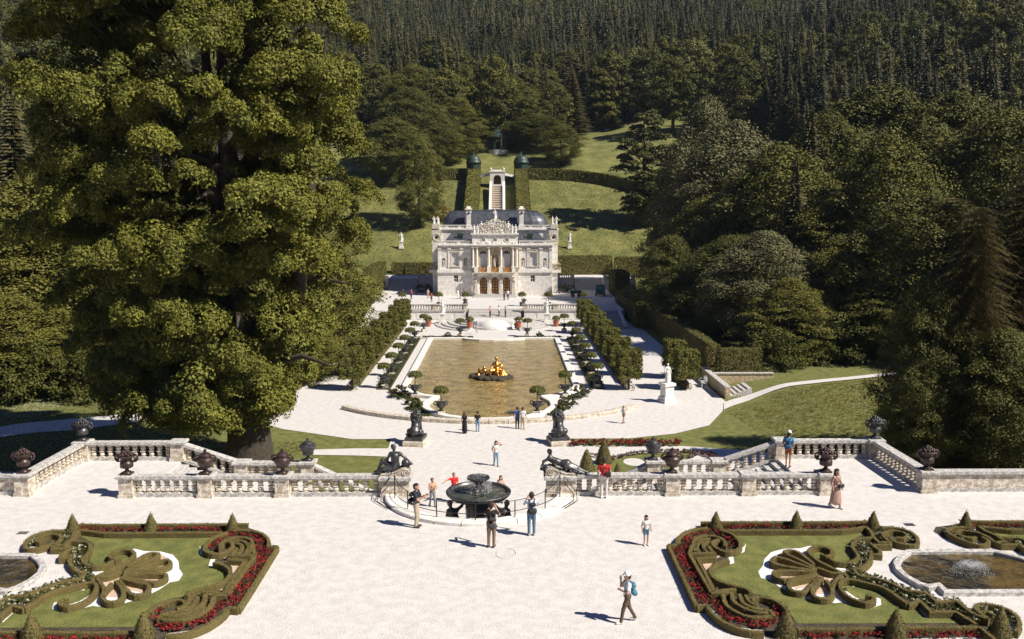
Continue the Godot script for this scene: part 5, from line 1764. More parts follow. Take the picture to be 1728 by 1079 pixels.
	for s in [-1.0, 1.0]:
		for d in [85.6, 91.8, 98.2, 104.4, 110.6, 116.6]:
			again(pt, V(s * 10.1, 0, -d), R.randf() - 0.5, "small round headed tree in a bronze urn along the pool's %s side bed" % ("sunny" if s < 0 else "shaded"), "urn trees along the pool beds %d" % int(s))
		for e in [[4.4, 119.6], [9.6, 124.5]]:
			again(pt, V(s * e[0], 0, -e[1]), R.randf() - 0.5, "small round headed tree in a bronze urn behind the pool", "urn trees behind the pool")
		# beds beside the pool
		var bed := thing("flower_bed", "low planted bed along the %s side of the pool" % ("sunny" if s < 0 else "shaded"), "flower bed")
		b = MB.new()
		b.box(V(s * 10.1, 0.05, -101.4), V(1.3, 0.1, 33))
		part("soil", b.done(), M.soil, bed)
		var tf := []
		var cl := []
		bed_plants(PackedVector2Array([Vector2(s * 9.5, -85.2), Vector2(s * 10.75, -85.2), Vector2(s * 10.75, -117.6), Vector2(s * 9.5, -117.6)]), 26.0, 0.1, tf, cl, [Color(0.05, 0.06, 0.014), Color(0.09, 0.1, 0.03), Color(0.035, 0.045, 0.012)], 0.2)
		bed_plants(PackedVector2Array([Vector2(s * 6.2, -79.3), Vector2(s * 8.2, -80.3), Vector2(s * 9.6, -84), Vector2(s * 8.8, -84.2), Vector2(s * 7.4, -81.6)]), 30.0, 0.0, tf, cl, [Color(0.05, 0.06, 0.014), Color(0.09, 0.1, 0.03), Color(0.035, 0.045, 0.012)], 0.2)
		bed_plants(PackedVector2Array([Vector2(s * 5.6, -78.6), Vector2(s * 5.7, -76.5), Vector2(s * 4.6, -73.4), Vector2(s * 5.2, -72.9), Vector2(s * 6.6, -75.8), Vector2(s * 6.9, -78.9)]), 30.0, 0.0, tf, cl, [Color(0.05, 0.06, 0.014), Color(0.09, 0.1, 0.03), Color(0.035, 0.045, 0.012)], 0.2)
		bed_plants(PackedVector2Array([Vector2(s * 2.7, -117.9), Vector2(s * 9.3, -117.9), Vector2(s * 9.3, -118.5), Vector2(s * 2.7, -118.5)]), 40.0, 0.0, tf, cl, [Color(0.05, 0.06, 0.014), Color(0.09, 0.1, 0.03), Color(0.035, 0.045, 0.012)], 0.25)
		scatter("bed_plants", tuft(9, 0.16, 0.13), M.flower, tf, cl, bed)
		for e in [[8.1, 81.4, 0.75, 1.2], [6.3, 76.6, 0.7, 1.0], [7.0, 78.4, 0.5, 0.6], [10.3, 88.6, 0.6, 0.9], [10.3, 95, 0.6, 0.8], [10.3, 101.4, 0.6, 0.9], [10.3, 107.5, 0.6, 0.8], [6.0, 118.2, 0.6, 0.9]]:
			bush("garden_bush", "dark loose bush in the planting round the pool", V(s * e[0], 0, -e[1]), e[2], e[3], "bushes in the pool planting")
		# clipped lime trees
	var lc := leaf_box(2.2, 2.8, 2.1, 3600, 0.18, Color(0.06, 0.07, 0.014), Color(0.165, 0.158, 0.036), 0.3)
	var lk := core_box(2.2, 2.8, 2.1)
	var lt := MB.new()
	lt.tube([V(0, -0.1, 0), V(0.02, 0.7, 0), V(0, 1.5, 0)], [0.13, 0.1, 0.1], 8)
	var ltm := lt.done()
	var first: Node3D = null
	for s in [-1.0, 1.0]:
		for d in [85.0, 92.4, 99.8, 107.2, 114.6, 122.2, 129.8]:
			var label := "block clipped lime tree in the row beside the %s pool bed" % ("sunny" if s < 0 else "shaded")
			if first == null:
				first = thing("clipped_lime", label, "clipped tree", V(s * 13.0, 0, -d), 0.0, "clipped limes beside the sunny bed")
				part("trunk", ltm, M.bark, first)
				part("hedge_core", lk, M.boxcore, part("crown", lc, M.leaf, first, V(0, 1.15, 0)))
			else:
				again(first, V(s * 13.0 + R.randf_range(-0.15, 0.15), 0, -d), (R.randi() % 4) * PI / 2.0, label, "clipped limes beside the sunny bed" if s < 0 else "clipped limes beside the shaded bed")
		for d in [84.8, 90.6]:
			again(first, V(s * 18.4, 0, -d), (R.randi() % 4) * PI / 2.0, "block clipped lime tree of the outer pair near the %s" % ("great maple" if s < 0 else "white marble statue"), "outer clipped limes %d" % int(s))
		for e in [[13.0, 107.0, 46.0], [18.4, 89.0, 9.0]]:
			hedge_wall("low_box_hedge", "knee high box hedge at the foot of the %s clipped limes %s" % ["outer" if e[0] > 15 else "inner", "near the great maple" if s < 0 else "near the white bench"], V(s * e[0], 0, -e[1]), 0.9, 0.62, e[2], 0.0, 40.0, 0.14)
	# tall hedges
	hedge_wall("tall_hedge", "tall clipped hedge end wall facing the garden by the white bench", V(24.4, 0, -89.0), 4.4, 3.5, 1.2, 0.0, 75.0, 0.15)
	hedge_wall("tall_hedge", "long tall clipped hedge running along the shaded garden path", V(22.6, 0, -108.5), 1.2, 3.4, 37.0, 0.0, 45.0, 0.18)
	hedge_wall("tall_hedge", "long tall clipped hedge along the sunny side under the great maple", V(-22.6, 0, -112.5), 1.2, 3.4, 46.0, 0.0, 45.0, 0.18)
	# white bench, retaining wall and steps
	bench("white garden bench against the low wall by the clipped limes", V(20.3, 0.012, -86.2), -PI / 2)
	var rw := thing("retaining_wall", "low brown stone retaining wall beside the white bench", "wall")
	b = MB.new()
	b.beam(V(21.3, 0, -80.6), V(21.3, 0, -90.5), 0.4, 1.0)
	part("wall", b.done(), M.ochre, rw)
	b = MB.new()
	b.beam(V(21.3, 1.002, -80.6), V(21.3, 1.002, -90.5), 0.55, 0.12)
	b.beam(V(21.6, 1.002, -87.4), V(27.4, 1.002, -87.4), 0.5, 0.12)
	part("coping", b.done(), M.cap, rw)
	b = MB.new()
	b.beam(V(21.6, 0, -87.4), V(27.4, 0, -87.4), 0.36, 1.0)
	part("wall", b.done(), M.ochre, rw)
	var st := thing("garden_steps", "short flight of stone steps leading up to the grassy rise", "steps")
	for i in 5:
		b = MB.new()
		b.cbox(V(21.9 + 0.42 * i, 0.08 + 0.07 * i, -82.6 - 0.12 * i), V(0.42, 0.16 + 0.14 * i, 2.6), 0.02)
		part("step", b.done(), M.cap, st)
	pedestal_statue("white marble standing figure on a tall pedestal by the clipped limes", V(15.6, 0, -79.2), 0.4, 1.75, 1.0, 0.98, 0)
	# bronze lions
	for s in [-1.0, 1.0]:
		var li := thing("lion_statue", "dark bronze seated lion seen from behind on a stone plinth by the %s" % ("great maple lawn" if s < 0 else "red flower border"), "statue", V(s * 5.2, 0, -65.2), s * 0.15 + PI)
		b = MB.new()
		b.cbox(V(0, 0.2, 0), V(1.5, 0.4, 1.9), 0.04)
		part("plinth", b.done(), M.stone, li)
		b = MB.new()
		b.cbox(V(0, 0.52, 0), V(1.28, 0.24, 1.6), 0.03)
		part("bronze_base", b.done(), M.bronze, li)
		var lf := flesh([
			[V(0, 0.98, -0.35), V(0, 1.1, -0.25), 0.36, 0.34, 0], [V(0, 1.1, -0.2), V(0, 1.6, 0.18), 0.34, 0.32, 0], [V(0, 1.65, 0.15), V(0, 2.05, 0.28), 0.34, 0.36, 1], [V(-0.12, 1.9, 0.15), V(0.12, 1.9, 0.15), 0.32, 0.32, 1],
			[V(0, 2.12, 0.45), V(0, 2.2, 0.4), 0.24, 0.25, 0], [V(0, 2.06, 0.6), V(0, 2.05, 0.72), 0.15, 0.12, 0], [V(-0.2, 2.4, 0.32), V(-0.2, 2.43, 0.32), 0.08, 0.06, 0], [V(0.2, 2.4, 0.32), V(0.2, 2.43, 0.32), 0.08, 0.06, 0],
			[V(-0.22, 1.5, 0.3), V(-0.24, 1.05, 0.5), 0.16, 0.11, 0], [V(-0.24, 1.05, 0.5), V(-0.24, 0.72, 0.52), 0.11, 0.1, 0], [V(-0.24, 0.7, 0.52), V(-0.24, 0.68, 0.68), 0.1, 0.09, 0],
			[V(0.22, 1.5, 0.3), V(0.24, 1.05, 0.5), 0.16, 0.11, 0], [V(0.24, 1.05, 0.5), V(0.24, 0.72, 0.52), 0.11, 0.1, 0], [V(0.24, 0.7, 0.52), V(0.24, 0.68, 0.68), 0.1, 0.09, 0],
			[V(-0.36, 1.0, -0.3), V(-0.42, 0.9, 0.1), 0.24, 0.16, 0], [V(-0.42, 0.78, 0.1), V(-0.4, 0.7, 0.3), 0.12, 0.1, 0], [V(0.36, 1.0, -0.3), V(0.42, 0.9, 0.1), 0.24, 0.16, 0], [V(0.42, 0.78, 0.1), V(0.4, 0.7, 0.3), 0.12, 0.1, 0],
			[V(0.1, 0.72, -0.6), V(0.5, 0.72, -0.5), 0.08, 0.07, 0], [V(0.5, 0.72, -0.5), V(0.62, 0.74, -0.2), 0.07, 0.1, 0]], 0.05, 0.08)
		part("body", lf[0].done(), M.bronze, li)
		var mane: MB = lf[1]
		for i in 90:
			var d := Vector3(R.randfn(), R.randfn() * 0.8, R.randfn()).normalized()
			var c := V(0, 1.92, 0.18) + d * V(0.4, 0.44, 0.36)
			if d.z > 0.6:
				continue
			mane.ball(c, V(0.07, 0.12, 0.07), 5, 4)
		part("mane", mane.done(), M.bronze, li)
	# flower garden behind the balustrade
	var rb := thing("red_flower_border", "long narrow border of dark red flowers along the lawn edge", "flower bed")
	var tf := []
	var cl := []
	var red := [Color(0.24, 0.02, 0.02), Color(0.1, 0.014, 0.016), Color(0.06, 0.04, 0.02)]
	bed_plants(poly_px([[960, 750], [1150, 748], [1150, 755], [960, 755]]), 40.0, 0.0, tf, cl, red, 0.25)
	scatter("red_flowers", tuft(9, 0.16, 0.13), M.flower, tf, cl, rb)
	var cb := thing("curved_flower_border", "curling border of dark purple flowers with white edging around the garden lawn", "flower bed")
	tf = []
	cl = []
	for ln in [[[998, 768], [1030, 775], [1060, 768], [1100, 763], [1145, 762], [1180, 766], [1200, 772]], [[1165, 772], [1180, 766], [1200, 767], [1208, 774], [1195, 780]]]:
		var path := smooth_path(poly_px(ln, 0.1), 0.15)
		for p in path:
			for j in 5:
				tf.append(Transform3D(Basis(Vector3.UP, R.randf() * TAU).scaled(Vector3.ONE * R.randf_range(0.7, 1.1)), V(p.x + R.randfn() * 0.14, 0.14, p.y + R.randfn() * 0.14)))
				cl.append([Color(0.12, 0.02, 0.03), Color(0.05, 0.02, 0.025), Color(0.35, 0.3, 0.28)][R.randi() % 3])
	scatter("purple_flowers", tuft(9, 0.13, 0.11), M.flower, tf, cl, cb)
	var gc := cone_mesh(1.75, 0.55, 260.0, 0.07)
	for e in [[990, 800], [1019, 783], [1042, 803]]:
		var p := P(e[0], e[1], 0.0)
		var t := thing("topiary_cone", "tall dark yew cone in the flower garden by the lying nymph", "topiary", p, R.randf() * TAU, "tall yew cones in the flower garden")
		part("foliage_core", gc[0], M.boxcore, part("foliage", gc[1], M.box, t))
		if e[0] == 1042:
			t.scale = Vector3.ONE * 0.5

func bench(label: String, at: Vector3, turn: float, group := ""):
	var o := thing("garden_bench", label, "bench", at, turn, group)
	for i in 4:
		var b := MB.new()
		b.box(V(0, 0.44, -0.16 + 0.12 * i), V(1.5, 0.035, 0.1))
		part("seat_slat", b.done(), M.whitepaint, o)
	for i in 9:
		var b := MB.new()
		b.box(V(-0.62 + 0.155 * i, 0.68 + 0.05 * cos((i - 4) * 0.35), -0.25), V(0.07, 0.44, 0.03))
		part("back_slat", b.done(), M.whitepaint, o)
	var r := MB.new()
	r.tube([V(-0.74, 0.86, -0.25), V(-0.35, 0.96, -0.25), V(0, 1.0, -0.25), V(0.35, 0.96, -0.25), V(0.74, 0.86, -0.25)], [0.03, 0.03, 0.03, 0.03, 0.03], 6)
	part("back_rail", r.done(), M.whitepaint, o)
	for sx in [-1.0, 1.0]:
		for sz in [-0.22, 0.24]:
			var b := MB.new()
			b.box(V(sx * 0.7, 0.22 if sz > 0 else 0.43, sz), V(0.06, 0.44 if sz > 0 else 0.86, 0.06))
			part("leg", b.done(), M.whitepaint, o)
		var ab := MB.new()
		ab.box(V(sx * 0.7, 0.66, 0.0), V(0.06, 0.05, 0.5))
		ab.box(V(sx * 0.7, 0.55, 0.22), V(0.05, 0.2, 0.05))
		part("arm_rest", ab.done(), M.whitepaint, o)

# ---------- the white villa ----------
func wall_holes(b: MB, x0: float, x1: float, y0: float, y1: float, z: float, th: float, holes: Array):
	# holes: [left, right, bottom, top, arched]; the wall's face is at z, th thick
	var hs := holes.duplicate()
	hs.sort_custom(func(p, q): return p[0] < q[0])
	var x := x0
	for h in hs:
		var lo: float = maxf(h[2], y0)
		var hi: float = minf(h[3], y1)
		if hi <= lo or h[1] <= x0 or h[0] >= x1:
			continue
		if h[0] > x:
			b.box(V((x + h[0]) * 0.5, (y0 + y1) * 0.5, z - th * 0.5), V(h[0] - x, y1 - y0, th))
		var w: float = h[1] - h[0]
		var cx: float = (h[0] + h[1]) * 0.5
		if lo > y0:
			b.box(V(cx, (y0 + lo) * 0.5, z - th * 0.5), V(w, lo - y0, th))
		if hi < y1:
			b.box(V(cx, (hi + y1) * 0.5, z - th * 0.5), V(w, y1 - hi, th))
		if h[4]:
			var r := w * 0.5
			var sp: float = h[3] - r
			for s in [-1.0, 1.0]:
				var n := 6
				for i in n:
					var a0 := PI * 0.5 * i / n
					var a1 := PI * 0.5 * (i + 1) / n
					var ya := maxf(sp + sin(a0) * r, lo)
					var yb := clampf(sp + sin(a1) * r, lo, hi)
					if yb <= lo or ya >= hi:
						continue
					var xa := cos((a0 + a1) * 0.5) * r
					b.box(V(cx + s * (xa + r) * 0.5, (ya + yb) * 0.5, z - th * 0.5), V(r - xa, yb - ya, th))
		x = h[1]
	if x < x1:
		b.box(V((x + x1) * 0.5, (y0 + y1) * 0.5, z - th * 0.5), V(x1 - x, y1 - y0, th))

func window_part(o: Node3D, cx: float, y0: float, y1: float, w: float, z: float, pane: Material, arched := false, bars := 0):
	var b := MB.new()
	b.box(V(cx - w * 0.5 + 0.04, (y0 + y1) * 0.5, z - 0.12), V(0.08, y1 - y0, 0.08))
	b.box(V(cx + w * 0.5 - 0.04, (y0 + y1) * 0.5, z - 0.12), V(0.08, y1 - y0, 0.08))
	b.box(V(cx, y0 + 0.04, z - 0.12), V(w - 0.16, 0.08, 0.08))
	b.box(V(cx, y1 - 0.04, z - 0.12), V(w - 0.16, 0.08, 0.08))
	if bars > 0:
		b.box(V(cx, (y0 + y1) * 0.5, z - 0.13), V(0.06, y1 - y0 - 0.16, 0.05))
		for i in bars:
			b.box(V(cx, lerpf(y0, y1, (i + 1.0) / (bars + 1.0)), z - 0.14), V(w - 0.16, 0.05, 0.05))
	var wn := part("window", b.done(), M.frame, o)
	b = MB.new()
	b.box(V(cx, (y0 + y1) * 0.5, z - 0.2), V(w, y1 - y0, 0.04))
	part("pane", b.done(), pane, wn)

func surround(o: Node3D, cx: float, y0: float, y1: float, w: float, z: float):
	var b := MB.new()
	for s in [-1.0, 1.0]:
		b.box(V(cx + s * (w * 0.5 + 0.1), (y0 + y1) * 0.5, z + 0.06), V(0.18, y1 - y0, 0.12))
	b.box(V(cx, y1 + 0.1, z + 0.08), V(w + 0.5, 0.2, 0.16))
	b.box(V(cx, y0 - 0.08, z + 0.1), V(w + 0.5, 0.16, 0.2))
	for i in 7:
		b.ball(V(cx + (i - 3) * w * 0.18, y1 + 0.32 + 0.14 * cos((i - 3) * 0.5), z + 0.06), V(0.13, 0.12, 0.1), 6, 4)
	part("window_surround", b.done(), M.carved, o)

func column_part(o: Node3D, cx: float, y0: float, y1: float, r: float, z: float):
	var b := MB.new()
	var h := y1 - y0
	b.box(V(cx, y0 + 0.08, z), V(r * 2.8, 0.16, r * 2.8))
	b.lathe([[r * 1.25, 0.16], [r * 1.25, 0.22], [r, 0.3], [r * 1.02, h * 0.4], [r * 0.86, h - 0.4]], 12, V(cx, y0, z))
	var cp := part("column", b.done(), M.marble, o)
	b = MB.new()
	b.lathe([[r * 0.86, h - 0.4], [r * 1.0, h - 0.28], [r * 1.45, h - 0.1]], 10, V(cx, y0, z))
	for i in 8:
		var a := TAU * i / 8.0
		b.ball(V(cx + cos(a) * r * 1.1, y1 - 0.2, z + sin(a) * r * 1.1), V(0.07, 0.12, 0.07), 5, 4)
	b.box(V(cx, y1 - 0.05, z), V(r * 3.0, 0.1, r * 3.0))
	part("capital", b.done(), M.carved, cp)

func parapet_part(o: Node3D, a: Vector3, b2: Vector3, h: float):
	var b := MB.new()
	b.beam(a, b2, 0.3, h * 0.2)
	b.beam(a + V(0, h * 0.8, 0), b2 + V(0, h * 0.8, 0), 0.34, h * 0.2)
	var n := int((b2 - a).length() / 0.26)
	var pb := MB.new()
	for i in n:
		if i % 9 > 6:
			pb.box(a.lerp(b2, (i + 0.5) / n) + V(0, h * 0.5, 0), V(0.262, h * 0.597, 0.24))
		else:
			pb.box(a.lerp(b2, (i + 0.5) / n) + V(0, h * 0.5, 0), V(0.13, h * 0.597, 0.16))
	part("parapet_balusters", pb.done(), M.marble, part("parapet_rail", b.done(), M.marble, o))

func build_palace():
	var o := thing("white_villa", "ornate white stone villa with dark domed mansard roof and carved gable", "palace", V(-0.1, FC, -157.6))
	var W := 9.85
	var doors := [[-2.58, -1.38, 0.45, 3.3, true], [-0.6, 0.6, 0.45, 3.3, true], [1.38, 2.58, 0.45, 3.3, true]]
	var low_l := [[-7.1, -6.3, 2.45, 3.65, false]]
	var low_r := [[6.1, 6.9, 2.45, 3.65, false]]
	var up_l := [[-7.4, -6.2, 5.2, 7.55, false], [-9.08, -8.52, 5.2, 6.55, true], [-5.3, -4.74, 5.2, 6.55, true]]
	var up_r := [[6.0, 7.2, 5.2, 7.55, false], [4.55, 5.1, 5.2, 6.55, true], [8.3, 8.86, 5.2, 6.55, true]]
	var wins := [[-2.6, -1.4, 5.0, 7.9, true], [1.4, 2.6, 5.0, 7.9, true], [-0.5, 0.5, 5.1, 7.3, true]]
	# walls
	var b := MB.new()
	wall_holes(b, -W, -4.0, 0, 4.05, 0, 0.5, low_l)
	wall_holes(b, 4.0, W, 0, 4.05, 0, 0.5, low_r)
	wall_holes(b, -4.0, 4.0, 0, 4.05, 0.8, 0.9, doors)
	wall_holes(b, -W, -4.0, 4.052, 8.6, 0, 0.5, up_l)
	wall_holes(b, 4.0, W, 4.052, 8.6, 0, 0.5, up_r)
	b.box(V(0, 4.3, -3.5), V(W * 2 - 0.02, 8.58, 5.98))   # body behind
	for s in [-1.0, 1.0]:   # sides of the middle bay
		b.box(V(s * 3.75, 2.025, 0.0), V(0.49, 4.04, 0.7))
	part("wall", b.done(), M.marble, o)
	b = MB.new()
	wall_holes(b, -4.0, 4.0, 4.052, 8.6, 0.5, 0.6, wins)
	part("middle_wall", b.done(), M.ochre, o)
	for e in [[-W, -4.05, 0.5, 3.95, 9, low_l], [4.05, W, 0.5, 3.95, 9, low_r], [-W, -4.05, 5.1, 8.0, 8, [[-7.75, -5.85, 4.9, 8.0, false], up_l[1], up_l[2]]], [4.05, W, 5.1, 8.0, 8, [[5.65, 7.55, 4.9, 8.0, false], up_r[1], up_r[2]]]]:
		var ch2: float = (e[3] - e[2]) / e[4]
		for i in e[4]:
			b = MB.new()
			wall_holes(b, e[0], e[1], e[2] + ch2 * i + 0.03, e[2] + ch2 * (i + 1) - 0.03, 0.05, 0.049, e[5])
			part("stone_course", b.done(), M.marble, o)
	b = MB.new()
	b.box(V(-6.95, 0.22, 0.08), V(W - 4.1, 0.44, 0.16))
	b.box(V(6.95, 0.22, 0.08), V(W - 4.1, 0.44, 0.16))
	part("plinth", b.done(), M.marble, o)
	# string course and cornices
	b = MB.new()
	for s in [-1.0, 1.0]:
		b.box(V(s * 6.95, 4.25, 0.15), V(W - 3.9, 0.36, 0.3))
		b.box(V(s * 6.95, 4.6, 0.08), V(W - 4.1, 0.3, 0.16))
		b.box(V(s * 6.95, 8.62, 0.14), V(W - 4.0, 0.2, 0.28))
		b.box(V(s * 7.0, 8.82, 0.24), V(W - 3.7, 0.18, 0.48))
	b.box(V(0, 8.66, 0.78), V(8.1, 0.22, 0.56))
	b.box(V(0, 8.86, 0.86), V(8.4, 0.18, 0.78))
	part("cornice", b.done(), M.marble, o)
	# pilasters and swags of the wings
	for s in [-1.0, 1.0]:
		for x in [9.55, 7.85, 5.75, 4.35]:
			b = MB.new()
			b.box(V(s * x, 6.4, 0.1), V(0.42, 3.2, 0.1))
			b.box(V(s * x, 8.2, 0.14), V(0.56, 0.5, 0.2))
			for i in 4:
				b.ball(V(s * x + (i - 1.5) * 0.14, 8.15, 0.24), V(0.09, 0.14, 0.07), 5, 4)
			part("pilaster", b.done(), M.marble, o)
		b = MB.new()
		for i in 60:
			b.ball(V(s * R.randf_range(4.3, 9.6), 8.15 + 0.16 * sin(i * 1.7) + R.randf_range(-0.12, 0.12), 0.1), V(0.14, 0.11, 0.08), 5, 4)
		part("swag", b.done(), M.carved, o)
	for e in [low_l[0], low_r[0]]:
		window_part(o, (e[0] + e[1]) * 0.5, e[2], e[3], e[1] - e[0], 0, M.glass, false, 1)
	for e in [up_l[0], up_r[0]]:
		window_part(o, (e[0] + e[1]) * 0.5, e[2], e[3], e[1] - e[0], 0, M.blind)
		surround(o, (e[0] + e[1]) * 0.5, e[2], e[3], e[1] - e[0], 0.05)
	for e in [up_l[1], up_l[2], up_r[1], up_r[2]]:
		b = MB.new()
		b.box(V((e[0] + e[1]) * 0.5, (e[2] + e[3]) * 0.5, -0.36), V(0.56, 1.35, 0.06))
		var nb := part("niche", b.done(), M.ochre, o)
		part("niche_statue", statue_figure(0), M.carved, nb, V((e[0] + e[1]) * 0.5, e[2], -0.1)).scale = Vector3.ONE * 0.66
	for e in [wins[0], wins[1]]:
		window_part(o, (e[0] + e[1]) * 0.5, e[2], 7.3, 1.2, 0.5, M.blind)
		b = MB.new()
		b.box(V((e[0] + e[1]) * 0.5, 7.6, 0.28), V(1.2, 0.6, 0.04))
		var fl := part("fanlight", b.done(), M.glass, o)
		b = MB.new()
		for i in 3:
			b.box(V((e[0] + e[1]) * 0.5 + (i - 1) * 0.3, 7.58, 0.33), V(0.05, 0.55, 0.04))
		part("glazing_bar", b.done(), M.frame, fl)
		b = MB.new()
		for i in 13:
			var a := PI * i / 12.0
			b.ball(V((e[0] + e[1]) * 0.5 + cos(a) * 0.72, 7.3 + sin(a) * 0.72, 0.55), V(0.1, 0.1, 0.09), 5, 4)
		part("arch_moulding", b.done(), M.marble, o)
	b = MB.new()
	b.box(V(0, 6.2, 0.05), V(1.0, 2.2, 0.06))
	part("niche_statue", statue_figure(1), M.carved, part("niche", b.done(), M.ochre, o), V(0, 5.1, 0.45)).scale = Vector3.ONE * 0.95
	# doors
	for e in doors:
		var cx: float = (e[0] + e[1]) * 0.5
		b = MB.new()
		b.box(V(cx, 1.85, 0.28), V(1.2, 2.85, 0.06))
		var d := part("door", b.done(), M.darkwood, o)
		b = MB.new()
		for i in 3:
			b.box(V(cx + (i - 1) * 0.36, 1.75, 0.33), V(0.04, 2.5, 0.03))
		for i in 5:
			for k in 2:
				b.ball(V(cx + (k - 0.5) * 0.5, 0.8 + i * 0.5, 0.34), V(0.1, 0.1, 0.03), 6, 4)
		part("gilt_grille", b.done(), M.gold, d)
		b = MB.new()
		for i in 11:
			var a := PI * i / 10.0
			b.ball(V(cx + cos(a) * 0.7, 2.7 + sin(a) * 0.7, 0.84), V(0.12, 0.12, 0.09), 5, 4)
		part("arch_moulding", b.done(), M.carved, o)
	for x in [-3.2, -1.0, 1.0, 3.2]:   # carved figures carrying the balcony
		b = MB.new()
		b.box(V(x, 0.9, 0.92), V(0.62, 0.9, 0.3))
		b.box(V(x, 1.9, 0.9), V(0.46, 1.1, 0.2))
		for i in 9:
			b.ball(V(x + R.randf_range(-0.25, 0.25), R.randf_range(2.5, 3.7), 0.95), V(0.2, 0.24, 0.16), 6, 5)
		part("carrying_figure", b.done(), M.carved, o)
	b = MB.new()
	b.box(V(0, 4.14, 1.15), V(6.9, 0.16, 0.9))
	b.box(V(0, 3.95, 1.05), V(6.5, 0.2, 0.6))
	part("balcony_slab", b.done(), M.carved, o)
	for x in [-2.0, 0.0, 2.0]:
		b = MB.new()
		for i in 9:
			b.tube([V(x - 0.6 + i * 0.15, 4.24, 1.5), V(x - 0.55 + i * 0.15, 4.5, 1.62), V(x - 0.65 + i * 0.15, 4.75, 1.5), V(x - 0.6 + i * 0.15, 5.0, 1.52)], [0.03, 0.045, 0.045, 0.03], 5)
		b.box(V(x, 5.02, 1.52), V(1.4, 0.06, 0.08))
		b.ball(V(x, 4.65, 1.6), V(0.28, 0.26, 0.08), 8, 5)
		part("gilt_balcony_rail", b.done(), M.gold, o)
	for x in [-3.2, -1.0, 1.0, 3.2]:
		b = MB.new()
		b.box(V(x, 4.64, 1.42), V(0.62, 0.84, 0.34))
		part("balcony_pier", b.done(), M.marble, o)
	for x in [-3.72, -3.05, -1.05, 1.05, 3.05, 3.72]:
		column_part(o, x, 5.0, 8.5, 0.19, 0.85)
	# steps before the doors
	for i in 3:
		b = MB.new()
		b.cbox(V(0, 0.075 + 0.15 * i, 1.6 - 0.3 * i), V(7.6 - 0.5 * i, 0.15, 1.9 - 0.6 * i), 0.015)
		part("door_step", b.done(), M.cap, o)
	# attic with oculi, gable
	b = MB.new()
	wall_holes(b, -3.9, 3.9, 8.95, 10.6, 0.5, 0.5, [[-2.35, -1.65, 9.45, 9.95, false], [-0.35, 0.35, 9.45, 9.95, false], [1.65, 2.35, 9.45, 9.95, false]])
	b.box(V(0, 9.75, -1.3), V(7.78, 1.6, 2.58))
	part("attic_wall", b.done(), M.marble, o)
	for x in [-2.0, 0.0, 2.0]:
		b = MB.new()
		b.ball(V(x, 9.7, 0.42), V(0.37, 0.27, 0.05), 14, 7)
		var oc := part("oculus", b.done(), M.glass, o)
		b = MB.new()
		var pts := []
		var rd := []
		for i in 17:
			pts.append(V(x + cos(TAU * i / 16.0) * 0.42, 9.7 + sin(TAU * i / 16.0) * 0.31, 0.52))
			rd.append(0.06)
		b.tube(pts, rd, 6, false)
		b.box(V(x, 9.7, 0.5), V(0.04, 0.5, 0.03))
		b.box(V(x, 9.7, 0.505), V(0.7, 0.04, 0.03))
		part("oculus_frame", b.done(), M.marble, oc)
	b = MB.new()
	b.box(V(0, 10.7, 0.35), V(8.2, 0.22, 0.9))
	for i in 26:
		b.ball(V(R.randf_range(-3.8, 3.8), R.randf_range(9.0, 9.4), 0.55), V(0.16, 0.13, 0.09), 5, 4)
	part("attic_cornice", b.done(), M.marble, o)
	b = MB.new()
	var gp := PackedVector2Array([Vector2(-2.6, 10.82), Vector2(2.6, 10.82), Vector2(2.3, 11.4), Vector2(1.8, 12.1), Vector2(1.2, 12.7), Vector2(0.6, 13.1), Vector2(0, 13.3), Vector2(-0.6, 13.1), Vector2(-1.2, 12.7), Vector2(-1.8, 12.1), Vector2(-2.3, 11.4)])
	b.plate(gp, -0.3, 0.4)
	var gb := part("gable", b.done(), M.marble, o)
	b = MB.new()
	for i in 170:
		var x := R.randf_range(-2.5, 2.5)
		var y := R.randf_range(10.9, 10.9 + 2.4 * sqrt(maxf(0.0, 1.0 - x * x / 6.8)))
		b.ball(V(x, y, 0.42), V(R.randf_range(0.07, 0.2), R.randf_range(0.07, 0.2), 0.14), 6, 4, Basis(Vector3.FORWARD, R.randf() * 3.0))
	part("carved_relief", b.done(), M.carved, gb)
	part("crowning_figure", statue_figure(0), M.marblewhite, gb, V(0, 13.2, 0.1)).scale = Vector3.ONE * 0.95
	for x in [-3.55, -2.95, -2.3, 2.3, 2.95, 3.55]:
		part("roofline_statue", statue_figure(0 if x < 0 else 1), M.marblewhite, o, V(x, 10.8, 0.35 if absf(x) > 2.5 else 0.0)).scale = Vector3.ONE * (0.85 if absf(x) > 2.5 else 1.15)
	# wing parapets, low roofs
	for s in [-1.0, 1.0]:
		parapet_part(o, V(s * 4.1, 8.92, 0.15), V(s * 9.85, 8.92, 0.15), 0.62)
		b = MB.new()
		var x0: float = 3.95 * s
		var x1: float = 9.0 * s
		var p := [V(x0, 9.0, -0.5), V(x1, 9.0, -0.5), V(x1 - s * 1.4, 10.7, -6.4), V(x0, 10.7, -6.4), V(x1, 9.0, -6.4)]
		if s > 0:
			b.q(p[0], p[1], p[2], p[3])
			b.t(p[1], p[4], p[2])
		else:
			b.q(p[1], p[0], p[3], p[2])
			b.t(p[4], p[1], p[2])
		for i in 9:
			var f := i / 8.0
			b.tube([V(lerpf(x0, x1, f), 9.02, -0.5), V(lerpf(x0, x1 - s * 1.4, f), 10.72, -6.4)], [0.035, 0.035], 4)
		var rf := part("low_roof", b.done(), M.slate, o)
		b = MB.new()
		b.box(V(s * 6.1, 10.3, -3.6), V(1.0, 0.7, 0.9))
		part("roof_hatch", b.done(), M.greenpaint, rf)
	# main body behind
	b = MB.new()
	b.box(V(0, 5.6, -14.0), V(22.2, 11.2, 15.0))
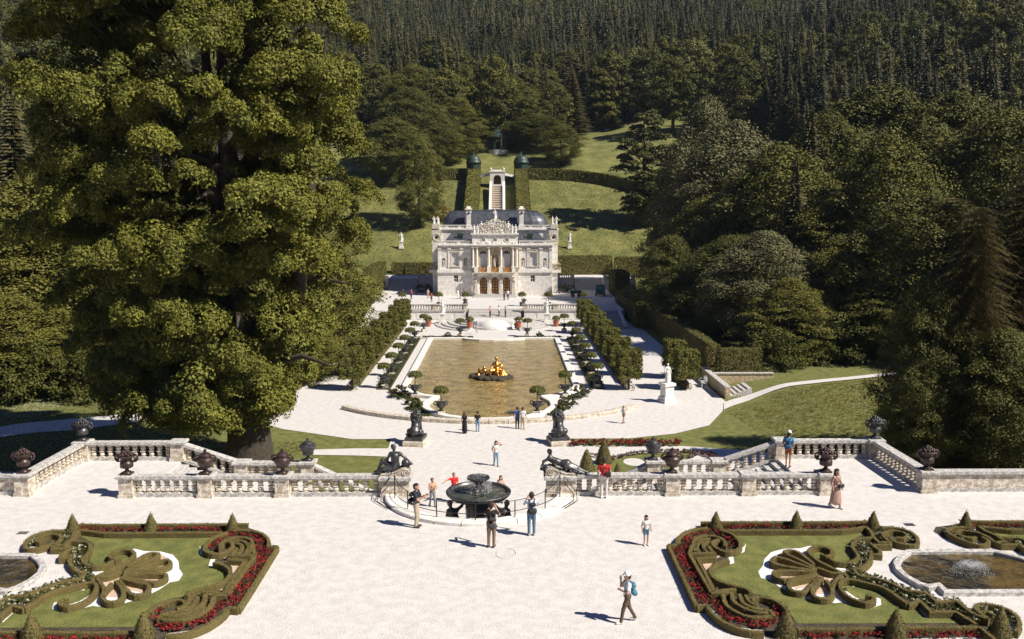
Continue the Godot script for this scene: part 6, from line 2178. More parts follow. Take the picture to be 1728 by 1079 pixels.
	b.box(V(0, 11.3, -14.0), V(22.7, 0.24, 15.5))
	b.box(V(0, 4.3, -14.0), V(22.6, 0.3, 15.4))
	part("main_block", b.done(), M.marble, o)
	for s in [-1.0, 1.0]:
		parapet_part(o, V(s * 4.2, 11.42, -6.6), V(s * 10.2, 11.42, -6.6), 0.65)
		parapet_part(o, V(s * 11.0, 11.42, -6.9), V(s * 11.0, 11.42, -21.0), 0.65)
		b = MB.new()   # corner blocks with trophies and oculus
		b.box(V(s * 10.4, 9.9, -6.3), V(1.7, 2.6, 0.6))
		b.box(V(s * 10.5, 11.8, -6.5), V(1.3, 0.8, 1.2))
		for i in 12:
			b.ball(V(s * 10.4 + cos(TAU * i / 12.0) * 0.62, 9.9 + sin(TAU * i / 12.0) * 0.62, -5.98), V(0.16, 0.16, 0.1), 5, 4)
		var cb := part("corner_block", b.done(), M.carved, o)
		b = MB.new()
		b.ball(V(s * 10.4, 9.9, -6.0), V(0.3, 0.3, 0.05), 10, 5)
		part("oculus", b.done(), M.glass, cb)
		for e in [10.2, 10.9]:
			part("roofline_statue", statue_figure(0 if s < 0 else 1), M.marblewhite, o, V(s * e, 12.2, -6.6)).scale = Vector3.ONE * 0.8
		b = MB.new()   # side bay seen beyond the front wing
		b.box(V(s * 10.55, 4.3, -5.9), V(1.1, 8.4, 1.1))
		b.box(V(s * 10.9, 3.9, -5.6), V(1.6, 0.5, 1.2))
		part("side_bay", b.done(), M.marble, o)
		b = MB.new()
		for i in 16:
			b.ball(V(s * 10.8 + R.randf_range(-0.7, 0.7), R.randf_range(4.2, 5.3), -5.1), V(0.25, 0.2, 0.15), 5, 4)
		part("bay_carving", b.done(), M.ochre, o)
	# domed mansard
	b = MB.new()
	var rings := []
	for i in 9:
		var t := i / 8.0
		var ins := 2.6 * (1.0 - cos(t * PI * 0.5))
		var y := 11.55 + 2.95 * sin(t * PI * 0.5)
		var hx := 9.75 - ins
		var hz := 6.0 - ins * 0.9
		var rg := []
		for k in 32:
			var a := TAU * k / 32.0
			var cx := signf(cos(a)) * pow(absf(cos(a)), 0.35) * hx
			var cz := signf(sin(a)) * pow(absf(sin(a)), 0.35) * hz
			rg.append(V(cx, y, -13.6 - cz))
		rings.append(rg)
	for i in 8:
		for k in 32:
			var j := (k + 1) % 32
			b.q(rings[i][k], rings[i][j], rings[i + 1][j], rings[i + 1][k])
	var cap := V(0, 14.8, -13.6)
	for k in 32:
		b.t(rings[8][k], rings[8][(k + 1) % 32], cap)
	var mr := part("mansard_roof", b.done(), M.slate, o)
	b = MB.new()
	for i in 18:   # standing seams
		var x := lerpf(-8.6, 8.6, i / 17.0)
		var pts := []
		var rd := []
		for k in 7:
			var t := k / 6.0
			pts.append(V(x * (1.0 - 0.12 * t), 11.58 + 2.95 * sin(t * PI * 0.5), -13.6 + (6.0 - 2.34 * (1.0 - cos(t * PI * 0.5))) * (0.985 if absf(x) < 8 else 0.93)))
			rd.append(0.03)
		b.tube(pts, rd, 4)
	b.box(V(0, 14.54, -9.9), V(15.5, 0.12, 0.2))
	part("roof_seam", b.done(), M.slate, mr)
	b = MB.new()
	for s in [-1.0, 1.0]:   # roof ladders
		for i in 2:
			b.tube([V(s * 5.6 + i * 0.4, 11.7, -7.4), V(s * 5.6 + i * 0.4, 14.0, -8.7)], [0.025, 0.025], 4)
		for i in 7:
			var f := i / 6.0
			b.tube([V(s * 5.6, 11.7 + 2.3 * f, -7.4 - 1.3 * f), V(s * 5.6 + 0.4, 11.7 + 2.3 * f, -7.4 - 1.3 * f)], [0.018, 0.018], 4)
	part("roof_ladder", b.done(), M.iron, mr)
	for s in [-1.0, 1.0]:
		b = MB.new()
		b.box(V(s * 4.7, 12.6, -6.9), V(0.75, 3.2, 0.7))
		b.box(V(s * 4.7, 11.6, -6.85), V(1.05, 0.9, 0.9))
		b.box(V(s * 4.7, 14.45, -6.9), V(0.95, 0.6, 0.9))
		b.box(V(s * 4.7, 14.85, -6.9), V(1.25, 0.16, 1.2))
		b.box(V(s * 4.7, 15.15, -6.9), V(0.9, 0.44, 0.85), 0.0, 0.6)
		var ch := part("chimney", b.done(), M.marble, o)
		b = MB.new()
		b.box(V(s * 4.7, 14.2, -6.44), V(0.3, 0.3, 0.02))
		part("chimney_opening", b.done(), M.glass, ch)

func stair_flight(called: String, label: String, x0: float, x1: float, d0: float, d1: float, y0: float, y1: float, n: int) -> Node3D:
	var o := thing(called, label, "stairs")
	for i in n:
		var b := MB.new()
		var dd := (d1 - d0) / n
		var y := y0 + (y1 - y0) * (i + 1) / n
		b.cbox(V((x0 + x1) * 0.5, y - (y - y0 + 0.3) * 0.5, -(d0 + dd * i + (d1 - d0 - dd * i) * 0.5)), V(absf(x1 - x0), y - y0 + 0.3, d1 - d0 - dd * i), 0.02)
		part("step", b.done(), M.cap, o)
	return o

func build_forecourt():
	var b := MB.new()
	b.prism(PackedVector2Array([Vector2(-22, -186), Vector2(22, -186), Vector2(22, -150), Vector2(19.4, -150), Vector2(19.4, -136.3), Vector2(18.3, -136.3), Vector2(18.3, -136.4), Vector2(15.4, -136.4), Vector2(13.5, -136.3), Vector2(4.4, -136.3), Vector2(4.4, -138.6), Vector2(-4.4, -138.6), Vector2(-4.4, -136.3), Vector2(-19.4, -136.3), Vector2(-19.4, -150), Vector2(-22, -150)]), -0.2, FC)
	setting("forecourt", b.done(), M.gravel)
	var bal := make_baluster(0.59, 0.12)
	for s in [-1.0, 1.0]:
		var side := "sunny" if s < 0 else "shaded"
		var w := thing("forecourt_wall", "panelled white retaining wall below the forecourt on the %s side" % side, "wall")
		b = MB.new()
		b.box(V(s * 9.0, 0.75, -136.25), V(9.2, 1.5, 0.12))
		part("wall", b.done(), M.marble, w)
		b = MB.new()
		b.box(V(s * 9.0, 1.56, -136.2), V(9.3, 0.14, 0.36))
		part("coping", b.done(), M.cap, w)
		for i in 5:
			b = MB.new()
			b.box(V(s * (5.2 + 1.9 * i), 0.75, -136.17), V(1.55, 0.95, 0.05))
			part("panel", b.done(), M.marblewhite, w)
		var f := thing("balustrade", "white balustrade on the forecourt edge above the %s retaining wall" % side, "balustrade")
		balustrade(f, [V(s * 4.4, FC, -136.5), V(s * 9.0, FC, -136.5), V(s * 13.4, FC, -136.5)], [true, true], 0.5, 0.95, 0.36, bal)
		stair_flight("outer_staircase", "long shallow stone stairs beside the %s row of clipped limes" % side, s * 15.4, s * 18.2, 127.0, 136.3, 0.0, FC, 11)
		var sw := thing("stair_wall", "sloping white stone string wall of the %s outer stairs" % side, "wall")
		b = MB.new()
		b.beam(V(s * 18.4, 0.3, -127), V(s * 18.4, 1.95, -136.3), 0.4, 0.25)
		b.beam(V(s * 15.2, 0.1, -129), V(s * 15.2, 1.75, -136.3), 0.4, 0.35)
		part("string", b.done(), M.marble, sw)
		# side terrace above
		b = MB.new()
		b.prism(PackedVector2Array([Vector2(s * 11.4, -172.5), Vector2(s * 14.6, -172.5), Vector2(s * 14.6, -174), Vector2(s * 20, -174), Vector2(s * 20, -170), Vector2(s * 26, -170), Vector2(s * 26, -190), Vector2(s * 11.4, -190)]), 1.0, 3.3)
		setting("side_terrace", b.done(), M.gravel)
		stair_flight("side_staircase", "broad stone stairs rising beside the villa on the %s side" % side, s * 14.7, s * 19.9, 168.5, 174.0, FC, 3.3, 11)
		var tb := thing("balustrade", "balustrade on the side terrace between villa and stairs on the %s side" % side, "balustrade")
		balustrade(tb, [V(s * 11.6, 3.3, -172.6), V(s * 14.5, 3.3, -172.6)], [true], 0.44, 0.9, 0.36, bal)
		var tc := thing("balustrade", "balustrade of the side terrace beyond the stairs on the %s side" % side, "balustrade")
		balustrade(tc, [V(s * 20.2, 3.3, -170.2), V(s * 25.6, 3.3, -170.2)], [true], 0.44, 0.9, 0.36, bal)
		pedestal_statue("pale marble figure on a pedestal before the %s forecourt wall" % side, V(s * 7.6, 0, -132.8), 0.0, 1.6, 0.75, 1.15, 0 if s < 0 else 1)
		# terracotta pots
		for e in [[8.8 if s > 0 else 9.4, 129.8, 0.0], [3.4, 126.2, 0.35]]:
			var t := thing("terracotta_pot", "large terracotta pot with spiky green plant by the curved stairs", "potted plant", V(s * e[0], e[2], -e[1]), R.randf(), "terracotta pots by the curved stairs")
			b = MB.new()
			b.lathe([[0.3, 0], [0.42, 0.7], [0.48, 0.72], [0.48, 0.84], [0.4, 0.84], [0.0, 0.78]], 14)
			part("pot", b.done(), M.terracotta, t)
			part("plant", ball_crown(0.62, 0.42, 240, 0.26), M.leaf, t, V(0, 1.15, 0))
		pedestal_urn("bronze_vase", "dark bronze vase with handles on a pier end of the %s forecourt balustrade" % side, V(s * 4.4, FC + 0.97, -136.5))
		pedestal_urn("bronze_vase", "dark bronze vase with handles on the far corner of the %s forecourt balustrade" % side, V(s * 13.4, FC + 0.97, -136.5))
		# forecourt tubs
		for x in [4.4, 8.5, 14.2]:
			var t := thing("tub_tree", "round headed laurel tree in a tub on the forecourt", "potted tree", V(s * x - 0.2, FC, -142.0), 0.0, "laurel trees on the forecourt")
			b = MB.new()
			b.box(V(0, 0.3, 0), V(0.7, 0.6, 0.7), 0.0, 1.1)
			part("tub", b.done(), M.greenpaint, t)
			b = MB.new()
			b.tube([V(0, 0.55, 0), V(0, 1.5, 0)], [0.05, 0.04], 6)
			part("trunk", b.done(), M.bark, t)
			part("crown", ball_crown(0.72, 0.55, 700, 0.14), M.leaf, t, V(0, 1.75, 0))
		for e in [[12.6, 166.0], [11.9, 163.0], [13.5, 164.0]]:
			bush("garden_bush", "grey green shrub beside the %s villa stairs" % side, V(s * e[0], FC, -e[1]), 0.9, 1.6, "shrubs beside the villa stairs %d" % int(s))
		for i in 9:
			bush("garden_bush", "flowering shrub on the side terrace bank by the %s stairs" % side, V(s * (21.0 + i * 0.5), 3.3, -172.6 - (i % 3)), 0.5, 0.7, "flowering shrubs on the side terraces %d" % int(s))
	# clipped hedges round the side terraces
	hedge_wall("clipped_hedge", "long dark clipped hedge beside the shaded outer stairs", V(20.6, 0, -139.0), 1.6, 3.6, 24.0, 0.0, 40.0, 0.2)
	hedge_wall("clipped_hedge", "long bright clipped hedge beside the sunny outer stairs", V(-20.6, 0, -139.0), 1.6, 4.6, 24.0, 0.0, 45.0, 0.2)
	hedge_wall("clipped_hedge", "tall clipped hedge block on the hill beside the villa", V(17.5, 2.6, -184.0), 11.5, 4.8, 1.6, 0.0, 30.0, 0.24)
	hedge_wall("clipped_hedge", "clipped hedge in deep shade next to the tall hedge block", V(27.5, 2.6, -182.5), 8.0, 4.6, 2.0, 0.0, 30.0, 0.24)
	hedge_wall("clipped_hedge", "clipped hedge pillar beside the shaded outer stairs and benches", V(21.6, FC, -160.0), 2.6, 4.4, 9.0, 0.0, 40.0, 0.22)
	hedge_wall("clipped_hedge", "clipped hedge behind the villa terrace on the sunny side", V(-16.5, 3.3, -184.0), 9.0, 2.6, 1.2, 0.0, 35.0, 0.22)
	hedge_wall("clipped_hedge", "tall narrow clipped hedge beside the sunny outer stairs", V(-21.4, FC, -163.0), 1.6, 5.4, 20.0, 0.0, 35.0, 0.22)
	# central stairs: straight flight, landing, two curved flights round a shell cascade
	stair_flight("central_staircase", "straight middle flight of the forecourt stairs", -3.9, 3.9, 134.2, 138.6, 0.75, FC, 6)
	b = MB.new()
	b.prism(PackedVector2Array([Vector2(-4.4, -134.2), Vector2(-4.4, -131.5), Vector2(-2.6, -129.4), Vector2(2.6, -129.4), Vector2(4.4, -131.5), Vector2(4.4, -134.2)]), -0.1, 0.752)
	setting("stair_landing", b.done(), M.gravel)
	for s in [-1.0, 1.0]:
		var cs := thing("curved_staircase", "fan shaped curved flight of the forecourt stairs on the %s side" % ("sunny" if s < 0 else "shaded"), "stairs")
		for i in 5:
			var r0 := 0.6 + 0.95 * i
			b = MB.new()
			var pl := PackedVector2Array()
			for k in 10:
				var a := lerpf(-0.25, 1.45, k / 9.0)
				pl.append(Vector2(s * (2.9 + cos(a) * (r0 + 1.4)), -133.2 + sin(a) * (r0 + 4.0)))
			pl.append(Vector2(s * 2.9, -133.2))
			b.prism(pl, -0.1, 0.72 - 0.145 * i)
			part("step", b.done(), M.cap, cs)
	var ca := thing("shell_cascade", "white half round shell cascade basin between the curved stairs", "fountain", V(0, 0, -128.6))
	b = MB.new()
	var hs := []
	for i in 7:
		var t := PI * 0.5 * i / 6.0
		hs.append([2.3 * cos(t), 1.15 * sin(t)])
	b.lathe(hs, 22, Vector3.ZERO, 1.0, 0.8)
	part("shell", b.done(), M.marblewhite, ca)
	b = MB.new()
	b.lathe([[2.9, 0.0], [2.9, 0.3], [2.6, 0.3], [2.5, 0.1]], 26)
	part("basin_rim", b.done(), M.marble, ca)
	bench("white slatted bench by the shaded outer stairs", V(20.6, FC + 0.002, -146.5), -PI / 2)
	bench("white slatted bench by the sunny outer stairs", V(-19.9, FC + 0.002, -150.0), PI / 2)
	# garden vehicle: small green flatbed utility truck facing the camera
	var ve := thing("utility_truck", "small green garden utility truck with an orange load parked by the stairs", "vehicle", V(18.1, FC, -158.0), -0.12)
	b = MB.new()
	b.box(V(0, 0.62, 0.9), V(1.5, 0.5, 1.0))
	b.box(V(0, 1.0, 0.75), V(1.46, 0.26, 0.8), 0.0, 0.92)
	b.box(V(0, 1.85, 0.2), V(1.4, 0.1, 1.1))
	for e in [-0.66, 0.66]:
		b.box(V(e, 1.45, 0.62), V(0.08, 0.75, 0.08))
		b.box(V(e, 1.45, -0.3), V(0.08, 0.75, 0.08))
	var gp := mat(Color(0.03, 0.11, 0.09), 0.35)
	part("cab", b.done(), gp, ve)
	b = MB.new()
	b.box(V(0, 1.46, 0.64), V(1.24, 0.66, 0.03))
	part("windscreen", b.done(), mat(Color(0.12, 0.3, 0.32), 0.08), ve)
	b = MB.new()
	b.box(V(0, 0.75, -1.3), V(1.6, 0.12, 2.0))
	b.box(V(-0.77, 0.98, -1.3), V(0.06, 0.34, 2.0))
	b.box(V(0.77, 0.98, -1.3), V(0.06, 0.34, 2.0))
	b.box(V(0, 0.98, -2.28), V(1.48, 0.34, 0.05))
	part("flatbed", b.done(), gp, ve)
	for e in [-0.72, 0.72]:
		for zz in [0.95, -1.5]:
			b = MB.new()
			b.lathe([[0.0, -0.11], [0.3, -0.11], [0.36, -0.06], [0.36, 0.06], [0.3, 0.11], [0.0, 0.11]], 16)
			var wh := part("wheel", b.done(), M.iron, ve, V(e, 0.36, zz))
			wh.rotation.z = PI / 2
			b = MB.new()
			b.lathe([[0.0, -0.12], [0.17, -0.12], [0.17, 0.12], [0.0, 0.12]], 12)
			part("rim", b.done(), M.frame, wh)
		b = MB.new()
		b.ball(V(e * 0.75, 0.72, 1.41), V(0.1, 0.1, 0.04), 8, 5)
		part("headlight", b.done(), M.blind, ve)
	b = MB.new()
	for i in 12:
		b.box(V(R.randf_range(-0.55, 0.55), 1.0 + R.randf() * 0.9, -1.3 + R.randf_range(-0.7, 0.6)), V(0.4, 0.22, 0.4), R.randf())
	solo("crate_load", b.done(), mat(Color(0.6, 0.09, 0.03), 0.7), "heap of orange red crates on the green garden truck", "crates").transform = ve.transform
	var tr := thing("garden_trailer", "green hand trailer with red wheels standing before the villa stairs", "trailer", V(13.6, FC, -156.0), 0.2)
	b = MB.new()
	b.box(V(0, 0.85, 0), V(1.9, 0.5, 0.9), 0.0, 1.1)
	part("tray", b.done(), gp, tr)
	for e in [-0.55, 0.55]:
		b = MB.new()
		b.lathe([[0.0, -0.06], [0.32, -0.06], [0.32, 0.06], [0.0, 0.06]], 14)
		part("wheel", b.done(), mat(Color(0.3, 0.03, 0.02), 0.5), tr, V(e, 0.33, 0.5)).rotation.x = PI / 2
	b = MB.new()
	b.box(V(1.15, 0.6, 0), V(0.9, 0.06, 0.06))
	b.box(V(-0.8, 0.3, 0), V(0.06, 0.6, 0.06))
	part("handle", b.done(), M.iron, tr)

func pedestal_urn(called: String, label: String, at: Vector3):
	var o := urn(called, label, 1, M.bronze, 0.85)
	o.position = at

# ---------- hill: cascade, pergolas, kiosk ----------
func build_hill():
	var gy := func(x: float, d: float) -> float: return ground_at(x, -d)
	var ca := thing("water_cascade", "white stepped water staircase climbing the hill between two pergolas", "cascade")
	var n := 30
	for i in n:
		var d := 189.0 + 42.0 * i / n
		var y: float = lerpf(5.2, 22.3, (d + 1.4 - 189.0) / 43.4)
		var b := MB.new()
		b.cbox(V(0, y - 1.0, -(d + 0.7)), V(2.5, 2.0, 1.42), 0.05)
		var cs := part("cascade_step", b.done(), M.ochre, ca)
		b = MB.new()
		b.cbox(V(0, y + 0.06, -d - 0.1), V(2.5, 0.14, 0.42), 0.03)
		part("step_lip", b.done(), M.marblewhite, cs)
	for s in [-1.0, 1.0]:
		for i in 10:
			var d := 189.0 + 4.2 * i
			var b := MB.new()
			b.beam(V(s * 1.6, lerpf(5.2, 22.3, (d - 189.0) / 42.0) - 1.6, -d), V(s * 1.6, lerpf(5.2, 22.3, (d + 4.18 - 189.0) / 42.0) - 1.6, -(d + 4.18)), 0.62, 2.3)
			part("side_wall", b.done(), M.marblewhite, ca)
	var ar := thing("fountain_arch", "white stone arch with dark grotto opening at the head of the cascade", "arch", V(0, 22.1, -232.5))
	var b := MB.new()
	wall_holes(b, -1.85, 1.85, -2.0, 3.2, 0, 2.0, [[-0.95, 0.95, 0.2, 2.5, true]])
	b.box(V(0, 3.32, -1.0), V(4.1, 0.24, 2.3))
	part("arch_wall", b.done(), M.marblewhite, ar)
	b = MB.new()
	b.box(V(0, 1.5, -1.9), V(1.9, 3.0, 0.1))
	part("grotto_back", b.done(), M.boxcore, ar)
	b = MB.new()
	for x in [-1.6, 1.6]:
		b.lathe([[0.2, 3.44], [0.1, 3.6], [0.28, 3.9], [0.24, 4.1], [0.0, 4.4]], 10, V(x, 0, -0.4))
	b.box(V(0, 3.64, -0.4), V(2.6, 0.4, 0.2))
	part("arch_vase", b.done(), M.marble, ar)
	for s in [-1.0, 1.0]:
		b = MB.new()
		b.beam(V(s * 1.9, 2.4, -0.8), V(s * 4.4, 1.9, -1.6), 0.35, 0.6)
		part("wing_wall", b.done(), M.marblewhite, ar)
		# pergola tunnels up the slope: one thing of clipped leafy lengths
		var side := "sunny" if s < 0 else "shaded"
		var pg := thing("leafy_pergola", "ivy covered pergola tunnel climbing the hill on the cascade's %s side" % side, "pergola")
		var len_mesh := leaf_box(3.2, 3.6, 10.2, 5600, 0.36, Color(0.075, 0.085, 0.018), Color(0.18, 0.168, 0.04), 0.25)
		for i in 6:
			var d := 190.0 + 8.0 * (i + 0.5)
			var sl: float = (gy.call(s * 6.0, d + 4.0) - gy.call(s * 6.0, d - 4.0)) / 8.0
			var ln := part("leafy_length", len_mesh, M.leaf, pg, V(s * 6.0, gy.call(s * 6.0, d) - 0.3, -d))
			ln.rotation.x = atan(sl)
			part("hedge_core", core_box(3.2, 3.6, 8.9), M.boxcore, ln)
		var pv := thing("domed_pavilion", "green metal domed pavilion at the top of the %s pergola" % side, "pavilion", V(s * 6.1, gy.call(s * 6.0, 239.0), -239.0))
		b = MB.new()
		b.lathe([[1.75, 0.0], [1.75, 4.3]], 8)
		part("lattice_wall", b.done(), M.greenpaint, pv)
		b = MB.new()
		b.lathe([[2.0, 4.3], [2.05, 4.5], [1.85, 4.9], [1.75, 5.3], [1.4, 5.9], [0.8, 6.3], [0.25, 6.5], [0.12, 6.7], [0.2, 6.9], [0.0, 7.3]], 16)
		part("dome", b.done(), M.greenpaint, pv)
		b = MB.new()
		for i in 8:
			var a := TAU * i / 8.0
			b.box(V(cos(a) * 1.75, 2.15, sin(a) * 1.75), V(0.16, 4.3, 0.16), -a)
		part("post", b.done(), M.greenpaint, pv)
	for s in [-1.0, 1.0]:
		var pts := [[8.0, 240.0], [11.5, 240.0], [15.0, 239.8], [19.0, 239.0], [23.0, 237.5], [27.0, 235.5], [31.0, 232.8], [35.0, 229.0], [39.0, 225.0]] if s > 0 else [[8.0, 240.0], [12.0, 240.0], [16.0, 239.6], [20.0, 239.0], [24.0, 238.0]]
		var hw := thing("hilltop_hedge", "clipped beech hedge crossing the hilltop from the %s pavilion" % ("sunny" if s < 0 else "shaded"), "hedge")
		for i in pts.size() - 1:
			var p0 := V(s * pts[i][0], 0, -pts[i][1])
			var p1 := V(s * pts[i + 1][0], 0, -pts[i + 1][1])
			var mid := (p0 + p1) * 0.5
			var l := p0.distance_to(p1)
			var y0: float = ground_at(p0.x, p0.z)
			var y1: float = ground_at(p1.x, p1.z)
			var o := part("foliage", leaf_box(l + 0.5, 3.0, 2.0, 1100, 0.34, Color(0.06, 0.07, 0.015), Color(0.155, 0.145, 0.035), 0.25), M.leaf, hw, V(mid.x, (y0 + y1) * 0.5 - 0.2, mid.z))
			o.rotation.y = atan2(-(p1.z - p0.z), p1.x - p0.x)
			o.rotation.z = atan2(y1 - y0, l) if s > 0 else 0.0
			part("hedge_core", core_box(l + 0.3, 3.0, 2.0), M.boxcore, o)
	# music pavilion
	var ky: float = gy.call(0, 264.0)
	var ki := thing("music_pavilion", "dark green octagonal music pavilion with bell roof on the hill", "pavilion", V(0, ky, -264))
	b = MB.new()
	b.lathe([[3.0, -1.0], [3.0, 0.5], [0, 0.5]], 8)
	part("base", b.done(), M.marble, ki)
	for i in 8:
		var a := TAU * (i + 0.5) / 8.0
		b = MB.new()
		b.box(V(cos(a) * 2.5, 2.2, sin(a) * 2.5), V(0.4, 3.4, 0.4), -a)
		part("post", b.done(), M.greenpaint, ki)
	b = MB.new()
	for i in 8:
		var a := TAU * i / 8.0
		if i != 2:
			b.box(V(cos(a) * 2.35, 1.2, sin(a) * 2.35), V(0.08, 1.4, 1.5), -a)
		b.box(V(cos(a) * 2.35, 3.6, sin(a) * 2.35), V(0.08, 0.6, 1.7), -a)
	part("lattice_panel", b.done(), M.greenpaint, ki)
	b = MB.new()
	b.lathe([[2.9, 3.9], [2.95, 4.15], [2.5, 4.5], [2.2, 5.0], [1.5, 5.5], [1.3, 5.8], [0.6, 6.2], [0.2, 6.35], [0.15, 6.6], [0.25, 6.8], [0.0, 7.2]], 8)
	part("roof", b.done(), M.greenpaint, ki)
	for s in [-1.0, 1.0]:
		var x := -20.3 if s < 0 else 15.6
		pedestal_statue("white statue on a pedestal on the lawn behind the villa near the %s" % ("single round tree" if s < 0 else "tall hedge block"), V(x, gy.call(x, 196.0), -196.0), 0.0, 1.6, 0.8, 1.1, 0 if s < 0 else 1)
	# boulders on the meadow
	for e in [[968, 355, 206.0, 0.9, "tree stump with roots on the hill lawn"], [1076, 408, 190.0, 0.9, "pale boulder lying on the lower hill lawn"]]:
		var p := Q(e[0], e[1], e[2])
		b = MB.new()
		for i in 6:
			b.ball(V(R.randf_range(-0.7, 0.7), R.randf_range(0.0, 0.35), R.randf_range(-0.4, 0.4)), V(0.6, 0.4, 0.5) * e[3], 7, 5)
		var ro := solo("boulder" if e[2] < 200 else "tree_stump", b.done(), M.cap if e[2] < 200 else M.soil, e[4], "boulder" if e[2] < 200 else "stump")
		ro.position = V(p.x, gy.call(p.x, e[2]), -e[2])

# ---------- people ----------
const DOWN := [Vector3(0.25, 1.17, -0.03), Vector3(0.26, 0.93, 0.06)]
const PHOTO := [Vector3(0.27, 1.24, 0.18), Vector3(0.09, 1.5, 0.32)]
const PHONE := [Vector3(0.22, 1.16, 0.14), Vector3(0.09, 1.3, 0.38)]
const SIDE := [Vector3(0.44, 1.36, 0.05), Vector3(0.68, 1.26, 0.12)]
const HAIR := [Vector3(0.38, 1.5, 0.08), Vector3(0.17, 1.66, 0.06)]
const HOLD := [Vector3(0.24, 1.14, 0.06), Vector3(0.06, 1.18, 0.24)]
const BENT := [Vector3(0.26, 1.18, -0.08), Vector3(0.2, 1.02, 0.16)]

func person(label: String, at: Vector3, turn: float, h: float, o: Dictionary, cell := 0.024, group := ""):
	var t := thing("person", label, "person", at, turn, group)
	var walk: float = o.get("walk", 0.0)
	var legs: String = "trousers" if not o.get("shorts", false) else "body"
	var sl: String = "shirt" if o.get("long_sleeves", false) else "body"
	var fem: float = 0.92 if o.get("woman", false) else 1.0
	var bones := []
	for s in [-1.0, 1.0]:
		var st: float = walk * s
		var hip := V(s * 0.09, 0.92, 0)
		var knee := V(s * 0.1, 0.5 + 0.01 * absf(walk), 0.03 + st * 0.16)
		var ank := V(s * 0.1, 0.09 + (0.04 if st < 0 else 0.0), -0.01 + st * 0.3 - (0.06 if st < 0 else 0.0))
		bones.append([hip, hip.lerp(knee, 0.55), 0.098, 0.082, "trousers"])
		bones.append([hip.lerp(knee, 0.55), knee, 0.082 if legs == "trousers" else 0.068, 0.066 if legs == "trousers" else 0.055, legs])
		bones.append([knee, ank, 0.066 if legs == "trousers" else 0.056, 0.055 if legs == "trousers" else 0.038, legs])
		bones.append([ank + V(0, -0.04, -0.04), ank + V(s * 0.02, -0.05, 0.15), 0.048, 0.04, "shoes"])
		var arm: Array = o.get("arm_l", DOWN) if s < 0 else o.get("arm_r", DOWN)
		var sh := V(s * 0.185 * fem, 1.42, 0)
		var el: Vector3 = arm[0] * V(s, 1, 1)
		var wr: Vector3 = arm[1] * V(s, 1, 1)
		bones.append([sh, sh.lerp(el, 0.6), 0.066 * fem, 0.056 * fem, "shirt"])
		bones.append([sh.lerp(el, 0.6), el, 0.05 * fem, 0.045 * fem, sl])
		bones.append([el, wr, 0.046 * fem, 0.034, sl])
		bones.append([wr, wr + (wr - el).normalized() * 0.07, 0.034, 0.032, "body"])
	bones.append([V(-0.07, 0.96, 0), V(0.07, 0.96, 0), 0.12, 0.12, "trousers"])
	bones.append([V(0, 1.02, 0), V(0, 1.14, 0.0), 0.128, 0.122 * fem, "shirt"])
	bones.append([V(-0.06, 1.2, 0), V(0.06, 1.2, 0), 0.115 * fem, 0.115 * fem, "shirt"])
	bones.append([V(-0.09 * fem, 1.35, 0), V(0.09 * fem, 1.35, 0), 0.115, 0.115, "shirt"])
	if o.get("woman", false):
		bones.append([V(-0.08, 1.28, 0.08), V(0.08, 1.28, 0.08), 0.06, 0.06, "shirt"])
	bones.append([V(0, 1.44, -0.01), V(0, 1.54, 0.01), 0.058, 0.052, "body"])
	bones.append([V(0, 1.6, 0.03), V(0, 1.66, 0.02), 0.082, 0.095, "body"])
	bones.append([V(0, 1.565, 0.06), V(0, 1.6, 0.06), 0.05, 0.06, "body"])
	bones.append([V(0, 1.63, 0.115), V(0, 1.605, 0.13), 0.012, 0.017, "body"])
	for s in [-1.0, 1.0]:
		bones.append([V(s * 0.092, 1.61, 0.01), V(s * 0.096, 1.65, 0.0), 0.014, 0.018, "body"])
	bones.append([V(0, 1.67, -0.02), V(0, 1.7, 0.015), 0.1, 0.092, "hair"])
	bones.append([V(0, 1.6, -0.05), V(0, 1.67, -0.035), 0.075, 0.095, "hair"])
	if o.get("long_hair", false):
		bones.append([V(0, 1.62, -0.06), V(0, 1.38, -0.1), 0.09, 0.07, "hair"])
		for s in [-1.0, 1.0]:
			bones.append([V(s * 0.08, 1.62, -0.01), V(s * 0.09, 1.42, 0.01), 0.04, 0.035, "hair"])
	if o.get("hat", null) != null:
		bones.append([V(0, 1.71, -0.01), V(0, 1.73, 0.02), 0.105, 0.1, "hat"])
		bones.append([V(-0.04, 1.69, 0.12), V(0.04, 1.69, 0.12), 0.03, 0.03, "hat"])
		bones.append([V(-0.05, 1.68, 0.16), V(0.05, 1.68, 0.16), 0.018, 0.018, "hat"])
	if o.get("skirt", 0.0) > 0.0:
		var bot: float = 0.95 - o.skirt
		bones.append([V(0, 0.98, 0), V(0, bot, 0.0), 0.14, 0.2, "coat"])
		bones.append([V(-0.06, 0.95, 0), V(-0.1, bot, -0.04), 0.13, 0.16, "coat"])
		bones.append([V(0.06, 0.95, 0), V(0.1, bot, 0.04), 0.13, 0.16, "coat"])
	var f := flesh(bones, cell, 0.03)
	var cols := {"body": Color(0.46, 0.27, 0.19), "shirt": o.top, "trousers": o.bottom, "shoes": o.get("shoe", Color(0.05, 0.05, 0.05)), "hair": o.get("hair", Color(0.03, 0.02, 0.015)), "hat": o.get("hat", Color.WHITE), "coat": o.get("coat", o.top)}
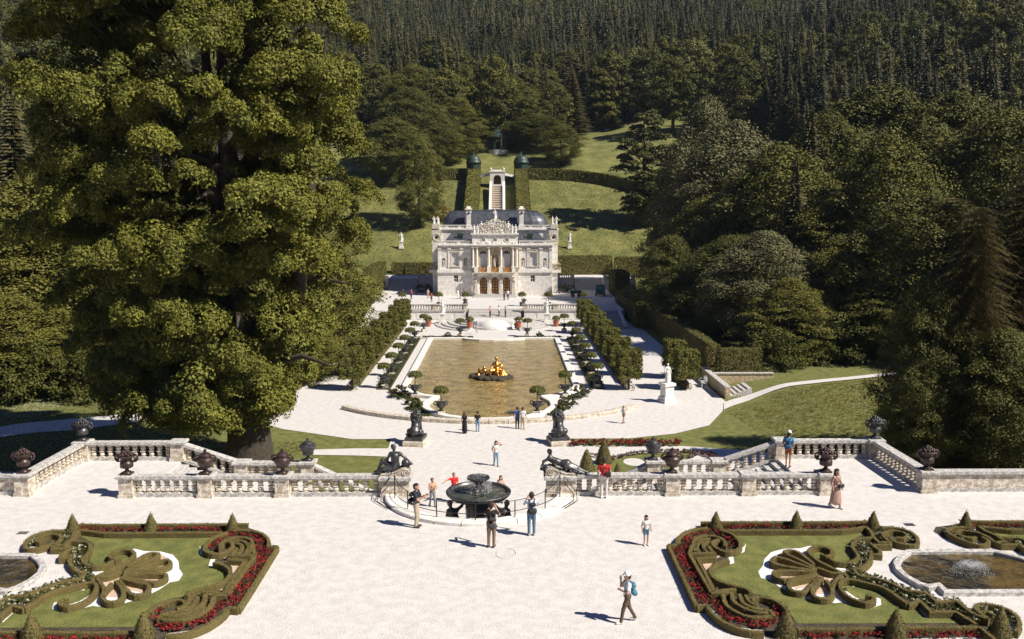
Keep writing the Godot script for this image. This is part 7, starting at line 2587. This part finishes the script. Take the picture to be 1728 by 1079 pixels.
	if cell < 0.03:   # fingers, eyes and mouth
		var b: MB = f["body"]
		for s in [-1.0, 1.0]:
			var arm: Array = o.get("arm_l", DOWN) if s < 0 else o.get("arm_r", DOWN)
			var wr: Vector3 = arm[1] * V(s, 1, 1)
			var d: Vector3 = (wr - arm[0] * V(s, 1, 1)).normalized()
			var sd := d.cross(V(s, 0.2, 0.1)).normalized()
			var cu := sd.cross(d)
			for k in 4:
				var root := wr + d * 0.075 + sd * (k - 1.5) * 0.02
				var l: float = [0.06, 0.075, 0.07, 0.055][k]
				b.tube([root, root + d * l * 0.55, root + d * l * 0.9 + cu * l * 0.45], [0.0095, 0.009, 0.007], 5)
			var th := wr + d * 0.03 + sd * 0.03
			b.tube([th, th + d * 0.03 + sd * 0.03, th + d * 0.06 + sd * 0.025 + cu * 0.015], [0.011, 0.01, 0.008], 5)
	for e in f:
		part(e, f[e].done(), mat(cols[e], 0.85 if e != "body" else 0.55), t)
	if cell < 0.03:
		var eb := MB.new()
		for s in [-1.0, 1.0]:
			eb.ball(V(s * 0.034, 1.645, 0.107), V(0.012, 0.008, 0.008), 6, 4)
		part("eyes", eb.done(), mat(Color(0.02, 0.015, 0.01), 0.3), t)
		eb = MB.new()
		eb.ball(V(0, 1.572, 0.113), V(0.024, 0.006, 0.008), 6, 4)
		part("mouth", eb.done(), mat(Color(0.3, 0.1, 0.08), 0.5), t)
	t.scale = Vector3.ONE * (h / 1.78)
	return t

func backpack(label: String, who: Node3D, col: Color, s := 1.0, off := Vector3.ZERO):
	var o := thing("backpack", label, "backpack")
	o.transform = who.transform
	var f := flesh([[V(-0.07, 1.32, -0.2) + off, V(0.07, 1.32, -0.2) + off, 0.085 * s, 0.085 * s, 0], [V(-0.09, 1.08, -0.22) + off, V(0.09, 1.08, -0.22) + off, 0.1 * s, 0.1 * s, 0], [V(-0.05, 1.02, -0.27) + off, V(0.05, 1.02, -0.27) + off, 0.07 * s, 0.07 * s, 0]], 0.025, 0.06)
	part("bag", f[0].done(), mat(col, 0.75), o)
	for e in [-1.0, 1.0]:
		var b := MB.new()
		b.tube([V(e * 0.08, 1.4, -0.16) + off, V(e * 0.11, 1.49, -0.04) + off * 0.5, V(e * 0.12, 1.45, 0.1), V(e * 0.14, 1.22, 0.13), V(e * 0.15, 1.08, -0.08)], [0.018, 0.018, 0.018, 0.016, 0.014], 5)
		part("strap", b.done(), mat(col * 0.8, 0.8), o)

func shoulder_bag(label: String, who: Node3D, col: Color, at: Vector3, size: Vector3):
	var o := thing("shoulder_bag", label, "bag")
	o.transform = who.transform
	var b := MB.new()
	b.cbox(at, size, 0.03)
	part("bag", b.done(), mat(col, 0.5), o)
	b = MB.new()
	b.tube([at + V(0, size.y * 0.5, 0), V(at.x * 0.5, 1.25, at.z + 0.02 * signf(at.z)), V(-signf(at.x) * 0.1, 1.47, 0.05 * signf(at.z))], [0.012, 0.012, 0.012], 5)
	part("strap", b.done(), mat(col, 0.6), o)

func build_people():
	var navy := Color(0.02, 0.025, 0.05)
	var beige := Color(0.42, 0.35, 0.26)
	var denim := Color(0.09, 0.16, 0.24)
	var black := Color(0.014, 0.014, 0.015)
	var white := Color(0.72, 0.73, 0.75)
	var p: Node3D = person("man in navy shirt and beige trousers holding a phone up by the niche railing", P(703, 890, UP), 1.35, 1.78, {top = navy, bottom = beige, arm_l = PHONE, arm_r = PHONE})
	backpack("black backpack on the man in navy with the phone", p, black)
	p = person("man in black shirt and brown trousers taking a photo of the fountain", P(829, 924, UP), PI - 0.2, 1.74, {top = black, bottom = Color(0.2, 0.13, 0.085), arm_l = PHOTO, arm_r = PHOTO})
	backpack("dark grey sling bag low on the back of the man in black", p, Color(0.05, 0.05, 0.055), 0.9, V(-0.1, -0.16, 0))
	p = person("person in pale blue shirt and jeans with hands raised at the niche railing", P(897, 904, UP), PI + 0.1, 1.72, {top = Color(0.5, 0.58, 0.68), bottom = denim, arm_l = PHOTO, arm_r = PHOTO, shoe = Color(0.4, 0.38, 0.36)})
	backpack("black backpack on the person in pale blue shirt", p, black)
	p = person("man in red shirt and white trousers looking over the balustrade", P(1019, 841, UP), PI, 1.82, {top = Color(0.42, 0.018, 0.02), bottom = Color(0.6, 0.56, 0.52), shoe = white})
	shoulder_bag("small black bag on the hip of the man in red", p, black, V(-0.16, 1.08, -0.17), V(0.2, 0.24, 0.09))
	p = person("woman in long pinkish brown coat walking past the balustrade end", P(1410, 858, UP), 0.45, 1.7, {top = Color(0.4, 0.25, 0.2), bottom = Color(0.45, 0.3, 0.25), coat = Color(0.4, 0.25, 0.2), skirt = 0.62, long_sleeves = true, woman = true, long_hair = true, walk = 0.6, shoe = white, hair = Color(0.04, 0.018, 0.014)})
	shoulder_bag("small black handbag across the woman in the long coat", p, black, V(0.08, 1.06, 0.21), V(0.26, 0.17, 0.09))
	person("little girl in white shirt and denim shorts standing on the gravel", P(1090, 921, UP), 0.25, 1.18, {top = Color(0.65, 0.6, 0.58), bottom = denim, shorts = true, long_hair = true, woman = true, shoe = white, hair = Color(0.02, 0.012, 0.01)}, 0.026)
	p = person("person in white cap and shirt with brown trousers walking across the gravel", P(1058, 1051, UP), -1.45, 1.6, {top = white, bottom = Color(0.11, 0.075, 0.05), walk = 0.8, hat = Color(0.8, 0.8, 0.8), arm_l = [V(0.24, 1.2, 0.16), V(0.12, 1.5, 0.2)], arm_r = HOLD, woman = true, shoe = Color(0.7, 0.66, 0.62)})
	backpack("teal blue backpack on the person in the white cap", p, Color(0.06, 0.19, 0.29))
	p = person("man in turquoise shirt and orange brown shorts on the stair head", P(1330, 789, UP), PI - 0.5, 1.8, {top = Color(0.1, 0.33, 0.5), bottom = Color(0.3, 0.1, 0.04), shorts = true, hat = Color(0.6, 0.62, 0.62), arm_r = BENT, arm_l = BENT, walk = 0.3})
	backpack("blue backpack on the man in orange brown shorts", p, Color(0.03, 0.09, 0.19))
	# lower garden
	person("woman in grey trousers and orange top standing behind the bowl fountain", P(730, 856), 0.5, 1.74, {top = Color(0.5, 0.3, 0.2), bottom = Color(0.22, 0.23, 0.26), woman = true, arm_l = HOLD, arm_r = HOLD, walk = 0.4, hair = Color(0.2, 0.11, 0.05)}, 0.026)
	var r := P(766, 798, 1.78)
	person("man in bright red polo shirt stretching one arm out behind the bowl fountain", V(r.x, 0.02, r.z), 0.35, 1.78, {top = Color(0.6, 0.012, 0.018), bottom = Color(0.12, 0.12, 0.14), arm_l = SIDE, arm_r = BENT, hair = Color(0.25, 0.22, 0.2)}, 0.026)
	r = P(845, 803, 1.66)
	person("woman in pale pink top standing behind the bowl fountain", V(r.x, 0.02, r.z), -0.2, 1.66, {top = Color(0.62, 0.42, 0.36), bottom = Color(0.4, 0.35, 0.3), woman = true, long_hair = true, arm_l = HOLD, hair = Color(0.13, 0.06, 0.03)}, 0.026)
	person("woman in white top and jeans walking with one hand in her hair", P(837, 787), 0.15, 1.74, {top = Color(0.7, 0.66, 0.6), bottom = Color(0.2, 0.32, 0.42), woman = true, long_hair = true, arm_r = HAIR, arm_l = BENT, walk = 0.5, hair = Color(0.06, 0.02, 0.015)}, 0.026)
	person("woman in long black dress standing at the pool front", P(784, 732), PI - 0.5, 1.7, {top = black, bottom = black, coat = black, skirt = 0.7, woman = true, long_hair = true, hair = Color(0.08, 0.03, 0.02)}, 0.032)
	person("woman in black top and light jeans standing at the pool front", P(806, 729), PI, 1.62, {top = black, bottom = Color(0.18, 0.3, 0.42), woman = true, arm_l = HOLD, arm_r = HOLD}, 0.032)
	person("person in royal blue shirt and dark jeans standing at the pool front", P(873, 724), PI + 0.2, 1.74, {top = Color(0.02, 0.09, 0.36), bottom = Color(0.03, 0.05, 0.1), arm_l = BENT}, 0.032)
	person("man in white shirt and beige trousers standing at the pool front", P(882, 725), PI - 0.2, 1.78, {top = white, bottom = Color(0.5, 0.4, 0.3)}, 0.032)
	person("small person in pale blue top and brown shorts walking beside the curved kerb", P(1052, 715), PI / 2 + 0.4, 1.45, {top = Color(0.5, 0.66, 0.74), bottom = Color(0.32, 0.16, 0.1), shorts = true, walk = 0.4, hair = Color(0.3, 0.16, 0.08)}, 0.032)
	# far figures at the villa
	for e in [["in navy on the sunny forecourt", 680, 505, navy, white, 1.7], ["in coral red shirt on the sunny forecourt", 694, 505, Color(0.55, 0.08, 0.08), navy, 1.7], ["in pale dress near the sunny villa corner", 722, 504, Color(0.6, 0.45, 0.4), beige, 1.65], ["in scarlet shirt by the forecourt balustrade", 728, 510, Color(0.55, 0.015, 0.02), navy, 1.5], ["in white by the laurel trees", 773, 505, white, white, 1.7], ["in grey by the laurel trees", 777, 504, Color(0.3, 0.3, 0.32), beige, 1.7], ["in black before the villa wall", 783, 505, black, Color(0.3, 0.2, 0.15), 1.78], ["in brown before the villa doors", 851, 507, Color(0.12, 0.07, 0.05), black, 1.75], ["in white shirt before the villa doors", 857, 506, white, navy, 1.7], ["in black on the doorstep terrace", 881, 497, black, black, 1.7]]:
		person("small figure " + e[0], P(e[1], e[2], FC), R.randf_range(-2.5, 2.5), e[5], {top = e[3], bottom = e[4]}, 0.05)
	for e in [["in orange pink dress on the stair landing", 827, 536, Color(0.55, 0.25, 0.18)], ["in white shirt on the stair landing", 842, 535, white], ["in pale grey on the stair landing", 853, 536, Color(0.5, 0.5, 0.55)]]:
		person("small figure " + e[0], P(e[1], e[2], 0.76), R.randf_range(-2.5, 2.5), 1.7, {top = e[3], bottom = navy}, 0.05)
	person("small figure in blue shirt sitting low by the shell cascade", P(804, 561, 0.3), 0.4, 1.5, {top = Color(0.08, 0.2, 0.36), bottom = Color(0.4, 0.36, 0.3)}, 0.05)
	person("small figure in dark purple by the sunny side bench", P(634, 507, FC), 1.2, 1.6, {top = Color(0.06, 0.03, 0.07), bottom = Color(0.06, 0.03, 0.07)}, 0.05)
	person("small figure in black on the sunny side terrace steps", P(682, 466, 3.3), 0.3, 1.7, {top = black, bottom = black}, 0.05)
	person("small pale figure by the green garden truck", P(1034, 497, FC), -0.6, 1.6, {top = white, bottom = Color(0.4, 0.4, 0.42)}, 0.05)
